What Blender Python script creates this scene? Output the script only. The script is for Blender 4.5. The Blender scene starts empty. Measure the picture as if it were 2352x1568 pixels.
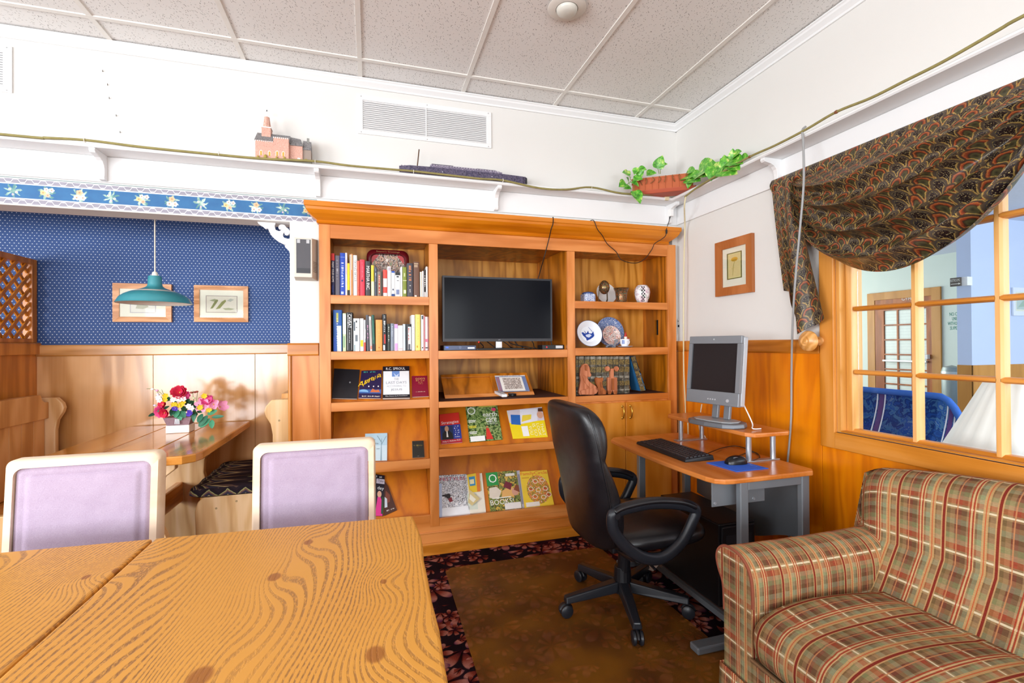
import bpy, bmesh, math, random
from mathutils import Vector, Matrix
R = math.radians
sc = bpy.context.scene
COL = sc.collection
# ---------------------------------------------------------------- camera
CAM_H = 1.27
FPX = 1090.13
YAW, PITCH, ROLL = R(16.60745), R(0.31436), R(-0.38880)
_f = Vector((math.sin(YAW) * math.cos(PITCH), math.cos(YAW) * math.cos(PITCH), math.sin(PITCH)))
_r = Vector((math.cos(YAW), -math.sin(YAW), 0))
_u = _r.cross(_f)
_r2 = _r * math.cos(ROLL) + _u * math.sin(ROLL)
_u2 = -_r * math.sin(ROLL) + _u * math.cos(ROLL)
cd = bpy.data.cameras.new('camera')
cd.sensor_width = 36
cd.sensor_fit = 'HORIZONTAL'
cd.lens = FPX / 2352 * 36
cd.clip_start = 0.02
cam = bpy.data.objects.new('camera', cd)
COL.objects.link(cam)
cam.matrix_world = Matrix(((_r2.x, _u2.x, -_f.x, 0), (_r2.y, _u2.y, -_f.y, 0), (_r2.z, _u2.z, -_f.z, CAM_H), (0, 0, 0, 1)))
sc.camera = cam
# ---------------------------------------------------------------- view
vs = sc.view_settings
vs.view_transform = 'Standard'
vs.look = 'None'
vs.gamma = 1.0
vs.use_curve_mapping = False
vs.exposure = -0.15
sc.cycles.use_denoising = True
sc.cycles.max_bounces = 9
sc.cycles.diffuse_bounces = 5
sc.cycles.glossy_bounces = 4
sc.cycles.transmission_bounces = 6
sc.cycles.transparent_max_bounces = 12
sc.cycles.caustics_reflective = False
sc.cycles.caustics_refractive = False
sc.cycles.sample_clamp_indirect = 6.0
# ---------------------------------------------------------------- world (overcast daylight outside) and daylight at the windows
w = bpy.data.worlds.new('sky')
sc.world = w
w.use_nodes = True
w.node_tree.nodes['Background'].inputs[0].default_value = (0.86, 0.93, 1.0, 1)
w.node_tree.nodes['Background'].inputs[1].default_value = 1.0
def area_light(name, loc, rot, sx, sy, power, col=(0.92, 0.965, 1.0)):
    l = bpy.data.lights.new(name, 'AREA')
    l.shape = 'RECTANGLE'
    l.size, l.size_y = sx, sy
    l.energy = power
    l.color = col
    o = bpy.data.objects.new(name, l)
    COL.objects.link(o)
    o.location = loc
    o.rotation_euler = rot
    return o
# daylight through the windows of the wall behind the camera and of the far room, then an added fill at its end
area_light('daylight_window_a', (-2.9, -3.52, 1.15), (R(90), 0, 0), 2.6, 1.7, 255)
area_light('daylight_window_b', (0.55, -3.52, 1.45), (R(90), 0, 0), 2.6, 1.5, 105)
area_light('daylight_window_c', (-4.52, -0.6, 1.45), (R(90), 0, R(-90)), 2.8, 1.5, 290)
area_light('daylight_far_room', (5.2, -2.4, 1.5), (R(90), 0, 0), 5.0, 1.8, 330, (0.86, 0.93, 1))
area_light('far_end_fill', (5.6, 8.45, 1.5), (R(-90), 0, 0), 4.5, 1.8, 190, (0.97, 1, 0.95))  # added fill to brighten the far door wall; this end wall has no window
# ---------------------------------------------------------------- pixel -> ray helpers (frame 2352 x 1568)
def ray(px, py):
    a, b = (px - 1176) / FPX, -(py - 784) / FPX
    return _r2 * a + _u2 * b + _f
def pY(px, py, Y):
    d = ray(px, py)
    return Vector((0, 0, CAM_H)) + d * (Y / d.y)
def pX(px, py, X):
    d = ray(px, py)
    return Vector((0, 0, CAM_H)) + d * (X / d.x)
def pZ(px, py, Z):
    d = ray(px, py)
    return Vector((0, 0, CAM_H)) + d * ((Z - CAM_H) / d.z)
def pD(px, py, depth):
    return Vector((0, 0, CAM_H)) + ray(px, py) * depth
def pPl(px, py, o, n):
    d = ray(px, py)
    return Vector((0, 0, CAM_H)) + d * ((o - Vector((0, 0, CAM_H))).dot(n) / d.dot(n))
# ---------------------------------------------------------------- colours and node expressions
def C(h, a=1):
    h = h.lstrip('#')
    o = []
    for i in (0, 2, 4):
        c = int(h[i:i + 2], 16) / 255
        o.append(c / 12.92 if c <= 0.04045 else ((c + 0.055) / 1.055) ** 2.4)
    return (o[0], o[1], o[2], a)
class V:
    def __init__(s, g, k): s.g, s.k = g, k
    def __add__(s, o): return s.g.m('ADD', s, o)
    def __radd__(s, o): return s.g.m('ADD', o, s)
    def __sub__(s, o): return s.g.m('SUBTRACT', s, o)
    def __rsub__(s, o): return s.g.m('SUBTRACT', o, s)
    def __mul__(s, o): return s.g.m('MULTIPLY', s, o)
    def __rmul__(s, o): return s.g.m('MULTIPLY', o, s)
    def __truediv__(s, o): return s.g.m('DIVIDE', s, o)
    def __rtruediv__(s, o): return s.g.m('DIVIDE', o, s)
    def __lt__(s, o): return s.g.m('LESS_THAN', s, o)
    def __gt__(s, o): return s.g.m('GREATER_THAN', s, o)
    def __neg__(s): return s * -1.0
class G:
    def __init__(s, mat):
        s.nt = mat.node_tree
        s.bsdf = s.nt.nodes['Principled BSDF']
    def put(s, sock, val):
        if isinstance(val, V): s.nt.links.new(val.k, sock)
        else: sock.default_value = val
    def node(s, t, **kw):
        n = s.nt.nodes.new(t)
        for k, v in kw.items(): setattr(n, k, v)
        return n
    def m(s, op, a, b=None, c=None):
        n = s.node('ShaderNodeMath', operation=op)
        s.put(n.inputs[0], a)
        if b is not None: s.put(n.inputs[1], b)
        if c is not None: s.put(n.inputs[2], c)
        return V(s, n.outputs[0])
    def sin(s, a): return s.m('SINE', a)
    def cos(s, a): return s.m('COSINE', a)
    def abs(s, a): return s.m('ABSOLUTE', a)
    def floor(s, a): return s.m('FLOOR', a)
    def fract(s, a): return s.m('FRACT', a)
    def min(s, a, b): return s.m('MINIMUM', a, b)
    def max(s, a, b): return s.m('MAXIMUM', a, b)
    def pow(s, a, b): return s.m('POWER', a, b)
    def sqrt(s, a): return s.m('SQRT', a)
    def mod(s, a, b): return s.m('FLOORED_MODULO', a, b)
    def atan2(s, a, b): return s.m('ARCTAN2', a, b)
    def ss(s, x, a, b):
        n = s.node('ShaderNodeMapRange', interpolation_type='SMOOTHSTEP')
        s.put(n.inputs[0], x); n.inputs[1].default_value = a; n.inputs[2].default_value = b
        return V(s, n.outputs[0])
    def coords(s, kind='Object'):
        n = s.node('ShaderNodeTexCoord')
        q = s.node('ShaderNodeSeparateXYZ')
        s.nt.links.new(n.outputs[kind], q.inputs[0])
        return [V(s, q.outputs[i]) for i in range(3)]
    def vec(s, x, y, z=0.0):
        n = s.node('ShaderNodeCombineXYZ')
        for i, v in enumerate((x, y, z)): s.put(n.inputs[i], v)
        return V(s, n.outputs[0])
    def noise(s, v, scale=1.0, detail=2.0, rough=0.5, dist=0.0, col=False):
        n = s.node('ShaderNodeTexNoise')
        s.put(n.inputs['Vector'], v)
        n.inputs['Scale'].default_value = scale
        n.inputs['Detail'].default_value = detail
        n.inputs['Roughness'].default_value = rough
        n.inputs['Distortion'].default_value = dist
        return V(s, n.outputs[1 if col else 0])
    def voro(s, v, scale=1.0, feature='F1', rnd=1.0):
        n = s.node('ShaderNodeTexVoronoi', feature=feature)
        s.put(n.inputs['Vector'], v)
        n.inputs['Scale'].default_value = scale
        n.inputs['Randomness'].default_value = rnd
        return n
    def sep(s, sock):
        q = s.node('ShaderNodeSeparateXYZ')
        s.nt.links.new(sock, q.inputs[0])
        return [V(s, q.outputs[i]) for i in range(3)]
    def mix(s, f, a, b):
        n = s.node('ShaderNodeMix', data_type='RGBA')
        s.put(n.inputs[0], f); s.put(n.inputs[6], a); s.put(n.inputs[7], b)
        return V(s, n.outputs[2])
    def mul(s, f, a, b):
        n = s.node('ShaderNodeMix', data_type='RGBA', blend_type='MULTIPLY')
        s.put(n.inputs[0], f); s.put(n.inputs[6], a); s.put(n.inputs[7], b)
        return V(s, n.outputs[2])
    def ramp(s, f, stops, interp='LINEAR'):
        n = s.node('ShaderNodeValToRGB')
        s.put(n.inputs[0], f)
        cr = n.color_ramp
        cr.interpolation = interp
        while len(cr.elements) < len(stops): cr.elements.new(0.5)
        for e, (p, c) in zip(cr.elements, stops):
            e.position = p; e.color = c
        return V(s, n.outputs[0])
    def bump(s, h, strength=0.3, dist=0.01):
        n = s.node('ShaderNodeBump')
        n.inputs['Strength'].default_value = strength
        n.inputs['Distance'].default_value = dist
        s.put(n.inputs['Height'], h)
        s.nt.links.new(n.outputs[0], s.bsdf.inputs['Normal'])
    def color(s, c): s.put(s.bsdf.inputs['Base Color'], c)
    def rough(s, c): s.put(s.bsdf.inputs['Roughness'], c)
MATS = {}
def newmat(name, rough=0.5, metal=0.0, spec=0.5, coat=0.0):
    m = bpy.data.materials.new(name)
    m.use_nodes = True
    b = m.node_tree.nodes['Principled BSDF']
    b.inputs['Roughness'].default_value = rough
    b.inputs['Metallic'].default_value = metal
    b.inputs['Specular IOR Level'].default_value = spec
    if coat:
        b.inputs['Coat Weight'].default_value = coat
        b.inputs['Coat Roughness'].default_value = 0.12
    MATS[name] = m
    return m, G(m)
def P(h, rough=0.55, metal=0.0, spec=0.4, var=0.06, sc_=30):
    """plain colour with a slight mottling"""
    key = 'plain_%s_%d_%d_%d' % (h.lstrip('#'), rough * 100, metal * 100, spec * 100)
    if key in MATS: return MATS[key]
    m, g = newmat(key, rough, metal, spec)
    x, y, z = g.coords()
    n = g.noise(g.vec(x, y, z), sc_, 3)
    c = C(h)
    d = tuple(min(1, k * (1 - var)) for k in c[:3]) + (1,)
    e = tuple(min(1, k * (1 + var)) for k in c[:3]) + (1,)
    g.color(g.mix(n, d, e))
    return m
# ---------------------------------------------------------------- mesh builder
class MB:
    def __init__(s): s.v, s.f, s.uv = [], [], {}
    def add(s, vs_, fs):
        o = len(s.v)
        s.v += [tuple(v) for v in vs_]
        s.f += [tuple(i + o for i in f) for f in fs]
        return o
    def hexa(s, a, b):
        """two rings of n points joined into a solid"""
        n = len(a)
        fs = [tuple(range(n))[::-1], tuple(range(n, 2 * n))]
        for i in range(n):
            j = (i + 1) % n
            fs.append((i, j, n + j, n + i))
        s.add(list(a) + list(b), fs)
        return s
    def box(s, x0, x1, y0, y1, z0, z1):
        return s.hexa([(x0, y0, z0), (x1, y0, z0), (x1, y1, z0), (x0, y1, z0)], [(x0, y0, z1), (x1, y0, z1), (x1, y1, z1), (x0, y1, z1)])
    def cbox(s, c, d):
        return s.box(c[0] - d[0] / 2, c[0] + d[0] / 2, c[1] - d[1] / 2, c[1] + d[1] / 2, c[2] - d[2] / 2, c[2] + d[2] / 2)
    def prism(s, poly, axis, a, b):
        def q(p, t):
            return {'x': (t, p[0], p[1]), 'y': (p[0], t, p[1]), 'z': (p[0], p[1], t)}[axis]
        return s.hexa([q(p, a) for p in poly], [q(p, b) for p in poly])
    def slab(s, quad, off):
        return s.hexa([Vector(p) for p in quad], [Vector(p) + Vector(off) for p in quad])
    def tube(s, pts, r, n=8, closed=False, flat=1.0):
        pts = [Vector(p) for p in pts]
        k = len(pts)
        rs = r if isinstance(r, (list, tuple)) else [r] * k
        vs_, fs = [], []
        up = None
        for i, p in enumerate(pts):
            a = pts[(i - 1) % k] if closed or i > 0 else p
            b = pts[(i + 1) % k] if closed or i < k - 1 else p
            t = (b - a)
            t = t.normalized() if t.length > 1e-9 else Vector((0, 0, 1))
            if up is None:
                up = Vector((0, 0, 1)) if abs(t.z) < 0.9 else Vector((1, 0, 0))
            sd = t.cross(up)
            if sd.length < 1e-6: sd = t.cross(Vector((0, 1, 0)))
            sd.normalize()
            up = sd.cross(t).normalized()
            for j in range(n):
                an = 2 * math.pi * j / n
                vs_.append(p + sd * math.cos(an) * rs[i] + up * math.sin(an) * rs[i] * flat)
        for i in range(k if closed else k - 1):
            i2 = (i + 1) % k
            for j in range(n):
                j2 = (j + 1) % n
                fs.append((i * n + j, i * n + j2, i2 * n + j2, i2 * n + j))
        if not closed:
            fs.append(tuple(range(n))[::-1])
            fs.append(tuple(range((k - 1) * n, k * n)))
        s.add(vs_, fs)
        return s
    def cyl(s, a, b, r, n=16, r2=None):
        return s.tube([a, b], [r, r if r2 is None else r2], n)
    def lathe(s, prof, c, n=24, axis=(0, 0, 1)):
        ax = Vector(axis).normalized()
        q = Vector((0, 0, 1)).rotation_difference(ax)
        c = Vector(c)
        vs_, fs, rings = [], [], []
        for (r, z) in prof:
            if r < 1e-6:
                rings.append([len(vs_)]); vs_.append(c + q @ Vector((0, 0, z)))
            else:
                st = len(vs_)
                for j in range(n):
                    an = 2 * math.pi * j / n
                    vs_.append(c + q @ Vector((r * math.cos(an), r * math.sin(an), z)))
                rings.append(list(range(st, st + n)))
        for a, b in zip(rings, rings[1:]):
            for j in range(n):
                j2 = (j + 1) % n
                if len(a) == 1 and len(b) == 1: continue
                if len(a) == 1: fs.append((a[0], b[j2], b[j]))
                elif len(b) == 1: fs.append((a[j], a[j2], b[0]))
                else: fs.append((a[j], a[j2], b[j2], b[j]))
        s.add(vs_, fs)
        return s
    def grid(s, fn, nu, nv, uv=None, cu=False):
        """fn(u,v) for u,v in 0..1; optional uv(u,v)"""
        st = len(s.v)
        vs_, fs = [], []
        for j in range(nv + 1):
            for i in range(nu + 1):
                vs_.append(Vector(fn(i / nu, j / nv)))
        for j in range(nv):
            for i in range(nu):
                a = j * (nu + 1) + i
                fs.append((a, a + 1, a + nu + 2, a + nu + 1))
                if uv:
                    s.uv[len(s.f) + len(fs) - 1] = [uv(i / nu, j / nv), uv((i + 1) / nu, j / nv), uv((i + 1) / nu, (j + 1) / nv), uv(i / nu, (j + 1) / nv)]
        s.add(vs_, fs)
        return s
    def ball(s, c, r, nu=16, nv=10):
        c = Vector(c)
        if not isinstance(r, (tuple, list)): r = (r, r, r)
        prof = []
        vs_, fs, rings = [], [], []
        for i in range(nv + 1):
            t = math.pi * i / nv
            if i in (0, nv):
                rings.append([len(vs_)]); vs_.append(c + Vector((0, 0, -r[2] * math.cos(t))))
            else:
                st = len(vs_)
                for j in range(nu):
                    a = 2 * math.pi * j / nu
                    vs_.append(c + Vector((r[0] * math.sin(t) * math.cos(a), r[1] * math.sin(t) * math.sin(a), -r[2] * math.cos(t))))
                rings.append(list(range(st, st + nu)))
        for a, b in zip(rings, rings[1:]):
            for j in range(nu):
                j2 = (j + 1) % nu
                if len(a) == 1: fs.append((a[0], b[j2], b[j]))
                elif len(b) == 1: fs.append((a[j], a[j2], b[0]))
                else: fs.append((a[j], a[j2], b[j2], b[j]))
        s.add(vs_, fs)
        return s
    def mesh(s, name, smooth=0, weld=False):
        me = bpy.data.meshes.new(name)
        me.from_pydata([tuple(v) for v in s.v], [], s.f)
        if s.uv:
            ul = me.uv_layers.new(name='UVMap')
            for p in me.polygons:
                q = s.uv.get(p.index)
                if q:
                    for li, t in zip(p.loop_indices, q): ul.data[li].uv = t
        bm = bmesh.new()
        bm.from_mesh(me)
        if weld: bmesh.ops.remove_doubles(bm, verts=bm.verts, dist=1e-5)
        bmesh.ops.recalc_face_normals(bm, faces=bm.faces)
        bm.to_mesh(me)
        bm.free()
        if smooth:
            for p in me.polygons: p.use_smooth = True
            me.set_sharp_from_angle(angle=R(smooth))
        me.update()
        return me
    def build(s, name, mat, parent=None, smooth=0, bevel=0, solid=0, sub=0, local=False, seg=2, weld=False):
        return place(s.mesh(name, smooth, weld), name, mat, parent, bevel, solid, sub, local, seg)
WORLD = {}
def place(me, name, mat, parent=None, bevel=0, solid=0, sub=0, local=False, seg=2):
    o = bpy.data.objects.new(name, me)
    COL.objects.link(o)
    me.materials.clear()
    me.materials.append(MATS[mat] if isinstance(mat, str) else mat)
    if parent is not None:
        o.parent = parent
        if not local:
            o.matrix_parent_inverse = WORLD[parent.as_pointer()].inverted()
            WORLD[o.as_pointer()] = Matrix.Identity(4)
        else:
            WORLD[o.as_pointer()] = WORLD[parent.as_pointer()].copy()
    else:
        WORLD[o.as_pointer()] = Matrix.Identity(4)
    if solid:
        md = o.modifiers.new('thickness', 'SOLIDIFY'); md.thickness = solid; md.offset = 0
    if sub:
        md = o.modifiers.new('smooth', 'SUBSURF'); md.levels = sub; md.render_levels = sub
    if bevel:
        md = o.modifiers.new('bevel', 'BEVEL'); md.width = bevel; md.segments = seg; md.limit_method = 'ANGLE'; md.angle_limit = R(40)
    return o
def tag(o, label=None, cat=None, group=None, kind=None):
    if label: o['label'] = label
    if cat: o['category'] = cat
    if group: o['group'] = group
    if kind: o['kind'] = kind
    return o
def thing(name, label, cat, loc=(0, 0, 0), rotz=0.0, group=None):
    o = bpy.data.objects.new(name, None)
    o.empty_display_size = 0.05
    COL.objects.link(o)
    o.location = loc
    o.rotation_euler = (0, 0, rotz)
    WORLD[o.as_pointer()] = Matrix.Translation(Vector(loc)) @ Matrix.Rotation(rotz, 4, 'Z')
    return tag(o, label, cat, group)
def struct(mb, name, mat, label=None, parent=None, **kw):
    o = mb.build(name, mat, parent, **kw)
    if parent is None:
        o['kind'] = 'structure'
        if label: o['label'] = label
    return o
def text_pts(body, font=None):
    cu = bpy.data.curves.new('lettering', 'FONT')
    cu.body = body
    cu.resolution_u = 2
    cu.align_x = 'LEFT'
    o = bpy.data.objects.new('lettering', cu)
    COL.objects.link(o)
    bpy.context.view_layer.update()
    me = bpy.data.meshes.new_from_object(o)
    bpy.data.objects.remove(o)
    bpy.data.curves.remove(cu)
    return me
def text(body, org, right, up, mat, parent, w=None, h=None, name='lettering', bold=0.0, lift=0.0006, center=True, fitw=None):
    """flat lettering centred at org, spanning w along right and h along up"""
    me = text_pts(body)
    xs = [v.co.x for v in me.vertices]; ys = [v.co.y for v in me.vertices]
    if not xs: return None
    x0, x1, y0, y1 = min(xs), max(xs), min(ys), max(ys)
    right = Vector(right).normalized(); up = Vector(up).normalized()
    nrm = right.cross(up)
    kx = w / (x1 - x0) if w else None
    ky = h / (y1 - y0) if h else None
    if kx is None: kx = ky
    if ky is None: ky = kx
    cx, cy = ((x0 + x1) / 2, (y0 + y1) / 2) if center else (x0, y0)
    org = Vector(org)
    for v in me.vertices:
        v.co = org + right * ((v.co.x - cx) * kx) + up * ((v.co.y - cy) * ky) + nrm * lift
    return place(me, name, mat, parent)
def shape2d(polys, fr, thick, name, mat, parent=None, bevel=0.0):
    """filled outline (first polygon) with holes, laid in frame fr(u,v,w)->xyz, solid of given thickness"""
    cu = bpy.data.curves.new(name, 'CURVE')
    cu.dimensions = '2D'
    cu.fill_mode = 'BOTH'
    cu.extrude = thick / 2
    cu.bevel_depth = bevel
    cu.bevel_resolution = 1
    for pl in polys:
        sp = cu.splines.new('POLY')
        sp.points.add(len(pl) - 1)
        for q, p in zip(sp.points, pl): q.co = (p[0], p[1], 0, 1)
        sp.use_cyclic_u = True
    o = bpy.data.objects.new(name, cu)
    COL.objects.link(o)
    bpy.context.view_layer.update()
    me = bpy.data.meshes.new_from_object(o)
    bpy.data.objects.remove(o)
    bpy.data.curves.remove(cu)
    for v in me.vertices: v.co = Vector(fr(v.co.x, v.co.y, v.co.z))
    bm = bmesh.new(); bm.from_mesh(me)
    bmesh.ops.remove_doubles(bm, verts=bm.verts, dist=1e-5)
    bmesh.ops.recalc_face_normals(bm, faces=bm.faces)
    bm.to_mesh(me); bm.free()
    return place(me, name, mat, parent)
def spline(pts, n=8):
    """Catmull-Rom through points"""
    pts = [Vector(p) for p in pts]
    out = []
    for i in range(len(pts) - 1):
        p0 = pts[max(i - 1, 0)]; p1 = pts[i]; p2 = pts[i + 1]; p3 = pts[min(i + 2, len(pts) - 1)]
        for k in range(n):
            t = k / n
            out.append(0.5 * ((2 * p1) + (p2 - p0) * t + (2 * p0 - 5 * p1 + 4 * p2 - p3) * t * t + (3 * p1 - p0 - 3 * p2 + p3) * t ** 3))
    out.append(pts[-1])
    return out
def copy_tree(o, parent=None, loc=None, label=None):
    c = o.copy()
    COL.objects.link(c)
    if parent is not None: c.parent = parent
    WORLD[c.as_pointer()] = WORLD[o.as_pointer()].copy()
    if loc is not None: c.location = loc
    if label: c['label'] = label
    for ch in list(o.children):
        copy_tree(ch, c)
    return c
rnd = random.Random(7)
# ================================================================ materials
C0 = C
SAT = 1.10
def wood(name, light, mid, dark, axis='z', s=1.0, rough=0.35, ring=9.0, wob=5.0, fine=0.35, coat=0.0, blotch=0.25, bmp=0.08):
    """grain runs along axis"""
    def C(h_):
        c_ = C0(h_); c_ = (c_[0], c_[1] * .94, c_[2] * .98, 1); l_ = c_[0] * .3 + c_[1] * .55 + c_[2] * .15
        return tuple(min(1, max(0.002, l_ + (k_ - l_) * SAT)) for k_ in c_[:3]) + (1,)
    m, g = newmat(name, rough, 0, 0.5, coat)
    c = g.coords()
    along = {'x': 0, 'y': 1, 'z': 2}[axis]
    a = c[along]
    o = [c[i] for i in range(3) if i != along]
    v = g.vec(a * (0.9 * s), o[0] * (5.5 * s), o[1] * (5.5 * s))
    n1 = g.noise(v, 1.0, 3, 0.5, 0.3)
    t = (o[0] + o[1] * 0.83) * (ring * s) + n1 * wob
    rings = g.sin(t * 6.2832) * 0.5 + 0.5
    v2 = g.vec(a * (3 * s), o[0] * (90 * s), o[1] * (90 * s))
    n2 = g.noise(v2, 1.0, 2, 0.6)
    f = rings * (1 - fine) + n2 * fine
    col = g.ramp(f, [(0.12, C(dark)), (0.5, C(mid)), (0.9, C(light))])
    b = g.noise(g.vec(c[0], c[1], c[2]), 3.0, 3)
    dk = tuple(k * 0.72 for k in C(mid)[:3]) + (1,)
    col = g.mix(g.ss(b, 0.45, 0.85) * blotch, col, dk)
    g.color(col)
    if bmp: g.bump(f, bmp, 0.002)
    return m
wood('oak_x', '#D69358', '#CA844A', '#B97238', 'x', 1.0, 0.32, 6, 4)
wood('oak_z', '#D69358', '#CA844A', '#B97238', 'z', 1.0, 0.32, 6, 4)
wood('oak_crown', '#CE8437', '#BF742A', '#A96020', 'x', 1.0, 0.3, 5, 3)
wood('oak_back', '#D9A254', '#C98F42', '#A8702E', 'z', 0.8, 0.42, 5, 7, 0.3)
wood('oak_inner', '#BF7A34', '#AB6827', '#86501A', 'z', 0.8, 0.35, 6, 6, 0.3)
wood('oak_slant', '#CE8030', '#C27426', '#AC6019', 'z', 0.7, 0.42, 3, 4, 0.35)
wood('cabinet_door', '#D89A4E', '#CE8C3F', '#BE7A31', 'z', 0.6, 0.35, 4, 5, 0.4)
wood('panel_ply', '#EA942E', '#E0862A', '#CC741E', 'z', 0.8, 0.28, 5, 8, 0.45, 0.2, 0.2)
wood('trim_wood_x', '#C98A45', '#BB7936', '#A56627', 'x', 1, 0.32, 7, 4, coat=0.2)
wood('trim_wood_y', '#C98A45', '#BB7936', '#A56627', 'y', 1, 0.32, 7, 4, coat=0.2)
wood('trim_wood_z', '#C98A45', '#BB7936', '#A56627', 'z', 1, 0.32, 7, 4, coat=0.2)
wood('window_wood_y', '#D79A55', '#CB8940', '#B5742F', 'y', 1, 0.35, 5, 3)
wood('window_wood_z', '#D79A55', '#CB8940', '#B5742F', 'z', 1, 0.35, 5, 3)
wood('sash_wood', '#E3B67C', '#D9A763', '#C48F4B', 'z', 1, 0.4, 6, 3)
wood('booth_ply', '#D6AC7C', '#C89C69', '#A87947', 'z', 0.5, 0.16, 3, 6, 0.4, 0.5, 0.6)
wood('booth_trim', '#CFA06A', '#C08F58', '#A67640', 'x', 1, 0.25, 6, 4, coat=0.4)
wood('pine_x', '#E2BF8F', '#D5AD78', '#BF9259', 'x', 1, 0.4, 5, 4)
wood('pine_y', '#D9A566', '#C9924F', '#B07938', 'y', 0.8, 0.32, 5, 5, coat=0.2)
wood('pine_z', '#E4C79B', '#D8B684', '#C29A66', 'z', 1, 0.42, 5, 4)
wood('booth_table', '#DA9C54', '#CB8A44', '#9C642C', 'y', 0.9, 0.16, 5, 5, 0.4, 0.6, 0.35)
wood('bench_orange', '#DDAE78', '#CF9C62', '#B5804A', 'z', 0.8, 0.35, 5, 4)
wood('lattice_wood', '#D08C46', '#C07C38', '#A66628', 'z', 1, 0.35, 8, 4)
wood('desk_laminate', '#D08A52', '#C47C43', '#B56C36', 'y', 0.8, 0.25, 5, 3, 0.5, 0, 0.1)
wood('frame_wood', '#E2B384', '#D6A06E', '#BE8654', 'x', 2, 0.4, 8, 4)
wood('frame_brown', '#B87C50', '#AC6E42', '#9E6036', 'z', 1, 0.4, 5, 2, 0.5)
wood('chair_beech', '#F0E2C8', '#EADABD', '#DFCBA9', 'x', 1, 0.42, 4, 2, 0.3, 0, 0.1)
wood('bear_wood', '#C98A66', '#BC7B58', '#A66643', 'z', 3, 0.5, 8, 3)
wood('bear_dark', '#A8673A', '#96572D', '#7B431F', 'z', 3, 0.5, 8, 3)
wood('knob_wood', '#E0B074', '#D5A162', '#C08B4C', 'x', 3, 0.3, 10, 2)
wood('door_wood', '#B06A38', '#A05C2C', '#8A4B20', 'z', 1, 0.4, 6, 3)
wood('door_trim', '#C6924E', '#BC8844', '#AE7A3A', 'z', 0.8, 0.4, 4, 3, 0.5)

def m_wall(name, h, rough=0.7):
    m, g = newmat(name, rough, 0, 0.3)
    x, y, z = g.coords()
    n = g.noise(g.vec(x, y, z), 4, 4)
    n2 = g.noise(g.vec(x, y, z), 220, 2)
    c = C(h)
    g.color(g.mix(n, tuple(k * 0.965 for k in c[:3]) + (1,), c))
    g.bump(n2, 0.06, 0.002)
m_wall('wall_paint', '#DEDCD8')
m_wall('trim_paint', '#E8E8E8', 0.42)
m_wall('far_wall_green', '#DDE6DC')
m_wall('far_wall_blue', '#C2CFEA')

def m_ceiling():
    m, g = newmat('ceiling_tile', 0.9, 0, 0.1)
    x, y, z = g.coords()
    n = g.noise(g.vec(x, y, z), 2.5, 4)
    col = g.mix(n, C('#E0DDDA'), C('#EBE9E7'))
    h = None
    for sc_, th, seed in ((30.0, 0.030, 0.0), (55.0, 0.055, 7.3)):
        vo = g.voro(g.vec(x * sc_ + seed, y * sc_, 0.0), 1.0)
        px, py, pz = g.sep(vo.outputs['Position'])
        cr, cg, cb = g.sep(vo.outputs['Color'])
        lx = x * sc_ + seed - px; ly = y * sc_ - py
        an = cr * 1.8 - 0.9 + 1.25
        ca, sa = g.cos(an), g.sin(an)
        wob = g.noise(g.vec(x, y, 0.0), 120, 2) * 0.16 - 0.08
        u = lx * ca + ly * sa
        v = ly * ca - lx * sa + wob
        mk = (g.abs(u) < (cg * 0.24 + 0.02)) * (g.abs(v) < th) * (cb > 0.35)
        col = g.mix(mk * 0.85, col, C('#7A7672'))
        h = mk if h is None else g.max(h, mk)
    g.color(col)
    g.bump(1.0 - h, 0.5, 0.002)
m_ceiling()
def m_carpet():
    m, g = newmat('carpet', 0.95, 0, 0.05)
    x, y, z = g.coords()
    base = g.noise(g.vec(x, y, 0.0), 5, 3)
    col = g.ramp(base, [(0.3, C('#120C10')), (0.55, C('#22121A')), (0.75, C('#3A1220'))])
    pal = [[C('#7A3B28'), C('#B4735A'), C('#5A1626')], [C('#8C4A3A'), C('#C99A84'), C('#431A33')]]
    for k, (sc_, off, rad) in enumerate(((4.2, 0.0, 0.55), (6.0, 3.7, 0.50), (8.5, 9.1, 0.46))):
        X, Y_ = x * sc_ + off, y * sc_ + off * 0.37
        vo = g.voro(g.vec(X, Y_, 0.0), 1.0)
        px, py, pz = g.sep(vo.outputs['Position'])
        cr, cg, cb = g.sep(vo.outputs['Color'])
        lx, ly = X - px, Y_ - py
        th = g.atan2(ly, lx) + cr * 6.2832
        r = g.sqrt(lx * lx + ly * ly)
        lobes = g.abs(g.cos(th * 3.5))
        fan = g.ss(g.cos(th * 0.5), -0.1, 0.5)
        edge = (lobes * 0.6 + 0.4) * fan * rad
        mask = g.ss(edge - r, 0.0, 0.05) * (cb > 0.15)
        tone = g.ramp(r / 0.5 + (cg - 0.5) * 0.5, [(0.05, C('#3B0F1B')), (0.4, C('#8A3A2A')), (0.75, C('#B9796A')), (1.0, C('#6A3350'))])
        vein = g.ss(lobes, 0.25, 0.75)
        tone = g.mul(1.0 - vein * 0.9, tone, C('#4A2026'))
        col = g.mix(mask, col, tone)
    f = g.noise(g.vec(x, y, 0.0), 260, 2)
    col = g.mul(0.45, col, g.ramp(f, [(0.3, C('#707070')), (0.7, C('#FFFFFF'))]))
    g.color(col)
    g.bump(f, 0.5, 0.004)
m_carpet()
def m_mat():
    m, g = newmat('mat_plastic', 0.32, 0, 0.45)
    x, y, z = g.coords()
    n = g.noise(g.vec(x, y, z), 4.5, 4)
    g.color(g.mix(g.ss(n, 0.3, 0.7), C('#6A3E1C'), C('#A0661E')))
    g.bsdf.inputs['Alpha'].default_value = 0.42
    f = g.noise(g.vec(x, y, z), 160, 2)
    g.bump(f, 0.15, 0.002)
m_mat()
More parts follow.
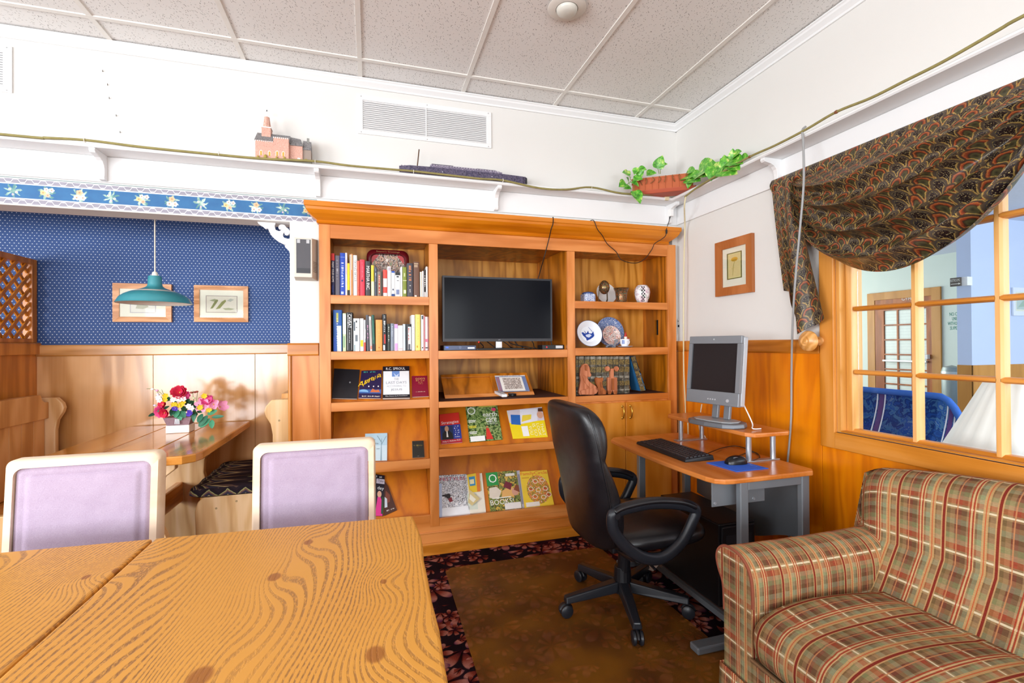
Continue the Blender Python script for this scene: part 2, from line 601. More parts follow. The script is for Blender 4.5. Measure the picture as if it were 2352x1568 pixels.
def m_wallpaper():
    m, g = newmat('wallpaper_blue', 0.6, 0, 0.3)
    x, y, z = g.coords()
    px, pz = 0.0225, 0.0172
    row = g.floor(z / pz)
    u = g.fract(x / px + row * 0.5) - 0.5
    v = g.fract(z / pz) - 0.5
    d = g.sqrt(u * u * (px * px) + v * v * (pz * pz * 1.7))
    dot = 1.0 - g.ss(d, 0.0022, 0.0036)
    u2 = g.fract(x / px * 2.0) - 0.5
    d2 = g.sqrt(u2 * u2 * (px * px * 0.25) + v * v * (pz * pz))
    dot2 = (1.0 - g.ss(d2, 0.0005, 0.0012)) * 0.2
    n = g.noise(g.vec(x, y, z), 2.0, 4)
    col = g.mix(n, C('#2A4478'), C('#3C5A92'))
    col = g.mix(dot2, col, C('#7E9CCB'))
    col = g.mix(dot, col, C('#E4EAF2'))
    g.color(col)
m_wallpaper()
def m_border():
    """floral wallpaper border, object coords: x along, z = 1.975 .. 2.112"""
    m, g = newmat('wallpaper_border', 0.55, 0, 0.3)
    x, y, z = g.coords()
    t = (z - 1.975) / 0.137
    per = 0.135
    i = g.floor(x / per)
    u = (g.fract(x / per) - 0.5) * per
    v = (t - 0.5) * 0.137
    k = g.mod(i, 3.0)
    n = g.noise(g.vec(x, z, 0.0), 18, 3)
    col = g.mix(n, C('#2E5C8E'), C('#3C76A6'))
    th = g.atan2(v, u); r = g.sqrt(u * u + v * v)
    lf = g.ss(g.cos(th * 7.0 + k * 2.0 + n * 14.0) * 0.014 + 0.026 - r, 0.0, 0.006) * g.ss(0.034 - g.abs(v), 0.0, 0.003)
    col = g.mix(lf * 0.9, col, g.mix(g.ss(n, 0.4, 0.6), C('#5E8E86'), C('#BFD8C2')))
    def blob(cx, cy, rr, c, on):
        nonlocal col
        dx, dy = u - cx, v - cy
        a = g.atan2(dy, dx)
        d = g.sqrt(dx * dx + dy * dy)
        mk = g.ss((g.cos(a * 5.0) * 0.12 + 1.0) * rr - d, 0.0, 0.0025) * on
        col = g.mix(mk, col, g.mix(g.ss(d / rr, 0.1, 0.5), C('#B98A64'), C(c)))
    k0, k1, k2 = g.abs(k) < 0.5, g.abs(k - 1.0) < 0.5, g.abs(k - 2.0) < 0.5
    blob(-0.015, 0.0, 0.013, '#E8C48C', k0); blob(0.004, -0.012, 0.011, '#EBB49C', k0); blob(-0.002, 0.016, 0.011, '#F4F0E0', k0); blob(0.02, 0.014, 0.012, '#F7E6DC', k0)
    blob(0.0, 0.013, 0.015, '#E3B592', k1); blob(-0.012, -0.013, 0.014, '#F3E9DC', k1); blob(0.014, -0.013, 0.014, '#F6F1EA', k1)
    blob(-0.012, 0.008, 0.007, '#DDE6D6', k2); blob(0.014, -0.006, 0.007, '#E9E2D8', k2); blob(0.0, -0.018, 0.006, '#CDBBD0', k2)
    # grey bands with white stitched zigzag
    band = (t < 0.235) + (t > 0.765)
    tb = g.mix((t < 0.5), C('#8F8D99'), C('#8B8B95'))
    col = g.mix(band, col, g.mix(n, C('#86858F'), C('#A19CAA')))
    tt = g.fract(g.mod(t - 0.005, 0.765) / 0.235)
    zz = g.abs(g.fract(x / 0.055) - 0.5) * 2.0
    ln = g.abs(g.abs(t - 0.5) - 0.375 + (g.ss(zz, 0.25, 0.75) - 0.5) * 0.12)
    col = g.mix((ln < 0.018) * band * 0.8, col, C('#E8E8EE'))
    for e, wd, c in ((0.235, 0.018, '#EFF2F4'), (0.765, 0.018, '#EFF2F4'), (0.02, 0.02, '#EDEFF0'), (0.955, 0.012, '#E6ECEB'), (0.985, 0.016, '#7E908E')):
        col = g.mix(g.abs(t - e) < wd, col, C(c))
    g.color(col)
m_border()
def m_table():
    m, g = newmat('table_pine', 0.42, 0, 0.4)
    x, y, z = g.coords()
    sx = x
    n1 = g.noise(g.vec(x * 3.0, y * 0.85, 0.3), 1.0, 1.6, 0.42, 0.25)
    n2 = g.noise(g.vec(x * 14, y * 3.5, 5.0), 1.0, 2, 0.5)
    t = x * 78.0 + n1 * 30.0 + n2 * 1.1
    kn = None
    for (kx, ky, rr) in ((0.005, 0.835, 0.035), (0.025, 1.085, 0.016), (-0.21, 1.18, 0.03), (-0.16, 1.36, 0.025), (-0.26, 0.86, 0.04), (-0.62, 1.31, 0.018), (-0.57, 1.33, 0.02), (-0.1, 0.74, 0.03)):
        dx, dy = x - kx, (y - ky) * 0.72
        d2 = (dx * dx + dy * dy) / (rr * rr)
        t = t + 4.5 * g.m('EXPONENT', -0.12 * d2)
        core = g.ss(d2, 0.75, 0.3)
        core = 1.0 - g.ss(d2, 0.12, 0.30)
        kn = core if kn is None else g.max(kn, core)
    w_ = g.sin(t * 6.2832)
    ln = g.ss(w_, 0.0, 0.85)
    sp = g.noise(g.vec(x * 260, y * 90, z), 1.0, 2, 0.7)
    ln = ln * g.ss(sp, 0.28, 0.6)
    big = g.noise(g.vec(x, y, z), 2.3, 3)
    base = g.mix(big, C('#E3A548'), C('#D59238'))
    col = g.mix(ln * (g.ss(g.noise(g.vec(x * 3.5, y * 1.2, 11.0), 1.0, 2), 0.35, 0.62) * 0.75 + 0.15), base, C('#8A5C34'))
    col = g.mix(kn * 0.85, col, C('#9A5A1E'))
    g.color(col)
    g.bump(1.0 - ln, 0.25, 0.002)
m_table()
def m_plaid():
    m, g = newmat('plaid', 0.9, 0, 0.1)
    u, v, _ = g.coords('UV')
    per = 0.135
    def stripes(t, st):
        return g.ramp(g.fract(t / per), st, 'CONSTANT')
    tan, olive, sage, rust, brown, mar = C('#A98A63'), C('#7C6A42'), C('#9A9A76'), C('#B5593A'), C('#6E5238'), C('#7B2B28')
    A = stripes(u, [(0, brown), (0.10, tan), (0.2, C('#8F7048')), (0.30, sage), (0.42, C('#8C6C4C')), (0.52, tan), (0.62, brown), (0.72, C('#7E3A30')), (0.84, C('#A08058')), (0.93, olive)])
    B = stripes(v, [(0, tan), (0.12, rust), (0.24, C('#B79A74')), (0.34, C('#8E9468')), (0.46, C('#8A6B50')), (0.56, brown), (0.66, C('#8E8E70')), (0.78, C('#9C7A54')), (0.88, C('#70503A'))])
    col = g.mix(0.5, A, B)
    fu, fv = g.fract(u / per), g.fract(v / per)
    def line(f, p, wd, c, a=0.9):
        nonlocal col
        col = g.mix((g.abs(f - p) < wd) * a, col, C(c))
    line(fv, 0.06, 0.02, '#E5D6B4')
    for p in (0.02, 0.25):
        line(fu, p + 0.035, 0.052, '#C9A06C', 0.85)
    line(fu, 0.055, 0.026, '#84251F', 0.95)
    line(fu, 0.50, 0.013, '#A83E2A', 0.9); line(fu, 0.535, 0.014, '#E0B884', 0.8); line(fu, 0.57, 0.013, '#A83E2A', 0.9); line(fu, 0.475, 0.012, '#D9B07C', 0.8)
    line(fu, 0.285, 0.012, '#C25A36', 0.8); line(fu, 0.80, 0.012, '#C98A5C', 0.8)
    wv = g.sin(u * 3000.0) * g.sin(v * 3000.0)
    n = g.noise(g.vec(u * 90, v * 700, 0.0), 1.0, 2)
    col = g.mul(0.35, col, g.ramp(n, [(0.3, C('#8A8A8A')), (0.7, C('#FFFFFF'))]))
    g.color(col)
    g.bump(n, 0.15, 0.001)
m_plaid()
def m_scale():
    """overlapping fan pattern of the curtain, uv in metres"""
    m, g = newmat('curtain_fans', 0.36, 0, 0.5)
    u, v, _ = g.coords('UV')
    W, H = 0.066, 0.034
    n = g.noise(g.vec(u, v, 0.0), 90, 3, 0.65)
    n2 = g.noise(g.vec(u, v, 3.0), 240, 2, 0.6)
    du = (g.noise(g.vec(u, v, 7.0), 45, 2) - 0.5) * 0.16
    dv = (g.noise(g.vec(u, v, 9.0), 45, 2) - 0.5) * 0.3
    colv = g.mix(n, C('#3A2E26'), C('#5A4A3C'))
    for k in (1.0, 0.0):
        row = g.floor(v / H) + k
        uu = g.fract(u / W + row * 0.5) - 0.5 + du
        vv = v / H - row + dv
        r = g.sqrt(uu * uu * 4.0 + vv * vv * 0.62)
        mk = g.ss(r, 1.0, 0.97)
        mk = 1.0 - g.ss(r, 0.97, 1.0)
        rid = g.floor(u / W + row * 0.5)
        odd = g.mod(rid + row, 2.0) < 0.5
        rr = r + (n - 0.5) * 0.22
        fanA = g.ramp(rr, [(0.0, C('#2E2A20')), (0.28, C('#565236')), (0.42, C('#3E2E24')), (0.52, C('#8E4228')), (0.64, C('#B05634')), (0.72, C('#40342E')), (0.90, C('#5E4E3E'))])
        fanB = g.ramp(rr, [(0.0, C('#1E1618')), (0.46, C('#2A1E20')), (0.56, C('#38343A')), (0.70, C('#4E4844')), (0.80, C('#5A4A3C')), (0.92, C('#6C583E'))])
        fanB = g.mix(g.ss(n2, 0.56, 0.66) * (r < 0.58) * 0.85, fanB, C('#C8B888'))
        inner = g.mix(odd, fanB, fanA)
        gold = g.ss(rr, 0.86, 0.92) * g.ss(n2, 0.25, 0.5)
        inner = g.mix(gold * 0.9, inner, C('#B89C58'))
        inner = g.mix((g.abs(r - 0.62) < 0.03) * g.ss(n2, 0.4, 0.6) * 0.7, inner, C('#A8924E'))
        colv = g.mix(mk, colv, inner)
    g.color(g.mul(1.0, colv, C('#F4EEE6')))
m_scale()
def m_lilac():
    m, g = newmat('lilac_fabric', 0.95, 0, 0.1)
    x, y, z = g.coords()
    n = g.noise(g.vec(x, y, z), 500, 2)
    b = g.noise(g.vec(x, y, z), 20, 3)
    col = g.mix(n, C('#9C8AA0'), C('#BFB0C2'))
    g.color(g.mul(0.25, col, g.ramp(b, [(0.3, C('#D8CCD6')), (0.7, C('#FFFFFF'))])))
    g.bump(n, 0.3, 0.001)
m_lilac()
def m_leather():
    m, g = newmat('black_leather', 0.32, 0, 0.5)
    x, y, z = g.coords()
    vo = g.voro(g.vec(x, y, z), 260)
    n = g.noise(g.vec(x, y, z), 12, 4)
    g.color(g.mix(n, C('#0B0A0C'), C('#17151A')))
    g.rough(n * 0.25 + 0.22)
    g.bump(V(g, vo.outputs[0]), 0.15, 0.001)
m_leather()
def m_cushion():
    m, g = newmat('cushion_zigzag', 0.9, 0, 0.1)
    u, v, _ = g.coords('UV')
    zz = g.abs(g.fract(u / 0.09) - 0.5) * 2.0
    t = g.fract(v / 0.085 + zz * 0.42 + g.noise(g.vec(u, v, 0.0), 25, 2) * 0.25)
    g.color(g.ramp(t, [(0, C('#2A2026')), (0.2, C('#574238')), (0.34, C('#A89468')), (0.42, C('#33303E')), (0.6, C('#6B4A44')), (0.7, C('#8E8A5C')), (0.78, C('#241C22'))], 'CONSTANT'))
m_cushion()
def m_screen():
    m, g = newmat('tv_screen', 0.16, 0, 0.10)
    g.color((0.006, 0.007, 0.010, 1))
    m, g = newmat('monitor_screen', 0.3, 0, 0.35)
    g.color((0.012, 0.009, 0.010, 1))
m_screen()
def m_glass(name='pane_glass', a=0.10):
    m = bpy.data.materials.new(name)
    m.use_nodes = True
    nt = m.node_tree
    nt.nodes.remove(nt.nodes['Principled BSDF'])
    tr = nt.nodes.new('ShaderNodeBsdfTransparent'); tr.inputs[0].default_value = (0.97, 0.985, 0.98, 1)
    gl = nt.nodes.new('ShaderNodeBsdfGlossy'); gl.inputs['Roughness'].default_value = 0.03
    fr = nt.nodes.new('ShaderNodeFresnel'); fr.inputs[0].default_value = 1.45
    mx = nt.nodes.new('ShaderNodeMixShader')
    ml = nt.nodes.new('ShaderNodeMath'); ml.operation = 'MULTIPLY'; ml.inputs[1].default_value = 0.2
    nt.links.new(fr.outputs[0], ml.inputs[0]); nt.links.new(ml.outputs[0], mx.inputs[0]); nt.links.new(tr.outputs[0], mx.inputs[1]); nt.links.new(gl.outputs[0], mx.inputs[2])
    nt.links.new(mx.outputs[0], nt.nodes['Material Output'].inputs[0])
    MATS[name] = m
m_glass()
def m_mottle(name, cols, scale, rough=0.5, spec=0.4, metal=0, th=None, dist=0.5, coords='Object'):
    """blotches of several colours (printed pictures, cloisonne, foliage)"""
    m, g = newmat(name, rough, metal, spec)
    x, y, z = g.coords(coords)
    n = g.noise(g.vec(x, y, z), scale, 3, 0.6, dist)
    k = len(cols)
    st = [(0.30 + 0.40 * i / k, C(c)) for i, c in enumerate(cols)]
    g.color(g.ramp(n, st, 'CONSTANT'))
    return m
# ================================================================ room shell
WY, WX, CEIL, AY, BY = 2.945, 2.13, 2.838, 3.70, 2.90
X0, Y0 = -4.6, -3.6
SOF = 1.975
BX0, BX1 = -0.279, 2.085
struct(MB().box(X0, WX + 0.14, Y0, AY + 0.2, -0.06, 0), 'floor', 'carpet', 'dark carpet printed with mauve and rust leaves')
# back wall: header over booths, post, wall over the bookcase, pieces behind
mb = MB()
mb.box(X0, BX0 - 0.003, WY, WY + 0.14, SOF, CEIL + 0.05)
mb.box(BX0 - 0.003, WX + 0.14, WY, WY + 0.14, 2.03, CEIL + 0.05)
mb.box(-0.437, BX0 - 0.004, WY, WY + 0.14, 0, SOF)
mb.box(BX1 + 0.004, WX + 0.14, WY, WY + 0.14, 0, 2.03)
mb.box(-0.40, BX0 - 0.02, WY + 0.14, AY + 0.1, 0, 2.6)
mb.box(BX0 - 0.02, WX + 0.14, 3.56, AY + 0.1, 0, 2.6)
wall_back = struct(mb, 'wall_back', 'wall_paint', 'white painted wall above booth and bookcase')
struct(MB().box(X0, -0.39, AY, AY + 0.1, 1.28, 2.6), 'wall_alcove', 'wallpaper_blue', 'navy wallpaper with small white dots behind booth')
struct(MB().box(X0, -0.39, WY + 0.14, AY + 0.1, 2.55, 2.6), 'ceiling_alcove', 'wall_paint')
# right wall with the window opening
WIN_Y0, WIN_Y1, WIN_Z0, WIN_Z1 = 0.20, 1.726, 0.842, 2.06
mb = MB()
mb.box(WX, WX + 0.14, Y0, WIN_Y0, 0, CEIL + 0.05)
mb.box(WX, WX + 0.14, WIN_Y1, WY, 0, CEIL + 0.05)
mb.box(WX, WX + 0.14, WIN_Y0, WIN_Y1, 0, WIN_Z0)
mb.box(WX, WX + 0.14, WIN_Y0, WIN_Y1, WIN_Z1, CEIL + 0.05)
wall_right = struct(mb, 'wall_right', 'wall_paint', 'off-white wall over varnished plywood wainscot')
for a, b in ((1.803, WY - 0.02), (0.585, 1.80), (-0.64, 0.582), (-1.86, -0.643), (-3.08, -1.863)):
    zt = 1.213 if a > 1.8 else (0.762 if b > 0.2 else 1.213)
    MB().box(WX - 0.008, WX - 0.0005, a, b, 0.005, zt).build('wall_panel', 'panel_ply', wall_right, bevel=0.0015)
# walls behind the camera, with window openings
mb = MB()
for xa, xb in ((X0, -4.25), (-1.55, -0.8), (1.9, WX)): mb.box(xa, xb, Y0 - 0.12, Y0, 0, CEIL + 0.05)
for xa, xb in ((-4.25, -1.55), (-0.8, 1.9)):
    mb.box(xa, xb, Y0 - 0.12, Y0, 0, 0.25 if xa < -2 else 0.65); mb.box(xa, xb, Y0 - 0.12, Y0, 2.25, CEIL + 0.05)
struct(mb, 'wall_front', 'wall_paint', 'white wall with wide windows')
mb = MB()
mb.box(X0 - 0.12, X0, Y0 - 0.12, -2.05, 0, CEIL + 0.05); mb.box(X0 - 0.12, X0, 0.85, AY + 0.1, 0, CEIL + 0.05)
mb.box(X0 - 0.12, X0, -2.05, 0.85, 0, 0.65); mb.box(X0 - 0.12, X0, -2.05, 0.85, 2.25, CEIL + 0.05)
struct(mb, 'wall_left', 'wall_paint', 'white wall with a wide window')
# ---------------------------------------------------------------- dropped ceiling: slab, tiles, grid bars
ceil = struct(MB().box(X0, WX + 0.14, Y0, WY + 0.1, CEIL + 0.03, CEIL + 0.06), 'ceiling', 'wall_paint', 'dropped ceiling of fissured mineral tiles in a white grid')
gx = [0.5605 + 0.61 * k for k in range(-9, 4)]
gx = [X0] + [v for v in gx if X0 + 0.05 < v < WX - 0.05] + [WX]
gy = [2.727 - 1.22 * k for k in range(6)]
gy = [Y0] + sorted(v for v in gy if v > Y0 + 0.05) + [WY]
for xa, xb in zip(gx, gx[1:]):
    for ya, yb in zip(gy, gy[1:]):
        o = MB().box(xa + 0.004, xb - 0.004, ya + 0.004, yb - 0.004, CEIL + 0.006, CEIL + 0.022).build('ceiling_tile', 'ceiling_tile', ceil)
for v in gx[1:-1]: MB().box(v - 0.012, v + 0.012, Y0, WY, CEIL, CEIL + 0.006).build('ceiling_bar', P('#E2DED8', .6), ceil)
for v in gy[1:-1]: MB().box(X0, WX, v - 0.012, v + 0.012, CEIL - 0.0004, CEIL + 0.006).build('ceiling_bar', P('#E2DED8', .6), ceil)
# ---------------------------------------------------------------- crown mouldings
def crown_prof(e):   # distances (out from wall, down from ceiling)
    return [(0, 0), (0.044 * e, 0), (0.044 * e, 0.006), (0.037 * e, 0.010), (0.033 * e, 0.018), (0.022 * e, 0.026), (0.012 * e, 0.034), (0.010 * e, 0.044), (0, 0.044)]
struct(MB().prism([(WY - a, CEIL - b) for a, b in crown_prof(1)], 'x', X0, WX), 'trim_1', 'trim_paint', 'white crown moulding over the bookcase wall')
struct(MB().prism([(WX - a, CEIL - b) for a, b in crown_prof(1)], 'y', Y0, WY), 'trim_2', 'trim_paint', 'white crown moulding over the window wall')
# ---------------------------------------------------------------- chair rails and trims
def rail_prof(y0, s):
    return [(y0, 1.212), (y0 - 0.016 * s, 1.212), (y0 - 0.020 * s, 1.220), (y0 - 0.020 * s, 1.276), (y0 - 0.014 * s, 1.284), (y0, 1.284)]
struct(MB().prism(rail_prof(WX, 1), 'y', 1.805, WY), 'trim_3', 'trim_wood_y', 'varnished chair rail on the window wall', bevel=0.002)
struct(MB().prism(rail_prof(AY, 1), 'x', -2.0, -0.40), 'trim_4', 'booth_trim', 'varnished chair rail under the dotted wallpaper', bevel=0.002)
struct(MB().prism(rail_prof(AY, 1), 'x', X0, -2.06), 'trim_5', 'booth_trim', 'varnished chair rail of the next booth', bevel=0.002)
struct(MB().box(WX - 0.016, WX, WY - 0.075, WY - 0.001, 0.0, 1.211), 'trim_6', 'trim_wood_z', 'varnished corner board beside bookcase', bevel=0.004)
alc_w = struct(MB().box(X0, -0.39, AY + 0.006, AY + 0.1, 0, 1.285), 'wall_alcove_lower', 'booth_ply', 'glossy plywood wainscot behind booth table')
xs = [-3.2, -2.06, -1.382, -0.775, -0.395]
for a, b in zip(xs, xs[1:]): MB().box(a + 0.001, b - 0.001, AY - 0.004, AY + 0.006, 0.003, 1.214).build('wall_panel', 'booth_ply', alc_w, bevel=0.001)
# post cladding
post = struct(MB().box(-0.437, BX0 - 0.005, WY - 0.010, WY - 0.0005, 0.0, 1.214), 'trim_7', 'oak_z', 'varnished cladding on the post under the speaker')
struct(MB().prism([(p[0] - 0.0005, p[1]) for p in rail_prof(WY, 1.4)], 'x', -0.449, BX0 - 0.005), 'trim_8', 'trim_wood_x', 'short chair rail on the post', bevel=0.003)
struct(MB().prism([(-0.437 + 0.011 * math.cos(t), WY - 0.008 + 0.011 * math.sin(t)) for t in [k * math.pi / 5 for k in range(10)]], 'z', 0, 1.212), 'trim_9', 'trim_wood_z', 'rounded corner bead on the post', smooth=40)
# wallpaper border with a white bead below, over the booth opening
struct(MB().box(X0, -0.292, WY - 0.002, WY - 0.0003, SOF + 0.001, 2.112), 'trim_10', 'wallpaper_border', 'blue floral wallpaper border over the booth')
struct(MB().box(X0, -0.438, WY + 0.001, WY + 0.139, SOF - 0.002, SOF - 0.0003), 'trim_11', 'wall_paint', 'painted underside of the booth header')
# ---------------------------------------------------------------- baseboard
struct(MB().box(WX - 0.020, WX - 0.009, -3.5, WY - 0.08, 0, 0.085), 'baseboard_right', 'trim_wood_y', 'varnished baseboard under the plywood', bevel=0.003)
# ---------------------------------------------------------------- plate shelf round the room
SZ = 2.250
def bracket(x=None, y=None, parent=None, mat='trim_paint'):
    pr = [(0.0, 0.0), (0.118, 0.0), (0.120, -0.014), (0.112, -0.022), (0.092, -0.026), (0.070, -0.030), (0.050, -0.040), (0.036, -0.056), (0.030, -0.078), (0.030, -0.105), (0.034, -0.118), (0.028, -0.128), (0.012, -0.130), (0.0, -0.130)]
    if x is not None: MB().prism([(WY - 0.012 - a, SZ + b) for a, b in pr], 'x', x - 0.013, x + 0.013).build('bracket', mat, parent, bevel=0.002)
    else: MB().prism([(WX - 0.012 - a, SZ + b) for a, b in pr], 'y', y - 0.013, y + 0.013).build('bracket', mat, parent, bevel=0.002)
t = thing('wall_shelf', 'long white plate shelf on brackets above the booth and bookcase', 'shelf', (0.0, WY, SZ))
MB().prism([(WY - 0.0005, SZ), (2.812, SZ), (2.806, SZ + 0.006), (2.806, SZ + 0.013), (2.812, SZ + 0.019), (WY - 0.0005, SZ + 0.019)], 'x', X0 + 0.01, WX - 0.0005).build('shelf_board', 'trim_paint', t)
MB().box(X0 + 0.01, WX - 0.0005, WY - 0.012, WY - 0.0005, 2.118, SZ - 0.0005).build('apron', 'trim_paint', t, bevel=0.003)
for px, py in ((236, 360), (731, 420), (1139, 455)): bracket(x=pY(px, py, WY - 0.03).x, parent=t)
bracket(x=-2.9, parent=t)
bracket(x=2.045, parent=t)
t2 = thing('wall_shelf', 'long white plate shelf on brackets above the curtained window', 'shelf', (WX, 1.0, SZ))
MB().prism([(WX - 0.0005, SZ), (1.997, SZ), (1.991, SZ + 0.006), (1.991, SZ + 0.013), (1.997, SZ + 0.019), (WX - 0.0005, SZ + 0.019)], 'y', -3.5, 2.8055).build('shelf_board', 'trim_paint', t2)
MB().box(WX - 0.012, WX - 0.0005, -3.5, WY - 0.013, 2.118, SZ - 0.0005).build('apron', 'trim_paint', t2, bevel=0.003)
for py_ in (2.03, 0.85, -0.35): bracket(y=py_, parent=t2)
# ---------------------------------------------------------------- interior window
win = struct(MB().prism([(1.80, 0.764), (1.80, 2.14), (1.726, 2.14), (1.726, 0.842), (0.10, 0.842), (0.10, 0.764)], 'x', WX - 0.020, WX - 0.0005), 'window_1', 'window_wood_z', 'varnished many-paned interior window into the next room', bevel=0.003)
MB().box(WX - 0.0205, WX - 0.0006, 0.10, 1.726, 0.765, 0.842).build('sill', 'window_wood_y', win, bevel=0.003)
# jamb lining
mb = MB(); mb.box(WX - 0.002, WX + 0.14, 1.708, 1.7255, 0.843, WIN_Z1); mb.build('jamb', 'sash_wood', win)
mb = MB(); mb.box(WX - 0.002, WX + 0.14, WIN_Y0 + 0.001, 1.708, 0.8425, 0.850); mb.build('jamb', 'window_wood_y', win)
mb = MB(); mb.box(WX - 0.002, WX + 0.14, WIN_Y0 + 0.001, 1.708, 2.05, WIN_Z1 - 0.001); mb.build('jamb', 'window_wood_y', win)
SX = WX + 0.045
colY = [1.675, 1.413, 1.137, 0.862, 0.587, 0.31]
rowZ = [0.862, 1.128, 1.424, 1.72, 2.04]
MB().box(SX - 0.012, SX + 0.03, 1.675, 1.708, 0.850, 2.05).build('sash_stile', 'sash_wood', win, bevel=0.004)
MB().box(SX - 0.012, SX + 0.03, 0.25, 0.31, 0.850, 2.05).build('sash_stile', 'sash_wood', win, bevel=0.004)
MB().prism([(SX - 0.014, 0.850), (SX + 0.03, 0.850), (SX + 0.03, 0.862), (SX - 0.003, 0.862)], 'y', 0.25, 1.708).build('sash_rail', 'window_wood_y', win)
for y in colY[1:-1]:
    MB().prism([(SX - 0.012, y - 0.007), (SX - 0.012, y + 0.007), (SX - 0.002, y + 0.013), (SX + 0.03, y + 0.013), (SX + 0.03, y - 0.013), (SX - 0.002, y - 0.013)], 'z', 0.850, 2.05).build('muntin', 'sash_wood', win)
for z in rowZ[1:-1]:
    for a, b in zip(colY[1:], colY): MB().prism([(SX - 0.012, z - 0.005), (SX - 0.012, z + 0.005), (SX - 0.002, z + 0.011), (SX + 0.03, z + 0.011), (SX + 0.03, z - 0.011), (SX - 0.002, z - 0.011)], 'y', a + 0.006, b - 0.006).build('muntin', 'window_wood_y', win)
for za, zb in zip(rowZ, rowZ[1:]):
    for a, b in zip(colY[1:], colY): MB().box(SX + 0.008, SX + 0.011, a + 0.012, b - 0.012, za + 0.010, zb - 0.010).build('pane', 'pane_glass', win)
# ---------------------------------------------------------------- the far room behind the window
FX = 8.52
struct(MB().box(WX + 0.14, FX + 0.1, -2.5, 8.6, -0.06, 0), 'floor_far', P('#6E6A70', 0.9), 'grey carpet of the next room')
struct(MB().box(WX + 0.14, FX + 0.1, -2.5, 8.6, 2.62, 2.68), 'ceiling_far', P('#DDE3F2', 0.9), 'pale ceiling of the next room')
struct(MB().box(FX, FX + 0.1, -2.5, 8.6, 0, 2.64), 'wall_far', 'far_wall_green', 'pale green wall with the glazed door')
struct(MB().box(WX + 0.14, FX, 8.5, 8.6, 0, 2.64), 'wall_far_left', 'far_wall_green')
CRN = pX(2231, 700, 6.2)
END = pX(2198, 700, 6.2)
fb = struct(MB().box(6.2, FX, CRN.y, END.y, 0, 2.62), 'wall_far_blue', 'far_wall_blue', 'pale blue wall with brown wainscot beyond the window')
MB().box(6.188, 6.1995, CRN.y - 0.012, END.y, 0, pX(2215, 838, 6.2).z).build('wainscot', 'door_trim', fb, bevel=0.003)
MB().box(6.188, FX - 0.01, CRN.y - 0.012, CRN.y - 0.0005, 0, pX(2215, 838, 6.2).z).build('wainscot', 'door_trim', fb, bevel=0.003)
struct(MB().box(6.5, FX, -2.5, -2.4, 0, 0.7).box(2.3, FX, -2.5, -2.42, 2.4, 2.62).box(7.8, FX, -2.5, -2.42, 0.5, 2.6), 'wall_far_right', 'far_wall_blue')
d1 = thing('door_1', 'brown glazed door with white blinds in the far room', 'door', (FX, 5.72, 0))
d1['kind'] = 'structure'
def fY(px): return pX(px, 760, FX).y
ya, yb = fY(1995), fY(2164)
MB().prism([(ya, 0), (ya, 2.12), (yb, 2.12), (yb, 0), (yb + 0.13, 0), (yb + 0.13, 1.99), (ya - 0.13, 1.99), (ya - 0.13, 0)], 'x', FX - 0.03, FX - 0.001).build('door_frame', 'door_trim', d1, bevel=0.004)
la, lb = ya - 0.131, yb + 0.131
MB().box(FX - 0.02, FX - 0.001, lb, la, 1.86, 1.989).build('transom', 'door_wood', d1)
lf = MB()
lf.box(FX - 0.024, FX - 0.001, la - 0.15, la - 0.001, 0.01, 1.86); lf.box(FX - 0.024, FX - 0.001, lb + 0.001, lb + 0.07, 0.01, 1.86)
lf.box(FX - 0.024, FX - 0.001, lb + 0.07, la - 0.15, 0.01, 0.30); lf.box(FX - 0.024, FX - 0.001, lb + 0.07, la - 0.15, 1.80, 1.86)
leaf = lf.build('door_leaf', 'door_wood', d1)
g0, g1 = lb + 0.07, la - 0.15
pw = (g1 - g0) / 3
ph = 1.5 / 6
for i in range(3):
    for j in range(6):
        MB().box(FX - 0.008, FX - 0.002, g0 + i * pw + 0.012, g0 + (i + 1) * pw - 0.012, 0.30 + j * ph + 0.012, 0.30 + (j + 1) * ph - 0.012).build('pane', P('#E6EDE4', 0.35), d1)
for i in (1, 2): MB().box(FX - 0.022, FX - 0.002, g0 + i * pw - 0.012, g0 + i * pw + 0.012, 0.30, 1.80).build('muntin', 'door_wood', d1)
for j in range(1, 6): MB().box(FX - 0.0215, FX - 0.002, g0, g1, 0.30 + j * ph - 0.012, 0.30 + j * ph + 0.012).build('muntin', 'door_wood', d1)
for k in range(30): MB().box(FX - 0.0095, FX - 0.0082, g0 + 0.012, g1 - 0.012, 0.33 + k * 0.05, 0.333 + k * 0.05).build('blind_slat', P('#C9CFC8', 0.6), d1)
MB().box(FX - 0.09, FX - 0.03, g0 - 0.05, g0 + 0.04, 0.99, 1.06).build('latch', P('#E9E9E9', 0.3), d1, bevel=0.004)
MB().box(FX - 0.07, FX - 0.03, g0 - 0.02, g1, 0.93, 0.96).build('push_bar', P('#D8DAD8', 0.3, 0.4), d1, bevel=0.004)
text('GYM', (FX - 0.0215, pX(2084, 686, FX).y, pX(2084, 686, FX).z), (0, -1, 0), (0, 0, 1), P('#F0EEE6'), d1, h=0.05)
for s_, px, py, wd in (('NO C', 2188, 721, 0.155), ('UNE', 2192, 732, 0.115), ('WITHO', 2188, 742, 0.20), ('SUPE', 2190, 753, 0.15)):
    pass
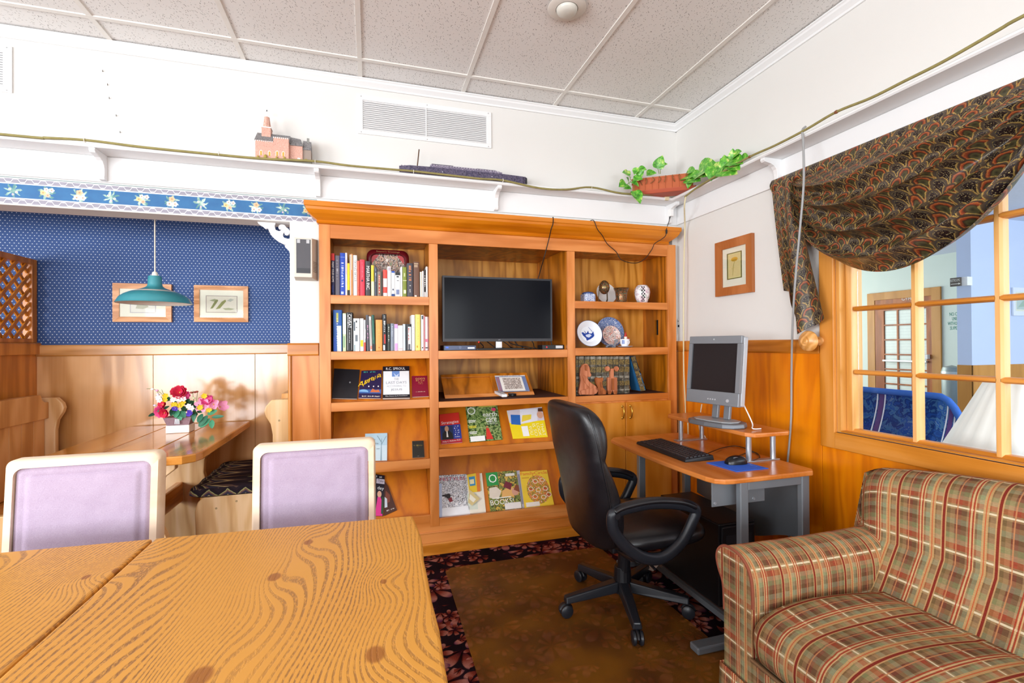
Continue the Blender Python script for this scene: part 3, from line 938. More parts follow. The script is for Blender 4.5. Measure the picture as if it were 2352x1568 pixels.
# painted notice on the far wall, partly hidden by the blue wall
nt_ = thing('wall_notice', 'green lettered notice painted on the far wall beside the door', 'notice', (FX, 4.9, 1.6))
yl = pX(2198, 740, FX).y
for k, (s_, a, hid) in enumerate((('NO C', 2181, 'HILDREN'), ('UNE', 2187, ''), ('WITHO', 2177, ''), ('SUPE', 2182, ''))):
    y1 = pX(a, 740, FX).y
    zc = pX(2190, 721 + k * 10.7, FX).z
    text(s_, (FX - 0.001, y1, zc - 0.026), (0, -1, 0), (0, 0, 1), P('#2E8A78', 0.6), nt_, w=(y1 - yl) * 1.02, h=0.052, center=False)
# restroom arrow sign on the end of the blue wall
sg = thing('restroom_sign', 'small dark restroom arrow sign on the blue wall end', 'sign', (6.1, CRN.y + 0.1, 1.7))
a_, b_ = pX(2182, 639, 6.1), pX(2206, 656, 6.1)
MB().box(6.10, 6.12, b_.y, a_.y, b_.z, a_.z).build('sign_board', P('#5A5148', 0.5), sg)
MB().box(6.12, 6.20, b_.y - 0.05, b_.y - 0.0005, b_.z, a_.z).build('side_plate', P('#ECECEC', 0.5), sg)
text('RESTROOMS', (6.099, (a_.y + b_.y) / 2, a_.z - 0.028), (0, -1, 0), (0, 0, 1), P('#E8E4DA'), sg, w=(a_.y - b_.y) * 0.9, h=0.03)
cy_ = (a_.y + b_.y) / 2
ar = MB(); ar.box(6.0985, 6.0995, cy_ - 0.03, cy_ + 0.04, b_.z + 0.022, b_.z + 0.028); ar.prism([(cy_ - 0.03, b_.z + 0.014), (cy_ - 0.05, b_.z + 0.025), (cy_ - 0.03, b_.z + 0.036)], 'x', 6.0985, 6.0995)
ar.build('arrow', P('#E8E4DA'), sg)
# ================================================================ built-in bookcase
bc = thing('bookcase', 'tall built-in varnished oak bookcase filling the wall beside the post', 'bookcase', (0.9, BY, 0))
ST = [(BX0, -0.218), (0.343, 0.396), (1.251, 1.304), (2.017, BX1)]
CELL = {'L': (-0.218, 0.343), 'M': (0.396, 1.251), 'R': (1.304, 2.017)}
FD = 0.020       # face frame thickness
TOPZ = 1.967
for i, (a, b) in enumerate(ST):
    MB().box(a, b, BY, BY + FD, 0.167 if i in (1, 2) else 0.0, TOPZ if i in (0, 3) else 1.883).build('stile', 'oak_z', bc, bevel=0.0015)
MB().box(ST[0][1], ST[3][0], BY, BY + FD, 1.884, TOPZ).build('top_rail', 'oak_x', bc, bevel=0.0015)
DEPTH = {'L': 3.20, 'M': 3.50, 'R': 3.22}
# carcass: sides, dividers, backs, top
for k, (a, b) in CELL.items():
    yb = DEPTH[k]
    MB().box(a - 0.02, b + 0.02, yb, yb + 0.008, 0.1, 1.96).build('back_panel', 'oak_back', bc)
    MB().box(a - 0.016, a - 0.0005, BY + FD, yb, 0.1, 1.96).build('side_panel', 'oak_inner', bc)
    if k != 'R':
        MB().box(b + 0.0005, b + 0.016, BY + FD, yb, 0.1, 1.96).build('side_panel', 'oak_inner', bc)
    else:   # right side has a slot cut in it
        s0, s1 = 3.02, 3.065
        z0, z1 = 1.33, 1.44
        mb = MB()
        mb.box(b + 0.0005, b + 0.016, BY + FD, s0, 0.1, 1.96).box(b + 0.0005, b + 0.016, s1, yb, 0.1, 1.96).box(b + 0.0005, b + 0.016, s0, s1, 0.1, z0).box(b + 0.0005, b + 0.016, s0, s1, z1, 1.96)
        mb.build('side_panel', 'oak_inner', bc)
        MB().box(b + 0.017, b + 0.02, s0 - 0.01, s1 + 0.01, z0 - 0.01, z1 + 0.01).build('slot_backing', P('#080605', 0.9), bc)
    MB().box(a - 0.016, b + 0.016, BY + FD, yb, 1.9, 1.915).build('top_panel', 'oak_inner', bc)
SH = {'L': [(1.509, 1.559), (1.187, 1.234), (0.889, 0.940), (0.521, 0.580), (0.195, 0.241)],
      'M': [(1.181, 1.232), (0.884, 0.921), (0.585, 0.632), (0.167, 0.212)],
      'R': [(1.505, 1.554), (1.190, 1.241), (0.877, 0.919)]}
FLAT = {'L': 2, 'M': 2, 'R': 3}
SLY = 3.13
SLANT = {}
for k, shs in SH.items():
    a, b = CELL[k]
    for i, (z0, z1) in enumerate(shs):
        MB().box(a + 0.0005, b - 0.0005, BY + 0.001, BY + FD, z0, z1).build('shelf_edge', 'oak_x', bc, bevel=0.0015)
        if i < FLAT[k]:
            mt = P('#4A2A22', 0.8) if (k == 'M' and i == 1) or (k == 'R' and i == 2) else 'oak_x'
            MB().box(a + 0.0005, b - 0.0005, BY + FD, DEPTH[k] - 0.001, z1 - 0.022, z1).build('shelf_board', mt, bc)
        else:
            zt = shs[i - 1][0] if i > 0 else z1 + 0.3
            # ledge, lip and slanted display board
            MB().prism([(BY + FD, z1 - 0.03), (BY + FD + 0.045, z1 - 0.03), (BY + FD + 0.045, z1 - 0.012), (BY + FD, z1 - 0.012)], 'x', a + 0.0005, b - 0.0005).build('ledge', 'oak_x', bc)
            p0 = Vector((0, BY + FD + 0.030, z1 - 0.012)); p1 = Vector((0, SLY, zt - 0.002))
            n = Vector((0, p1.z - p0.z, -(p1.y - p0.y))).normalized()
            MB().prism([(p0.y, p0.z), (p1.y, p1.z), (p1.y + n.y * 0.012, p1.z + n.z * 0.012), (p0.y + n.y * 0.012, p0.z + n.z * 0.012)], 'x', a + 0.0005, b - 0.0005).build('display_board', 'oak_slant', bc)
            SLANT[(k, i)] = (p0, -n, (p1 - p0).normalized())
# cabinet doors under the right column
for a, b in ((1.314, 1.664), (1.667, 2.025)):
    dr = MB().box(a, b, BY - 0.018, BY - 0.0005, 0.19, 0.868).build('cabinet_door', 'cabinet_door', bc, bevel=0.004)
    hx = pY(1429 if a < 1.5 else 1447.5, 950, BY - 0.018).x
    pts = [(hx, BY - 0.018, 0.842), (hx, BY - 0.034, 0.838), (hx, BY - 0.044, 0.815), (hx, BY - 0.044, 0.790), (hx, BY - 0.034, 0.767), (hx, BY - 0.018, 0.763)]
    MB().tube(spline(pts, 5), 0.0045, 8).ball((hx, BY - 0.021, 0.842), (0.007, 0.004, 0.009)).ball((hx, BY - 0.021, 0.763), (0.007, 0.004, 0.009)).build('handle', P('#C9A24A', 0.25, 0.9), dr, smooth=50)
MB().box(1.3045, 2.0165, BY + 0.001, BY + FD, 0.167, 0.876).build('cabinet_frame', 'oak_z', bc)
# plinth and baseboard
MB().box(BX0 + 0.0615, BX1 - 0.0685, BY + 0.004, BY + FD, 0.06, 0.1665).box(-0.2175, 0.3425, BY + 0.004, BY + FD, 0.1665, 0.1945).build('plinth', 'oak_x', bc)
MB().prism([(BY - 0.0005, 0), (BY - 0.010, 0), (BY - 0.010, 0.062), (BY - 0.004, 0.070), (BY - 0.0005, 0.070)], 'x', BX0, BX1).build('baseboard', 'trim_wood_x', bc)
MB().box(BX0 + 0.01, BX1, BY - 0.004, BY + 0.003, 0.128, 0.136).build('plinth_bead', 'oak_x', bc, bevel=0.002)
# crown of the bookcase: moulded profile swept with returns at both ends
prof = [(0.0, 1.962), (0.010, 1.965), (0.014, 1.972), (0.010, 1.979), (0.012, 1.983), (0.030, 1.995), (0.050, 2.012), (0.062, 2.030), (0.066, 2.044), (0.072, 2.048), (0.072, 2.074), (0.0, 2.074)]
mb = MB()
xl, xr = BX0 + 0.002, BX1 - 0.074
mb.hexa([(xl - o, BY - o, z) for o, z in prof], [(xr + o, BY - o, z) for o, z in prof])
mb.build('crown', 'oak_crown', bc)
mb = MB(); mb.hexa([(xl - o, BY - o, z) for o, z in prof], [(xl - o, WY - 0.0125, z) for o, z in prof]); mb.build('crown_return', 'oak_crown', bc)
mb = MB(); mb.hexa([(xr + o, BY - o, z) for o, z in prof], [(xr + o, WY - 0.0125, z) for o, z in prof]); mb.build('crown_return', 'oak_crown', bc)
MB().box(xl, xr + 0.07, BY, WY - 0.0125, 2.05, 2.0745).build('crown_top', 'oak_crown', bc)
# uneven caulk strip between crown and wall
mb = MB()
mb.box(xl - 0.07, xr + 0.07, WY - 0.05, WY - 0.0125, 2.075, 2.092)
mb.build('filler_strip', 'trim_paint', bc)

# ================================================================ helpers for printed covers
class Face:
    """printed face: quad TL, TR, BR, BL; (s,t) = right, up in 0..1"""
    def __init__(s, tl, tr, br, bl, parent):
        s.tl, s.tr, s.br, s.bl = [Vector(p) for p in (tl, tr, br, bl)]
        s.par = parent
        s.n = (s.tr - s.tl).cross(s.bl - s.tl).normalized() * -1
        s.k = 0
        s.W = ((s.tr - s.tl).length + (s.br - s.bl).length) / 2
        s.H = ((s.tl - s.bl).length + (s.tr - s.br).length) / 2
    def p(s, u, v, w=0.0):
        a = s.bl.lerp(s.br, u); b = s.tl.lerp(s.tr, u)
        return a.lerp(b, v) + s.n * w
    def lift(s):
        s.k += 1
        return 0.0003 + 0.00025 * s.k
    def poly(s, pts, mat, name='print'):
        w_ = s.lift()
        mb = MB(); mb.add([s.p(u, v, w_) for u, v in pts], [tuple(range(len(pts)))])
        return mb.build(name, mat, s.par)
    def rect(s, u0, u1, v0, v1, mat, name='print'):
        return s.poly([(u0, v0), (u1, v0), (u1, v1), (u0, v1)], mat, name)
    def disc(s, u, v, ru, rv, mat, n=14, name='print', a0=0.0, a1=6.28318):
        return s.poly([(u + ru * math.cos(a0 + (a1 - a0) * i / n), v + rv * math.sin(a0 + (a1 - a0) * i / n)) for i in range(n)], mat, name)
    def scrib(s, n, u, v, mat, w, h):
        k = s.lift()
        return scrib(lambda e, f_: s.p(u + (e - .5) * w, v + (f_ - .5) * h, k), n, mat, s.par)
    def text(s, body, u, v, mat, w=None, h=None, rot=0.0):
        r = (s.tr - s.tl).normalized(); up = (s.tl - s.bl).normalized()
        if rot:
            q = Matrix.Rotation(rot, 3, s.n)
            r, up = q @ r, q @ up
        return text(body, s.p(u, v), r, up, mat, s.par, w=w * s.W if w and not rot else (w * s.H if w else None), h=(h * s.H if h and not rot else (h * s.W if h else None)), lift=s.lift())
def plane_quad(pxs, o, n):
    return [pPl(x, y, o, n) for x, y in pxs]
# ================================================================ books on the flat shelves
SPY = 2.945
WHT, INK = '#F2F0EC', '#1A1A1E'
READ = {'PAINT YOUR HOME', 'SKIING SKILLS', 'MARTHA INC.', 'CAVEAT'}
def scrib(fr, n, mat, par, seed=1):
    """a row of small marks standing for lettering too small to read in the photograph"""
    mb = MB(); rg = random.Random(n * 7 + seed)
    for k in range(n):
        a_, b_ = (k + 0.12) / n, (k + 0.78) / n
        lo_, hi_ = rg.choice(((0.1, 0.9), (0.1, 0.65), (0.2, 0.9), (0.1, 0.8)))
        if rg.random() < 0.12: continue
        m_ = a_ + (b_ - a_) * rg.choice((0.4, 0.6, 1.0))
        mb.add([fr(a_, lo_), fr(m_, lo_), fr(m_, hi_), fr(a_, hi_)], [(0, 1, 2, 3)])
    o = mb.build('lettering', mat, par)
    o['kind'] = 'stuff'
    return o
def book(x0, x1, top, zb, col, label, prints=(), depth=0.15, spy=SPY, group=None, lean=0.0, rough=0.45):
    """x0,x1,top in photo pixels; zb shelf height; lean = pixel shift of the top to the right"""
    cy = top + 40
    a = pY(x0, cy, spy).x + 0.0004; b = pY(x1, cy, spy).x - 0.0004
    lo, hi = [q for q in CELL.values() if q[0] - 0.05 < (a + b) / 2 < q[1] + 0.05][0]
    a, b = max(a, lo + 0.001), min(b, hi - 0.001)
    zt = pY((x0 + x1) / 2, top, spy).z
    hgt = zt - zb
    t = thing('book', label, 'book', ((a + b) / 2, spy, zb), group=group)
    sh = (pY(x1 + lean, cy, spy).x - pY(x1, cy, spy).x) / hgt
    def q(x, y, z): return (x + sh * (z - zb), y, z)
    def bx(xa, xb, ya, yb, za, zb_):
        return [q(xa, ya, za), q(xb, ya, za), q(xb, yb, za), q(xa, yb, za)], [q(xa, ya, zb_), q(xb, ya, zb_), q(xb, yb, zb_), q(xa, yb, zb_)]
    m = MB()
    th = min(0.003, (b - a) * 0.2)
    r_ = min(0.004, (b - a) * 0.25)
    # rounded spine
    n = 6
    pr = [(a, spy + depth), (a, spy + r_)] + [(a + (b - a) * (0.5 - 0.5 * math.cos(math.pi * k / n)), spy + r_ * (1 - math.sin(math.pi * k / n))) for k in range(1, n)] + [(b, spy + r_), (b, spy + depth), (b - th, spy + depth), (b - th, spy + r_ + 0.003), (a + th, spy + r_ + 0.003), (a + th, spy + depth)]
    m.hexa([q(x, y, zb + 0.0002) for x, y in pr], [q(x, y, zt) for x, y in pr])
    m.build('cover', P(col, rough), t)
    A, B = bx(a + th + 0.0002, b - th - 0.0002, spy + r_ + 0.0032, spy + depth - 0.006, zb + 0.003, zt - 0.004)
    MB().hexa(A, B).build('pages', P('#E6DEC8', 0.9), t)
    W = b - a
    yy = spy - 0.0004
    for k, pr_ in enumerate(prints):
        y = yy - 0.0002 * k
        if pr_[0] == 'band':
            _, v0, v1, c = pr_[:4]
            u0, u1 = (pr_[4], pr_[5]) if len(pr_) > 4 else (0.04, 0.96)
            za, zc = zb + hgt * v0, zb + hgt * v1
            xa, xb = a + W * u0, a + W * u1
            MB().add([q(xa, y, za), q(xb, y, za), q(xb, y, zc), q(xa, y, zc)], [(0, 1, 2, 3)])
            mb = MB(); mb.add([q(xa, y, za), q(xb, y, za), q(xb, y, zc), q(xa, y, zc)], [(0, 1, 2, 3)])
            mb.build('spine_band', P(c, 0.5), t)
        else:
            _, s_, v0, v1, c = pr_[:5]
            u = pr_[5] if len(pr_) > 5 else 0.62
            if s_ not in READ:
                scrib(lambda e, f_: Vector(q(a + W * (0.5 + (f_ - 0.5) * u * 0.8), y, zb + hgt * (v1 + (v0 - v1) * e))), len(s_), P(c, 0.5), t)
                continue
            zc = zb + hgt * (v0 + v1) / 2
            text(s_, (a + W * 0.5 + sh * (zc - zb), y, zc), (-sh, 0, -1), (1, 0, 0), P(c, 0.5), t, w=hgt * (v1 - v0), h=W * u)
    return t
def Z1(px, py): return 740 + px / 5.407, 540 + py / 5.407
def row(zb, items):
    for it in items:
        x0, x1, top, col, lab = it[:5]
        pr = it[5] if len(it) > 5 else ()
        ln = it[6] if len(it) > 6 else 0
        a, b = Z1(x0, 0)[0], Z1(x1, 0)[0]
        book(a, b, Z1(0, top)[1], zb, col, lab, pr, lean=ln)
row(1.5592, [
 (105, 156, 225, '#23244F', 'navy paperback with a red top and white spine title, tray shelf', [('band', .83, 1.0, '#D8322C'), ('text', 'PAINT YOUR HOME', .32, .80, WHT), ('band', .08, .24, '#33408C', .3, .6)]),
 (159, 218, 252, '#6B6876', 'slate grey hardback with faint spine letters, tray shelf', [('text', 'VICTORY', .36, .9, '#8C8A98'), ('band', .6, .68, '#AAA9B4', .35, .65)]),
 (220, 285, 220, '#1E49B8', 'tall bright blue hardback with white spine lettering, tray shelf', [('band', .9, .905, '#BFD0F0'), ('text', 'HUMOR IN UNIFORM', .2, .78, '#DDE6F8', .7), ('band', .04, .1, '#C4D2F2', .2, .7)]),
 (286, 311, 218, '#F0E2E4', 'tall thin pale pink paperback beside the bright blue book', [('band', .5, .86, '#E3A5AF', .3, .6)]),
 (312, 343, 348, '#F2CB16', 'short yellow book with a black foot, tray shelf', [('band', .0, .18, '#20201E')]),
 (343.5, 356, 240, '#F3F1EC', 'very thin tall white booklet behind the yellow book'),
 (357, 381, 232, '#E8955E', 'thin peach orange paperback with a white strip, tray shelf', [('band', .62, .98, '#F3C9A4', .2, .7)]),
 (385, 434, 248, '#F5F4F0', 'tall white paperback with grey spine title, tray shelf', [('text', 'SKIING SKILLS', .36, .87, '#5D6468', .6)]),
 (435, 465, 318, '#E0604C', 'thin coral red paperback beside the tall white book', [('text', 'GARDEN', .1, .3, '#A93A30', .5)]),
 (467, 531, 303, '#D73A4E', 'thick crimson hardback with a tiny emblem, tray shelf', [('band', .40, .45, '#3B2C4A', .3, .62), ('text', 'AMERICAN LOVE STORY', .5, .92, '#E9768A', .4)]),
 (536, 603, 322, '#3C3A3C', 'thick charcoal hardback with large white spine title, tray shelf', [('text', 'MARTHA INC.', .18, .86, '#ECEAE6', .6)]),
 (607, 646, 372, '#D8C640', 'yellow green paperback with a pale foot, tray shelf', [('band', .02, .48, '#DAD9B8')]),
 (648, 683, 400, '#444A58', 'slim dark blue grey book below the tray', [('text', 'TRUE NORTH', .5, .95, '#C8CCD4', .5)]),
 (684, 736, 455, '#7F7668', 'short grey brown book with red patterned spine below the tray', [('band', .1, .88, '#B3533F', .3, .7), ('text', 'TREASURES', .15, .85, '#E2D4C0', .35)]),
 (737, 753, 455, '#43413C', 'very thin dark book below the tray'),
 (755, 809, 430, '#DE4C40', 'red and white paperback standing under the tray corner', [('band', .36, .68, '#F1D9D2'), ('band', .0, .14, '#F3E7E2')]),
 (810, 856, 388, '#F4F3F2', 'plain white paperback standing in front of the tray', [('band', .86, .97, '#B9ADB6', .2, .8)]),
 (859, 903, 445, '#F2F3F4', 'short white book with a blue head and foot below the tray', [('band', .93, 1.0, '#2A58B0'), ('band', .0, .12, '#2D4A86'), ('band', .25, .32, '#444A60', .3, .7)]),
 (905, 971, 460, '#F0EFEF', 'short white book with black splashes on its spine below the tray', [('band', .88, 1.0, '#242424'), ('text', 'ICES', .5, .86, '#33363C', .7), ('band', .1, .3, '#7683A8', .2, .8)]),
 (972, 998, 395, '#F3F3F1', 'thin plain white book beside the olive green one'),
 (1000, 1051, 395, '#7E8B33', 'olive green paperback with pale spine marks, tray shelf', [('band', .68, .80, '#C3CB94', .3, .6), ('band', .54, .56, '#D6DBB0'), ('band', .12, .24, '#DDE0BC', .2, .8)]),
 (1054, 1131, 347, '#44424A', 'thick dark grey hardback with orange spine lettering, tray shelf', [('text', 'BLOOD RUN', .48, .93, '#E38A52', .62), ('text', 'SCOTT', .12, .42, '#D8D2CA', .3)]),
 (1135, 1209, 332, '#6B4A3A', 'thick chocolate brown hardback with pale lettering, tray shelf', [('band', .94, .96, '#C9B594', .1, .8), ('band', .85, .92, '#A88F76', .1, .7), ('band', .02, .06, '#E8E0D4', .15, .5)]),
 (1216, 1240, 455, '#E8E2CF', 'thin short cream booklet at the end of the tray shelf'),
 (1242, 1263, 445, '#F2F1EE', 'thin short white booklet at the end of the tray shelf'),
 (1264, 1288, 430, '#2C2C30', 'thin black and white booklet at the end of the tray shelf', [('text', 'HIDDEN', .35, .8, '#F2F2F2', .7), ('band', .0, .2, '#CFCFCF')]),
 (1289, 1319, 390, '#EFECE6', 'white paperback with a brown edge against the shelf divider', [('band', .0, 1, '#8A6A55', .75, .95)]),
])
row(1.2342, [
 (135, 246, 928, '#2A62B4', 'very thick blue to white hardback, first on its shelf', [('band', .0, .34, '#2458C0', .04, .3), ('band', .0, .62, '#DCE8EC', .45, .92), ('band', .7, .93, '#C8CC6A', .36, .6), ('text', 'SHADOW LIGHT', .1, .8, '#EAF2F6', .3)]),
 (254, 298, 968, '#C9D8B0', 'pale green and white paperback beside the thick blue one', [('band', .45, .97, '#E8EEE6'), ('band', .1, .4, '#8DB48C', .2, .6)]),
 (300, 381, 958, '#141416', 'thick black hardback with boxed white spine title', [('band', .03, .97, '#D8D8D8', .16, .2), ('band', .03, .97, '#D8D8D8', .8, .84), ('text', 'CAVEAT', .60, .95, '#F2F2F2', .52), ('text', 'RICHARD L. PALIN', .22, .54, '#C9C9C9', .25)]),
 (387, 464, 1033, '#F0F2F2', 'white paperback with dark ink splashes on its spine', [('band', .62, .9, '#59646E', .05, .3), ('band', .3, .5, '#6E7880', .3, .7), ('band', .0, .2, '#8AA2A8', .1, .3), ('text', 'JUNE', .55, .95, '#2C3138', .35)]),
 (469, 516, 1033, '#F1F0EC', 'white paperback with a yellow block on its spine', [('band', .14, .34, '#E8C42A', .1, .85)]),
 (518, 541, 1050, '#C6CAD0', 'thin grey booklet with a red foot', [('band', .0, .28, '#D24A3C'), ('band', .4, .7, '#F2F2F2')]),
 (550, 592, 990, '#4A4950', 'dark grey book with pink spine letters leaning left', [('text', 'PLEASURE', .3, .72, '#C888B0', .5)], -1.6),
 (594, 624, 1008, '#D9D6D0', 'mottled pale grey paperback leaning left', [('band', .1, .9, '#8E8A86', .3, .6), ('band', .05, .15, '#E0705C', .2, .8)], -2.6),
 (626, 661, 990, '#1F5548', 'dark green paperback leaning left', [('band', .3, .85, '#3E7A68', .3, .6), ('band', .02, .2, '#2A2A2C')], -2.4),
 (664, 748, 1050, '#E39A4E', 'thick orange book with faint yellow lettering', [('text', 'MANY WATERS', .5, .94, '#F3C16A', .28), ('band', .09, .13, '#B4652C', .4, .6)]),
 (752, 805, 980, '#1E1E20', 'black book with bold white and red spine design', [('text', 'LIFE OF PI', .5, .96, '#ECECEC', .6), ('band', .2, .45, '#B8342E', .3, .7), ('band', .02, .16, '#E6E6E6', .1, .5)], -1.0),
 (808, 849, 1100, '#2E342E', 'short dark green and black paperback mid shelf', [('text', 'HUNT FOR', .3, .9, '#C9CFC4', .4)]),
 (850, 894, 1095, '#7E8796', 'short grey blue paperback mid shelf', [('text', 'ROMANCE', .5, .9, '#C6CCD6', .5)]),
 (896, 941, 1103, '#EDE6F0', 'short white paperback with lilac head and foot', [('band', .84, 1, '#C79AD2'), ('band', .02, .28, '#C99BD0', .1, .9)]),
 (942, 1003, 1120, '#F4F3F2', 'short plain white book beside the lilac one', [('band', .06, .09, '#D8A0A0', .1, .9)]),
 (1005, 1041, 1103, '#C8D6DC', 'short pale blue paperback mid shelf', [('band', .0, 1, '#3A4048', .78, .95)]),
 (1043, 1109, 1103, '#2A2A2E', 'short black and white paperback with red lettering', [('band', .04, .9, '#E2DEDC', .35, .95), ('text', 'TOGETHER', .35, .85, '#C23A38', .35), ('band', .04, .25, '#55585E', .4, .8)]),
 (1111, 1153, 990, '#F4F4F2', 'tall white paperback with fine spine writing', [('text', 'THE LIFE OF', .45, .95, '#7E8086', .3)]),
 (1157, 1221, 983, '#F0D470', 'tall thick pale yellow paperback', [('text', 'THE JOURNEY HOME', .3, .9, '#D9B848', .3), ('band', .08, .14, '#C99C32', .2, .5)]),
 (1228, 1263, 990, '#EFEFEF', 'tall white paperback with a dark head mark', [('band', .88, .98, '#4A5A62', .2, .8), ('band', .06, .1, '#333333', .3, .7)]),
 (1264, 1278, 1000, '#D88A90', 'very thin pinkish red booklet'),
 (1280, 1313, 1012, '#F4EDEE', 'thin white paperback with pink splashes', [('band', .25, .34, '#DE7A98'), ('band', .06, .1, '#5A5A5A')]),
 (1315, 1330, 1012, '#E4B8BE', 'thin rose coloured booklet against the divider'),
])
# old leather set in the right column
def Z5(x, y=0): return 1300 + x / 4.126, 560 + y / 4.126
edges = [93, 122, 175, 230, 285, 340, 393, 448, 503, 553, 606]
m_mottle('old_leather', ['#38342C', '#4A463A', '#5C584C', '#7B776A'], 40, 0.6)
m_mottle('old_gilt', ['#6B5B32', '#8A7844', '#4A4030', '#B09A5C'], 90, 0.5)
m_mottle('old_pale', ['#6A675C', '#8A877A', '#A19E92'], 30, 0.6)
for i, (a, b) in enumerate(zip(edges, edges[1:])):
    x0, x1 = Z5(a)[0], Z5(b)[0]
    t = book(x0 + .35, x1 - .35, Z5(0, 1066)[1] + (i * 7 % 3) * .5, 0.9195, '#4A463C', 'old leather bound volume with gilt bands in a matching row', (), depth=0.14, spy=2.965, group='old leather volumes behind the wooden bears')
    for ch in t.children:
        if ch.name.startswith('cover'):
            ch.data.materials[0] = MATS['old_leather']
    A = pY(x0, 900, 2.965).x; B = pY(x1, 900, 2.965).x
    zt = pY(x0, Z5(0, 1066)[1], 2.965).z
    h_ = zt - 0.92
    for v0, v1, mt in ((.93, 1.0, 'old_pale'), (.78, .92, 'old_gilt'), (.58, .72, 'old_gilt'), (.42, .48, 'old_pale'), (.22, .34, 'old_gilt'), (.08, .12, 'old_pale')):
        MB().box(A + 0.0028, B - 0.0028, 2.9640, 2.9646, 0.92 + h_ * v0, 0.92 + h_ * v1).build('spine_band', mt, t)
# leaning volume at the end
def leanbook():
    tl, tr = pY(*Z5(610, 1072), 2.965), pY(*Z5(655, 1062), 2.965)
    br, bl = pY(*Z5(762, 1385), 2.965), pY(*Z5(708, 1395), 2.965)
    t = thing('book', 'old blue covered volume leaning against the leather row', 'book', (bl.x, 2.965, 0.92))
    dz = max(0, 0.9195 - bl.z)
    off = Vector((0, 0.13, 0))
    q = [p + Vector((0, 0, dz)) for p in (tl, tr, br, bl)]
    MB().slab(q, (0, 0.004, 0)).build('spine', 'old_gilt', t)
    d = (q[1] - q[0])
    MB().slab([q[0], q[0] + d * .1, q[3] + d * .1, q[3]], off).build('cover', P('#2A6A9C', 0.6), t)
    MB().slab([q[0] + d * .9, q[1], q[2], q[3] + d * .9], off).build('cover', P('#2A6A9C', 0.6), t)
    c0 = [q[0].lerp(q[3], .02) + d * .12, q[1].lerp(q[2], .02) - d * .12, q[2].lerp(q[1], .02) - d * .12, q[3].lerp(q[0], .02) + d * .12]
    MB().slab([p + Vector((0, .005, 0)) for p in c0], (0, 0.12, 0)).build('pages', P('#D8CDB0', 0.9), t)
    for v in (.12, .35, .55, .8):
        a, b = q[0].lerp(q[3], v), q[1].lerp(q[2], v)
        c_, e = q[1].lerp(q[2], v + .07), q[0].lerp(q[3], v + .07)
        MB().slab([p + Vector((0, -.001, 0)) for p in (a, b, c_, e)], (0, 0.0008, 0)).build('spine_band', 'old_leather', t)
leanbook()
# ================================================================ things on the slanted display boards
def onslant(key, pts):
    o, n, up = SLANT[key]
    return [pPl(x, y, o, n) for x, y in pts]
def booklet(key, pts, thick, col, name, label, cat, mat=None, page='#EDE8DC', lift=0.0):
    """pts TL,TR,BR,BL in photo pixels on the front face"""
    o, n, up = SLANT[key]
    n = Vector(n)
    # front face plane is thick above the board
    o2 = o + n * (thick + 0.001 + lift)
    q = [pPl(x, y, o2, n) for x, y in pts]
    base = (q[2] + q[3]) / 2
    t = thing(name, label, cat, base - n * thick)
    inn = 0.0012
    MB().slab(q, -n * inn).build('front_cover', mat or P(col, 0.35), t)
    MB().slab([p - n * (thick - inn) for p in q], -n * inn).build('back_cover', P(col, 0.4), t)
    c = sum(q, Vector()) / 4
    MB().slab([p.lerp(c, 0.012) - n * (inn + 0.0001) for p in q], -n * (thick - 2 * inn - 0.0002)).build('pages', P(page, 0.9), t)
    return t, Face(*q, t)
zz3 = lambda x, y: (980 + x / 3.563, 780 + y / 3.563)
zz2 = lambda x, y: (740 + x / 3.564, 810 + y / 3.564)
def Q(f, *p): return [f(*q) for q in p]
# --- left column, first display shelf
K = ('L', 2)
t, f = booklet(K, Q(zz2, (98, 128), (308, 138), (285, 376), (80, 370)), 0.012, '#26262A', 'binder', 'plain black binder leaning on the display shelf', 'binder')
f.disc(0.66, 0.54, 0.03, 0.03, P('#8E8E90'))
t, f = booklet(K, Q(zz2, (322, 146), (488, 140), (481, 372), (296, 368)), 0.012, '#2A2148', 'book', 'dark blue travel paperback with yellow curved title', 'book', lift=0.0005)
f.scrib(8, .42, .94, P('#3BAF9A'), .62, .06)
f.rect(0.0, 1, 0.16, 0.30, P('#3A5C9C')); f.disc(0.2, .2, .22, .1, P('#7FB0D8'), a1=3.1416); f.poly([(.5, .2), (.95, .2), (.88, .3), (.75, .27), (.6, .33)], P('#C76A3C'))
for i, ch in enumerate('Australia'):
    f.text(ch, .06 + .105 * i, .50 + .036 * i, P('#F0C21E'), h=.18 if i in (0,) else .13)
for i in range(3): f.disc(.42 + .22 * i, .40, .03, .025, P('#F3E6EA'))
f.scrib(23, .55, .05, P('#EDE6D8'), .8, .05)
t, f = booklet(K, Q(zz2, (496, 112), (714, 108), (720, 366), (495, 370)), 0.022, '#1C1A22', 'book', 'white hardback with black bands and an author title', 'book', lift=0.0012)
f.rect(.02, .98, .10, .84, P('#E4E7EA', 0.3)); f.text('R.C. SPROUL', .48, .92, P('#EDEDED'), w=.72, h=.08)
f.rect(.34, .62, .66, .84, P('#6A8CC8')); f.poly([(.40, .78), (.5, .70), (.6, .76), (.56, .66), (.46, .66)], P('#BFD0EA'))
f.text('THE', .5, .58, P('#A9ADB4'), w=.18, h=.07); f.text('LAST DAYS', .5, .47, P('#9A9EA6'), w=.76, h=.08); f.text('ACCORDING TO', .5, .36, P('#C3C6CB'), w=.72, h=.06); f.text('JESUS', .5, .24, P('#9A9EA6'), w=.42, h=.08)
f.text('When Did Jesus Say He Would Return?', .5, .05, P('#D8D8D8'), w=.8, h=.04)
t, f = booklet(K, Q(zz2, (734, 190), (874, 187), (878, 354), (737, 360)), 0.012, '#7E1530', 'book', 'small maroon devotional book with gilt lettering', 'book')
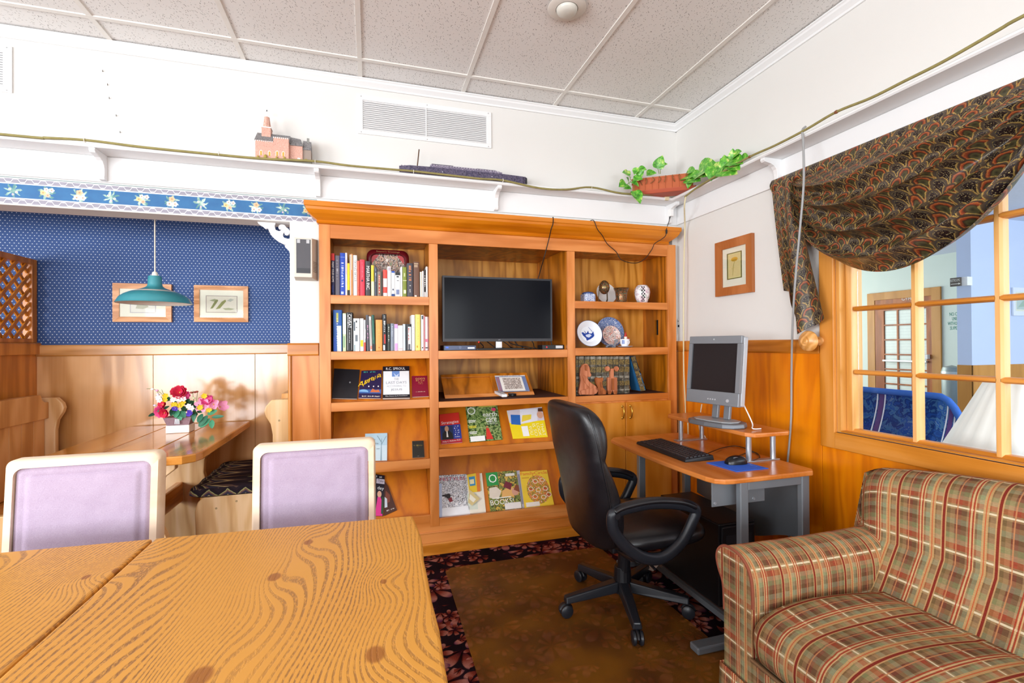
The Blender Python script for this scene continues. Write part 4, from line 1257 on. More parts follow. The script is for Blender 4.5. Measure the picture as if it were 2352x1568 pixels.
f.text("GOD'S", .48, .86, P('#D8A66A'), w=.56, h=.09); f.scrib(8, .5, .76, P('#C8925A'), .55, .06); f.scrib(8, .5, .68, P('#C8925A'), .25, .05); f.scrib(10, .5, .61, P('#C8925A'), .3, .04); f.scrib(19, .5, .22, P('#E0C6B0'), .55, .045)
# --- left column, second display shelf
K = ('L', 3)
t, f = booklet(K, Q(zz2, (352, 662), (533, 656), (531, 880), (346, 884)), 0.006, '#C9DDE6', 'booklet', 'pale blue booklet with a bare tree behind the chair', 'booklet')
f.rect(0, 1, .55, 1, P('#B4D0DE')); f.poly([(.70, .0), (.76, .0), (.745, .5), (.76, .8), (.735, .8), (.72, .5)], P('#8AA6B4')); f.poly([(.735, .6), (.95, .9), (.97, .88), (.74, .55)], P('#8AA6B4')); f.poly([(.735, .7), (.55, .92), (.53, .9), (.73, .64)], P('#8AA6B4'))
f.scrib(10, .40, .62, P('#26323C'), .42, .07); f.scrib(7, .3, .77, P('#4E6270'), .36, .05); f.rect(.52, .66, .41, .425, P('#6C7A82'))
t, f = booklet(K, Q(zz2, (737, 722), (830, 718), (838, 852), (740, 858)), 0.012, '#24221F', 'pocket_bible', 'small black pocket bible in a clear sleeve', 'book')
f.scrib(10, .5, .72, P('#B59A48'), .75, .10); f.scrib(3, .5, .62, P('#B59A48'), .1, .05); f.scrib(3, .5, .08, P('#C8C4B8'), .14, .05)
MB().slab([f.p(u, v, 0.002) for u, v in ((-.06, 1.05), (1.1, 1.05), (1.1, -.02), (-.06, -.02))], f.n * 0.0006).build('clear_sleeve', 'pane_glass', t)
# --- left column, bottom
K = ('L', 4)
t, f = booklet(K, Q(zz2, (380, 985), (512, 1005), (500, 1335), (360, 1335)), 0.008, '#23202A', 'magazine', 'upright magazine with a pink dress half hidden by the chair', 'magazine', lift=0.001)
f.rect(.5, 1, .78, .9, P('#C8BFCC')); f.text('Tyler', .78, .84, P('#3A2A3C'), w=.36, h=.08); f.text('day', .78, .66, P('#ECECEC'), w=.4, h=.1); f.scrib(5, .62, .95, P('#D8D8D8'), .5, .06)
f.disc(.72, .52, .13, .08, P('#D9A98C')); f.poly([(.5, .0), (.95, .0), (.92, .32), (.8, .45), (.62, .45)], P('#D8328A')); f.rect(.86, 1, .05, .45, P('#2E4A34'))
t, f = booklet(K, Q(zz2, (500, 1030), (540, 1090), (612, 1285), (508, 1332)), 0.008, '#4A2A22', 'magazine', 'dark tilted magazine behind the pink dress one', 'magazine')
f.poly([(.1, .3), (.6, .35), (.8, .6), (.3, .7)], P('#7A4030')); f.poly([(.05, .2), (.3, .2), (.35, .45), (.1, .5)], P('#C9D2DC')); f.scrib(8, .55, .1, P('#E2DED6'), .7, .05)
# --- middle column, first display shelf
m_mottle('print_forest', ['#1E2A18', '#3E5A2C', '#6F8A4A', '#A8B878', '#2A3A20'], 60, 0.3)
m_mottle('print_snow', ['#F2F2F4', '#DADDE4', '#8C8E96', '#F4F4F6', '#4A4A50', '#EEEFF2'], 55, 0.3)
m_mottle('print_garden', ['#5A7032', '#9AA04A', '#3E4A26', '#C8A444', '#E0C058'], 50, 0.3)
m_mottle('print_food', ['#F0E4D0', '#D86A34', '#E8A040', '#8C9A34', '#C2442A', '#F4EAD8'], 70, 0.3)
m_mottle('print_sketch', ['#D8CCC4', '#8A7A70', '#C4B8B0', '#6A5A52', '#E4DAD2'], 60, 0.5)
m_mottle('print_crowd', ['#E4DCD0', '#8A4A3A', '#C8BCB0', '#4A3A34', '#D8A890', '#7A8468'], 45, 0.35)
K = ('M', 2)
t, f = booklet(K, Q(zz3, (103, 612), (262, 594), (292, 838), (120, 851)), 0.014, '#D8362A', 'book', 'red self help paperback with a man in a dark suit', 'book')
f.rect(0, 1, 0, .60, P('#2A3C94')); f.text('Strategies', .5, .68, P('#F0E8E6'), w=.86, h=.13); f.rect(.04, .62, .12, .58, P('#23345E'))
f.poly([(.06, .12), (.60, .12), (.56, .32), (.42, .42), (.2, .42), (.1, .32)], P('#23201F')); f.disc(.31, .48, .1, .1, P('#C79878')); f.poly([(.27, .2), (.36, .2), (.34, .4), (.29, .4)], P('#E8E4E0')); f.rect(0, 1, .0, .12, P('#B02030')); f.text('Phillip C. McGraw, Ph.D.', .5, .06, P('#F0E6E0'), w=.88, h=.06)
for i, s_ in enumerate(('Doing', 'What', 'Works', 'Doing', 'What', 'Matters')): f.scrib(len(s_), .8, .54 - .07 * i, P('#E2E4F0'), .26, .045)
t, f = booklet(K, Q(zz3, (318, 546), (576, 532), (622, 815), (352, 838)), 0.006, '#3E5A2C', 'magazine', 'green forest magazine with a small figure in a red dress', 'magazine', mat=MATS['print_forest'])
f.text('O', .16, .86, P('#EEF2EA'), w=.26, h=.22); f.text('earth', .72, .74, P('#F4F4F0'), w=.44, h=.12); f.text('care', .74, .57, P('#F4F4F0'), w=.34, h=.11)
for i, v in enumerate((.67, .64, .51, .48, .45)): f.scrib(12, .76, v, P('#E8ECE4'), .34, .022)
for i, (v, c) in enumerate(((.57, '#F0F0E8'), (.53, '#F0F0E8'), (.41, '#E4D63C'), (.37, '#E4D63C'), (.25, '#F0F0E8'), (.21, '#F0F0E8'))): f.rect(.03, .26 - .02 * (i % 2), v, v + .022, P(c))
f.disc(.86, .86, .07, .05, P('#E0406C')); f.poly([(.50, .03), (.72, .03), (.64, .26), (.62, .34), (.54, .34), (.53, .22)], P('#D8382A')); f.disc(.575, .38, .03, .028, P('#C8905E')); f.rect(.03, .47, .0, .14, P('#F4F4F2')); f.rect(.4, .95, .94, .975, P('#D8D05A'))
t, f = booklet(K, Q(zz3, (655, 580), (942, 550), (992, 795), (707, 810)), 0.005, '#F2D81E', 'magazine', 'yellow magazine lying sideways with a woman in jeans', 'magazine')
f.rect(.0, 1, .55, 1, P('#D8CCD4')); f.poly([(.04, .50), (.3, .45), (.34, .8), (.08, .84)], P('#2F68B8')); f.poly([(.3, .48), (.8, .55), (.85, .95), (.36, .98)], P('#E8E6EE')); f.poly([(.34, .55), (.62, .62), (.66, .78), (.4, .78)], P('#F0D444')); f.disc(.90, .74, .09, .12, P('#D9A488')); f.poly([(.86, .86), (1, .84), (1, .96), (.88, .97)], P('#5A3626')); f.rect(.30, .48, .06, .40, P('#F4F4F0'))
for i, s_ in enumerate(('THAT', 'LOOK', 'IS SO', 'YOU')): f.text(s_, .90 - .115 * i, .25, P('#FBF6C8'), w=.42 if i != 3 else .3, h=.085, rot=-math.pi / 2)
# --- middle column, second display shelf
K = ('M', 3)
t, f = booklet(K, Q(zz3, (99, 1110), (326, 1098), (356, 1430), (101, 1460)), 0.006, '#E6E8EE', 'magazine', 'snowy white lifestyle magazine at the end of the lowest row', 'magazine', mat=MATS['print_snow'])
f.rect(0, 1, 0, .22, P('#EDF0F4', .3)); f.text('IFESTYLES', .46, .90, P('#B82A50'), w=.92, h=.08); f.poly([(.05, .52), (.35, .55), (.4, .5), (.36, .4), (.2, .48)], P('#2A2224')); f.poly([(.3, .42), (.42, .46), (.46, .36), (.36, .34)], P('#8A2A30')); f.rect(0.0, .1, .0, .8, P('#C2D2F0', .3))
t, f = booklet(K, Q(zz3, (300, 1110), (452, 1090), (486, 1415), (330, 1425)), 0.006, '#EFE9D8', 'magazine', 'cream magazine at the bottom of the loose pile', 'magazine')
f.rect(.1, .6, .1, .5, P('#D8E0D0')); f.rect(.2, .9, .55, .8, P('#E8D8A0'))
t, f = booklet(K, Q(zz3, (330, 1104), (432, 1086), (440, 1240), (352, 1250)), 0.005, '#E8C42A', 'leaflet', 'yellow and blue leaflet on the loose pile', 'leaflet', lift=0.008)
f.rect(.1, .6, .35, .85, P('#3A8CB8')); f.rect(.7, 1, .0, 1, P('#E07A2A')); f.rect(.15, .5, .45, .7, P('#E8E0B0'))
t, f = booklet(K, Q(zz3, (352, 1225), (436, 1300), (372, 1356), (340, 1330)), 0.003, '#D8C48A', 'leaflet', 'tan folded leaflet slanting across the loose pile', 'leaflet', lift=0.014)
f.rect(.1, .8, .3, .7, P('#F0EAD8'))
t, f = booklet(K, Q(zz3, (482, 1090), (732, 1066), (782, 1382), (524, 1412)), 0.007, '#8AA048', 'magazine', 'magazine with a green corner block and large white word', 'magazine', mat=MATS['print_garden'], lift=0.0005)
f.rect(0, .37, .66, 1, P('#2F9A48')); f.text('O', .2, .84, P('#F4F6F0'), w=.26, h=.22); f.poly([(.02, .36), (.3, .30), (.42, .5), (.28, .62), (.05, .6)], P('#E8DCCB')); f.poly([(.4, .32), (.8, .33), (.9, .5), (.7, .6), (.45, .5)], P('#E8B46A')); f.disc(.86, .45, .11, .1, P('#D8A088')); f.poly([(.82, .5), (1, .42), (1, .6), (.9, .62)], P('#8A4A30')); f.poly([(.5, .6), (.72, .5), (.8, .66), (.6, .74)], P('#7A2A38'))
f.text('BOOKS!', .40, .23, P('#FAF8F0'), w=.74, h=.13); f.rect(.46, .98, .02, .18, P('#ECE8E4')); f.rect(.62, .92, .86, .93, P('#E8E4D8')); f.rect(.1, .7, .32, .345, P('#F4F0E4'))
t, f = booklet(K, Q(zz3, (735, 1072), (760, 1068), (800, 1374), (782, 1380)), 0.006, '#B8B4C0', 'magazine', 'edge of a grey magazine tucked between two others', 'magazine', lift=-0.0005)
f.rect(.2, .8, .1, .9, P('#8C8A98'))
t, f = booklet(K, Q(zz3, (760, 1080), (984, 1064), (1043, 1350), (803, 1378)), 0.007, '#F2CE3A', 'magazine', 'food magazine with orange title and small open toasts', 'magazine', lift=0.001)
f.disc(.56, .47, .40, .40, MATS['print_food'], 24); f.text('FamilyCircle', .5, .92, P('#E2622A'), w=.94, h=.12); f.rect(.06, .52, .02, .14, P('#ECE6DC')); f.rect(.05, .3, .8, .83, P('#D8A02A'))
for u, v, c in ((.5, .7, '#D86A3C'), (.75, .72, '#E08A4A'), (.3, .5, '#C9562E'), (.55, .45, '#E4A04C'), (.8, .48, '#D0502C'), (.4, .28, '#D86834'), (.68, .24, '#E09440'), (.88, .3, '#C24A2A')):
    f.disc(u, v, .09, .065, P('#F2E2C4')); f.disc(u, v, .065, .045, P(c)); f.disc(u + .02, v + .015, .025, .02, P('#7C9A3C'))
# ================================================================ serving tray behind the books
tr = thing('serving_tray', 'dark red serving tray with a crowd scene behind the books', 'tray', (0.12, 3.0, 1.56))
ty = 3.09
a = pY(842, 575, ty); b = pY(939, 577, ty)
cx, hw, zt = (a.x + b.x) / 2, (b.x - a.x) / 2, pY(890, 574.5, ty).z
zb_ = zt - hw * 1.5
zb_ = 1.5605
def rr(cx, cz, hw, z0, z1, r, n=6):
    p = []
    for (qx, qz, a0) in ((cx + hw - r, z1 - r, 0), (cx - hw + r, z1 - r, 90), (cx - hw + r, z0 + r, 180), (cx + hw - r, z0 + r, 270)):
        for k in range(n + 1): p.append((qx + r * math.cos(R(a0 + 90 * k / n)), qz + r * math.sin(R(a0 + 90 * k / n))))
    return p
ou = rr(cx, 0, hw, zb_, zt, 0.045); inn = rr(cx, 0, hw - 0.022, zb_ + 0.022, zt - 0.022, 0.035); flo = rr(cx, 0, hw - 0.028, zb_ + 0.028, zt - 0.028, 0.03)
mb = MB()
n = len(ou)
mb.add([(x, ty - 0.006, z) for x, z in ou] + [(x, ty - 0.008, z) for x, z in inn] + [(x, ty + 0.012, z) for x, z in flo], [(i, (i + 1) % n, n + (i + 1) % n, n + i) for i in range(n)] + [(n + i, n + (i + 1) % n, 2 * n + (i + 1) % n, 2 * n + i) for i in range(n)])
mb.build('rim', P('#5E1018', 0.25), tr, smooth=40, solid=0.002)
mb = MB(); mb.hexa([(x, ty + 0.012, z) for x, z in flo], [(x, ty + 0.014, z) for x, z in flo]); mb.build('tray_picture', 'print_crowd', tr)
for sx in (-1, 1):
    MB().add([], [])
    mb = MB(); mb.add([(cx + sx * (hw - .03), ty + .011, zt - .03), (cx + sx * (hw - .075), ty + .011, zt - .03), (cx + sx * (hw - .03), ty + .011, zt - .085)], [(0, 1, 2)]); mb.build('corner_print', P('#B0383C', .4), tr)
text("Season's Greetings", (cx, ty - 0.0085, zt - 0.012), (1, 0, 0), (0, 0, 1), P('#9A6A3A', .4), tr, w=hw * 1.1, h=0.012)
# ================================================================ television and boxes
tv = thing('television', 'black flat screen television in the middle of the bookcase', 'television', (0.78, 3.02, 1.232))
TY = 2.965
q = [pY(1017, 633, TY), pY(1268.5, 640.5, TY), pY(1268, 783, TY), pY(1016, 784.5, TY)]
x0, x1 = (q[0].x + q[3].x) / 2, (q[1].x + q[2].x) / 2
z1, z0 = (q[0].z + q[1].z) / 2, (q[2].z + q[3].z) / 2
bz = 0.012
MB().box(x0, x1, TY + 0.006, TY + 0.035, z0, z1).build('housing', P('#141416', .4), tv, bevel=0.004)
MB().box(x0 + 0.1, x1 - 0.1, TY + 0.035, TY + 0.06, z0 + 0.05, z1 - 0.08).build('rear_cover', P('#141416', .5), tv, bevel=0.01)
mb = MB()
for r_ in ((x0, x1, z1 - bz, z1), (x0, x1, z0, z0 + 0.018), (x0, x0 + bz, z0 + 0.018, z1 - bz), (x1 - bz, x1, z0 + 0.018, z1 - bz)): mb.box(r_[0], r_[1], TY, TY + 0.006, r_[2], r_[3])
mb.build('bezel', P('#2A2B30', .35), tv)
MB().box(x0 + bz, x1 - bz, TY + 0.003, TY + 0.006, z0 + 0.018, z1 - bz).build('screen', 'tv_screen', tv)
text('JVC', ((x0 + x1) / 2, TY - 0.0005, z0 + 0.009), (1, 0, 0), (0, 0, 1), P('#B8B8BC', .4), tv, h=0.008)
MB().ball((pY(1100, 785, TY).x, TY + 0.002, z0 - 0.004), 0.006).build('power_light', P('#E8321E', .3), tv)
nx = (x0 + x1) / 2
MB().box(nx - 0.02, nx + 0.02, TY + 0.008, TY + 0.028, 1.245, z0).build('neck', P('#C4C6CA', .25, .6), tv, bevel=0.002)
MB().prism([(nx - 0.16, TY - 0.04), (nx + 0.16, TY - 0.04), (nx + 0.13, TY + 0.10), (nx - 0.13, TY + 0.10)], 'z', 1.2325, 1.245).build('base', P('#101012', .3), tv, bevel=0.003)
def boxpx(px0, px1, py0, py1, y0, dep, zb): 
    a, b = pY(px0, py0, y0), pY(px1, py1, y0)
    return a.x, b.x, y0, y0 + dep, zb, a.z
cb = thing('cable_box', 'slim black cable box with blue display left of the television stand', 'cable box', (0.5, 2.96, 1.232))
xa, xb, ya, yb, za, zb2 = boxpx(1019, 1094, 793, 803, 2.935, 0.16, 1.2325)
xa = max(xa, 0.399)
MB().box(xa, xb, ya, yb, 1.2325, zb2).build('case', P('#1A1B20', .35), cb, bevel=0.002)
MB().box(xa + 0.004, xb - 0.003, ya - 0.002, ya, 1.236, zb2 - 0.003).build('front_panel', P('#3A4054', .25, .5), cb)
MB().box(xa + 0.012, xa + 0.03, ya - 0.003, ya - 0.002, 1.247, 1.256).build('display', P('#3A6AE8', .3), cb)
MB().cyl(((xa + xb) / 2, ya - 0.004, 1.251), ((xa + xb) / 2, ya - 0.002, 1.251), 0.009).build('dial', P('#55607C', .3), cb)
MB().box(xb - 0.055, xb - 0.012, ya - 0.003, ya - 0.002, 1.243, 1.252).build('sticker', P('#E8E8EA'), cb)
rb = thing('media_receiver', 'small black receiver with a stub antenna right of the television stand', 'receiver', (1.15, 2.97, 1.232))
xa, xb, ya, yb, za, zb2 = boxpx(1246, 1299, 792, 801, 2.96, 0.1, 1.2325)
xb = min(xb, 1.248)
MB().box(xa, xb, ya, yb, 1.2325, zb2).build('case', P('#17171A', .35), rb, bevel=0.002)
MB().cyl((xa + 0.03, ya - 0.001, 1.248), (xa + 0.03, ya, 1.248), 0.006).build('button', P('#C8263A', .3), rb)
MB().box(xb - 0.06, xb - 0.01, ya - 0.001, ya, 1.24, 1.258).build('front_panel', P('#C8CCD0', .3), rb)
MB().cyl(((xa + xb) / 2 + .01, ya + .05, zb2), ((xa + xb) / 2 - .012, ya + .05, zb2 + 0.075), 0.004, r2=0.003).build('antenna', P('#1C1C1E'), rb)
cw = thing('cable_tangle', 'tangle of black cables behind the television stand', 'cables', (0.85, 3.05, 1.233))
rr_ = random.Random(3)
for k in range(7):
    xs_ = pY(1095 + k * 18, 790, 3.05).x
    pts = [(xs_ + rr_.uniform(-.03, .03), 3.03 + rr_.uniform(0, .05), 1.30 + rr_.uniform(0, .04))]
    for j in range(1, 5): pts.append((xs_ + j * 0.04 + rr_.uniform(-.03, .03), 3.03 + rr_.uniform(0, .06), (1.2375 if j > 1 else 1.26) + (rr_.uniform(0, .02) if j < 3 else 0)))
    MB().tube(spline(pts, 6), 0.0032, 6).build('cable', P('#121214', .5), cw, smooth=60)
# cord up to the crown
def cord(name, label, pts, r, mat, cat='cord', n=8, k=8):
    o = MB().tube(spline(pts, k), r, n).build(name, mat, None, smooth=70)
    return tag(o, label, cat)
MB().tube(spline([pY(1236, 640, 2.985), pY(1241, 622, 2.96), pY(1250, 590, BY - 0.006), pY(1260, 552, BY - 0.02), pY(1266, 526, BY - 0.078), pY(1270, 514, BY - 0.079), Vector((pY(1272, 512, BY - .075).x, BY - 0.065, 2.080)), Vector((pY(1272, 512, BY - .075).x + .01, BY - 0.02, 2.079))], 8), 0.003, 8).build('power_lead', P('#1A1512', .5), tv, smooth=70)
# ================================================================ rack, print, remotes on the middle flat shelf
rk = thing('display_rack', 'low varnished wooden display rack leaning under the television shelf', 'rack', (0.7, 3.1, 0.921))
ro, rn = Vector((0, 3.03, 0.9225)), Vector((0, -0.88, 0.47)).normalized()
def RQ(*p): return [pPl(*zz3(*q), ro, rn) for q in p]
o4 = RQ((112, 228), (816, 213), (884, 392), (150, 422)); 
i4 = RQ((152, 262), (532, 248), (566, 372), (182, 388))
dz = 0.9225 - min(p.z for p in o4)
o4 = [p + Vector((0, 0, dz)) for p in o4]; i4 = [p + Vector((0, 0, dz)) for p in i4]
mid_t, mid_b = o4[0].lerp(o4[1], .60), o4[3].lerp(o4[2], .575)
def slat(a, b, c, d, m='oak_inner'): MB().slab([a, b, c, d], -rn * 0.014).build('rack_bar', m, rk, bevel=0.0015)
slat(o4[0], o4[1], o4[1].lerp(o4[2], .14), o4[0].lerp(o4[3], .14))
slat(o4[0].lerp(o4[3], .86), o4[1].lerp(o4[2], .86), o4[2], o4[3], 'oak_x')
e = rn * -0.001
slat(o4[0].lerp(o4[3], .14) + e, o4[0].lerp(o4[3], .14).lerp(o4[1].lerp(o4[2], .14), .06) + e, o4[3].lerp(o4[0], .14).lerp(o4[2].lerp(o4[1], .14), .06) + e, o4[3].lerp(o4[0], .14) + e)
A_, B_ = o4[0].lerp(o4[3], .14), o4[1].lerp(o4[2], .14); C_, D_ = o4[2].lerp(o4[1], .14), o4[3].lerp(o4[0], .14)
slat(A_.lerp(B_, .55) + e, A_.lerp(B_, .62) + e, D_.lerp(C_, .62) + e, D_.lerp(C_, .55) + e)
slat(A_.lerp(B_, .94) + e, B_ + e, C_ + e, D_.lerp(C_, .94) + e)
MB().slab([p - rn * 0.012 for p in (A_, B_, C_, D_)], -rn * 0.004).build('rack_back', 'oak_inner', rk)
pt = RQ((555, 240), (800, 236), (842, 366), (592, 374))
pt = [p + Vector((0, 0, dz)) + rn * 0.004 for p in pt]
pp = thing('art_print', 'small bordered print of a street scene lying on the wooden rack', 'print', pt[3])
MB().slab(pt, -rn * 0.0025).build('card', P('#DAD4D0', .4), pp)
f = Face(*pt, pp)
f.rect(.0, 1, .0, .94, P('#7C88A8')); f.rect(.02, .12, .05, .9, P('#8E6A7C')); f.rect(.88, .98, .05, .9, P('#6A78A0')); f.rect(.13, .87, .04, .9, P('#E2DCD4')); f.rect(.22, .80, .16, .84, MATS['print_sketch']); f.scrib(22, .5, .965, P('#5A5A6A'), .7, .04)
def remote(px0, px1, w_, lab, body, btn, zoff=0.0):
    a, b = pZ(*zz3(*px0), 0.935 + zoff), pZ(*zz3(*px1), 0.935 + zoff)
    d = (b - a); L = d.length; ang = math.atan2(d.y, d.x)
    t = thing('remote_control', lab, 'remote control', ((a.x + b.x) / 2, (a.y + b.y) / 2, 0.9215 + zoff), ang)
    MB().prism([(-L / 2, -w_ * .4), (-L / 2 + .012, -w_ * .5), (L / 2 - .012, -w_ * .45), (L / 2, -w_ * .35), (L / 2, w_ * .35), (L / 2 - .012, w_ * .45), (-L / 2 + .012, w_ * .5), (-L / 2, w_ * .4)], 'z', 0.0, 0.018).build('body', P(body, .4), t, bevel=0.004, local=True)
    for i in range(7):
        for j in (-1, 0, 1): MB().box(-L / 2 + .02 + i * (L - .05) / 6 - .004, -L / 2 + .02 + i * (L - .05) / 6 + .004, j * w_ * .28 - .004, j * w_ * .28 + .004, 0.018, 0.0195).build('button', P(btn, .5), t, local=True)
remote((480, 430), (562, 440), 0.045, 'black remote control lying left of the white one', '#151517', '#6A6A6E')
remote((555, 412), (640, 452), 0.042, 'white remote control lying across two black ones', '#E4E4E6', '#8A8A90', 0.019)
remote((636, 438), (722, 446), 0.045, 'black remote control lying right of the white one', '#18181A', '#8A8A90')
# ================================================================ china and figures in the right column
m_mottle('china_blue', ['#E8ECF2', '#3A5596', '#DDE4F0', '#5A74B0', '#F2F4F8', '#2C4684'], 70, 0.2, 0.6)
m_mottle('china_floral', ['#F4F2F0', '#EDE6EA', '#F6F5F3', '#C9A0B4', '#F4F4F2', '#5A7A68', '#F4F3F1'], 55, 0.2, 0.6)
m_mottle('cloisonne', ['#4A4434', '#7C5A30', '#3E5A50', '#B06A3A', '#2E2A26', '#8C8450', '#4C6A6A'], 60, 0.25, 0.6, 0.6)
m_mottle('china_imari', ['#F0EAE4', '#2A2A44', '#F2EEE8', '#B84A3A', '#EFE6DC', '#3A3430', '#D8A88C'], 70, 0.25, 0.6)
m_mottle('china_willow', ['#CBD6EA', '#5E7CB8', '#8FA6D0', '#3F5FA4', '#DCE4F2'], 60, 0.2, 0.6)
def ware(name, label, cat, px, py, y, z): 
    c = pY(px, py, y)
    return thing(name, label, cat, (c.x, y, z)), c.x
def rpx(d, y): return d / 1090.13 * y * 1.02
Z_1, Z_2, Z_3 = 1.5545, 1.2415, 0.9195
t, x = ware('lidded_jar', 'small blue and white square shouldered jar with lid', 'jar', 1350.5, 680, 3.0, Z_1)
r = rpx(15.5, 3.0)
MB().prism([(x + r * a, 3.0 + r * b) for a, b in ((-1, -.7), (-.7, -1), (.7, -1), (1, -.7), (1, .7), (.7, 1), (-.7, 1), (-1, .7))], 'z', Z_1, Z_1 + 0.058).build('body', 'china_blue', t, bevel=0.005)
MB().lathe([(0, 0.058), (r * .95, 0.058), (r * .95, 0.064), (r * .8, 0.070), (r * .3, 0.074), (0, 0.075)], (x, 3.0, Z_1), 16).build('lid', P('#42598E', .25), t, smooth=40)
def plate(name, label, px, py, y, rad, z, mat, tilt=0.3, rim=None, deep=0.012, cat='plate'):
    """plate on edge leaning back; centre at pixel"""
    c = pY(px, py, y)
    ax = Vector((0, -1, tilt)).normalized()
    zc = z + rad * math.cos(math.atan(tilt)) + 0.002
    t = thing(name, label, cat, (c.x, y, z))
    cen = Vector((c.x, y, zc))
    pr = [(0, 0.0), (rad * .62, 0.0), (rad * .72, deep * .5), (rad, deep), (rad, deep + 0.003), (rad * .7, deep * .5 + 0.0035), (rad * .6, 0.004), (0, 0.004)]
    MB().lathe(pr, cen, 40, ax).build('plate_body', mat, t, smooth=35)
    return t, cen, ax
t, cen, ax = plate('plate', 'plain white plate standing behind the metal egg', 1391, 671, 3.13, rpx(27, 3.13), Z_1, P('#E9E7E4', .2))
t, x = ware('decorative_egg', 'cloisonne egg on a small curved leg stand', 'ornament', 1388, 665, 3.0, Z_1)
r = rpx(13.2, 3.0); zc = pY(1388, 661, 3.0).z
MB().ball((x, 3.0, zc + 0.004), (r, r, r * 1.32), 20, 14).build('egg', 'cloisonne', t, smooth=60)
MB().lathe([(r * 1.02, -0.003), (r * 1.04, 0), (r * 1.02, 0.003)], (x, 3.0, zc + 0.003), 24).build('band', P('#8A7A48', .3, .8), t, smooth=60)
for k in range(3):
    a = k * 2.094 + 0.5
    d = Vector((math.cos(a), math.sin(a), 0))
    pts = [Vector((x, 3.0, zc)) + d * r * .95 + Vector((0, 0, -0.006)), Vector((x, 3.0, Z_1)) + d * r * 1.1 + Vector((0, 0, 0.025)), Vector((x, 3.0, Z_1)) + d * r * .8 + Vector((0, 0, 0.010)), Vector((x, 3.0, Z_1)) + d * r * 1.15 + Vector((0, 0, 0.003))]
    MB().tube(spline(pts, 5), 0.0025, 6).build('leg', P('#4A3A26', .4, .5), t, smooth=60)
t, x = ware('metal_bowl', 'flared cloisonne bowl beside the egg', 'bowl', 1427, 676, 3.0, Z_1)
r = rpx(19.5, 3.0); h_ = pY(1427, 662.5, 3.0).z - Z_1
MB().lathe([(0, 0), (r * .6, 0), (r * .62, 0.003), (r * .72, h_ * .4), (r * .80, h_ * .8), (r, h_), (r * .97, h_ - .002), (r * .76, h_ * .8), (r * .66, h_ * .35), (0, 0.006)], (x, 3.0, Z_1), 28).build('bowl_body', 'cloisonne', t, smooth=40)
MB().lathe([(r * .98, h_ - .002), (r * 1.01, h_), (r * .98, h_ + .002), (r * .96, h_)], (x, 3.0, Z_1), 28).build('rim', P('#6A5A34', .3, .8), t, smooth=60)
t, x = ware('ginger_jar', 'round white vase with a black check band and flowers', 'vase', 1475, 674, 3.0, Z_1)
r = rpx(20, 3.0); h_ = pY(1475, 655, 3.0).z - Z_1
MB().lathe([(0, 0), (r * .55, 0), (r * .62, .004), (r * .88, h_ * .3), (r, h_ * .6), (r * .93, h_ * .8), (r * .7, h_ * .95), (r * .55, h_), (r * .5, h_ * .97), (0, h_ * .9)], (x, 3.0, Z_1), 28).build('vase_body', 'china_floral', t, smooth=50)
def surf(a, v):
    pr = [(.0, .60), (.3, .88), (.6, 1.0), (.8, .93), (.95, .7)]
    for (v0, r0), (v1, r1) in zip(pr, pr[1:]):
        if v0 <= v <= v1: rr0 = r0 + (r1 - r0) * (v - v0) / (v1 - v0)
    return Vector((x + (r * rr0 + .0012) * math.cos(a), 3.0 + (r * rr0 + .0012) * math.sin(a), Z_1 + h_ * v))
for i in range(9):
    for j in range(3):
        if (i + j) % 2: continue
        a0 = R(-128 + j * 9); v = .08 + i * .092
        mb = MB(); mb.add([surf(a0, v), surf(a0 + R(9), v), surf(a0 + R(9), v + .09), surf(a0, v + .09)], [(0, 1, 2, 3)]); mb.build('check', P('#26262A', .3), t)
# second shelf
t, cen, ax = plate('plate', 'large blue willow pattern plate at the back of the shelf', 1400, 763, 3.14, rpx(38, 3.14), Z_2, 'china_willow', 0.22)
MB().lathe([(rpx(29, 3.14), 0.0075), (rpx(30.5, 3.14), 0.009), (rpx(32, 3.14), 0.0105)], cen, 40, ax).build('rim_line', P('#E8EDF6', .2), t, smooth=60)
t, cen, ax = plate('bowl', 'white dish painted with a dark blue fish', 1351, 768, 2.985, rpx(33.5, 2.985), Z_2, P('#E6EBF2', .15), 0.30, deep=0.022, cat='bowl')
sx = Vector((1, 0, 0)); up = ax.cross(sx) * -1
up = Vector((0, ax.z, -ax.y)).normalized()
def onp(u, v, w=0.0045): return cen + sx * u + up * v + ax * w
k = rpx(33.5, 2.985)
for pl, c in (([(-.55, .12), (-.42, .16), (-.30, .06), (-.12, .1), (.0, .28), (.05, .08), (.25, .05), (.42, .22), (.46, -.1), (.36, -.22), (.1, -.38), (-.2, -.5), (-.25, -.3), (-.45, -.1)], '#27459A'), ([(-.25, -.05), (.1, .02), (.25, -.1), (.0, -.26), (-.2, -.2)], '#C8D4EA'), ([(.06, .55), (.09, .55), (.36, .2), (.32, .18)], '#3A56A4'), ([(-.3, .3), (-.26, .1), (-.18, .12)], '#27459A')):
    mb = MB(); mb.add([onp(a * k, b * k, .0045 + (.0004 if c != '#27459A' else 0)) for a, b in pl], [tuple(range(len(pl)))]); mb.build('fish_print', P(c, .2), t)
MB().lathe([(k * .985, .0235), (k * 1.005, .0245), (k * 1.005, .026), (k * .98, .0255)], cen, 40, ax).build('rim', P('#4A5A80', .25), t, smooth=60)
t, cen, ax = plate('plate', 'small red and black patterned plate on a grey stand', 1403, 769, 3.03, rpx(25, 3.03), Z_2 + 0.012, 'china_imari', 0.25)
t['label'] = 'small red and black patterned plate held on a stand'
st = thing('plate_stand', 'grey easel stand under the small patterned plate', 'stand', (cen.x, 3.0, Z_2))
q = lambda px, py: pY(*Z5(px, py), 2.985)
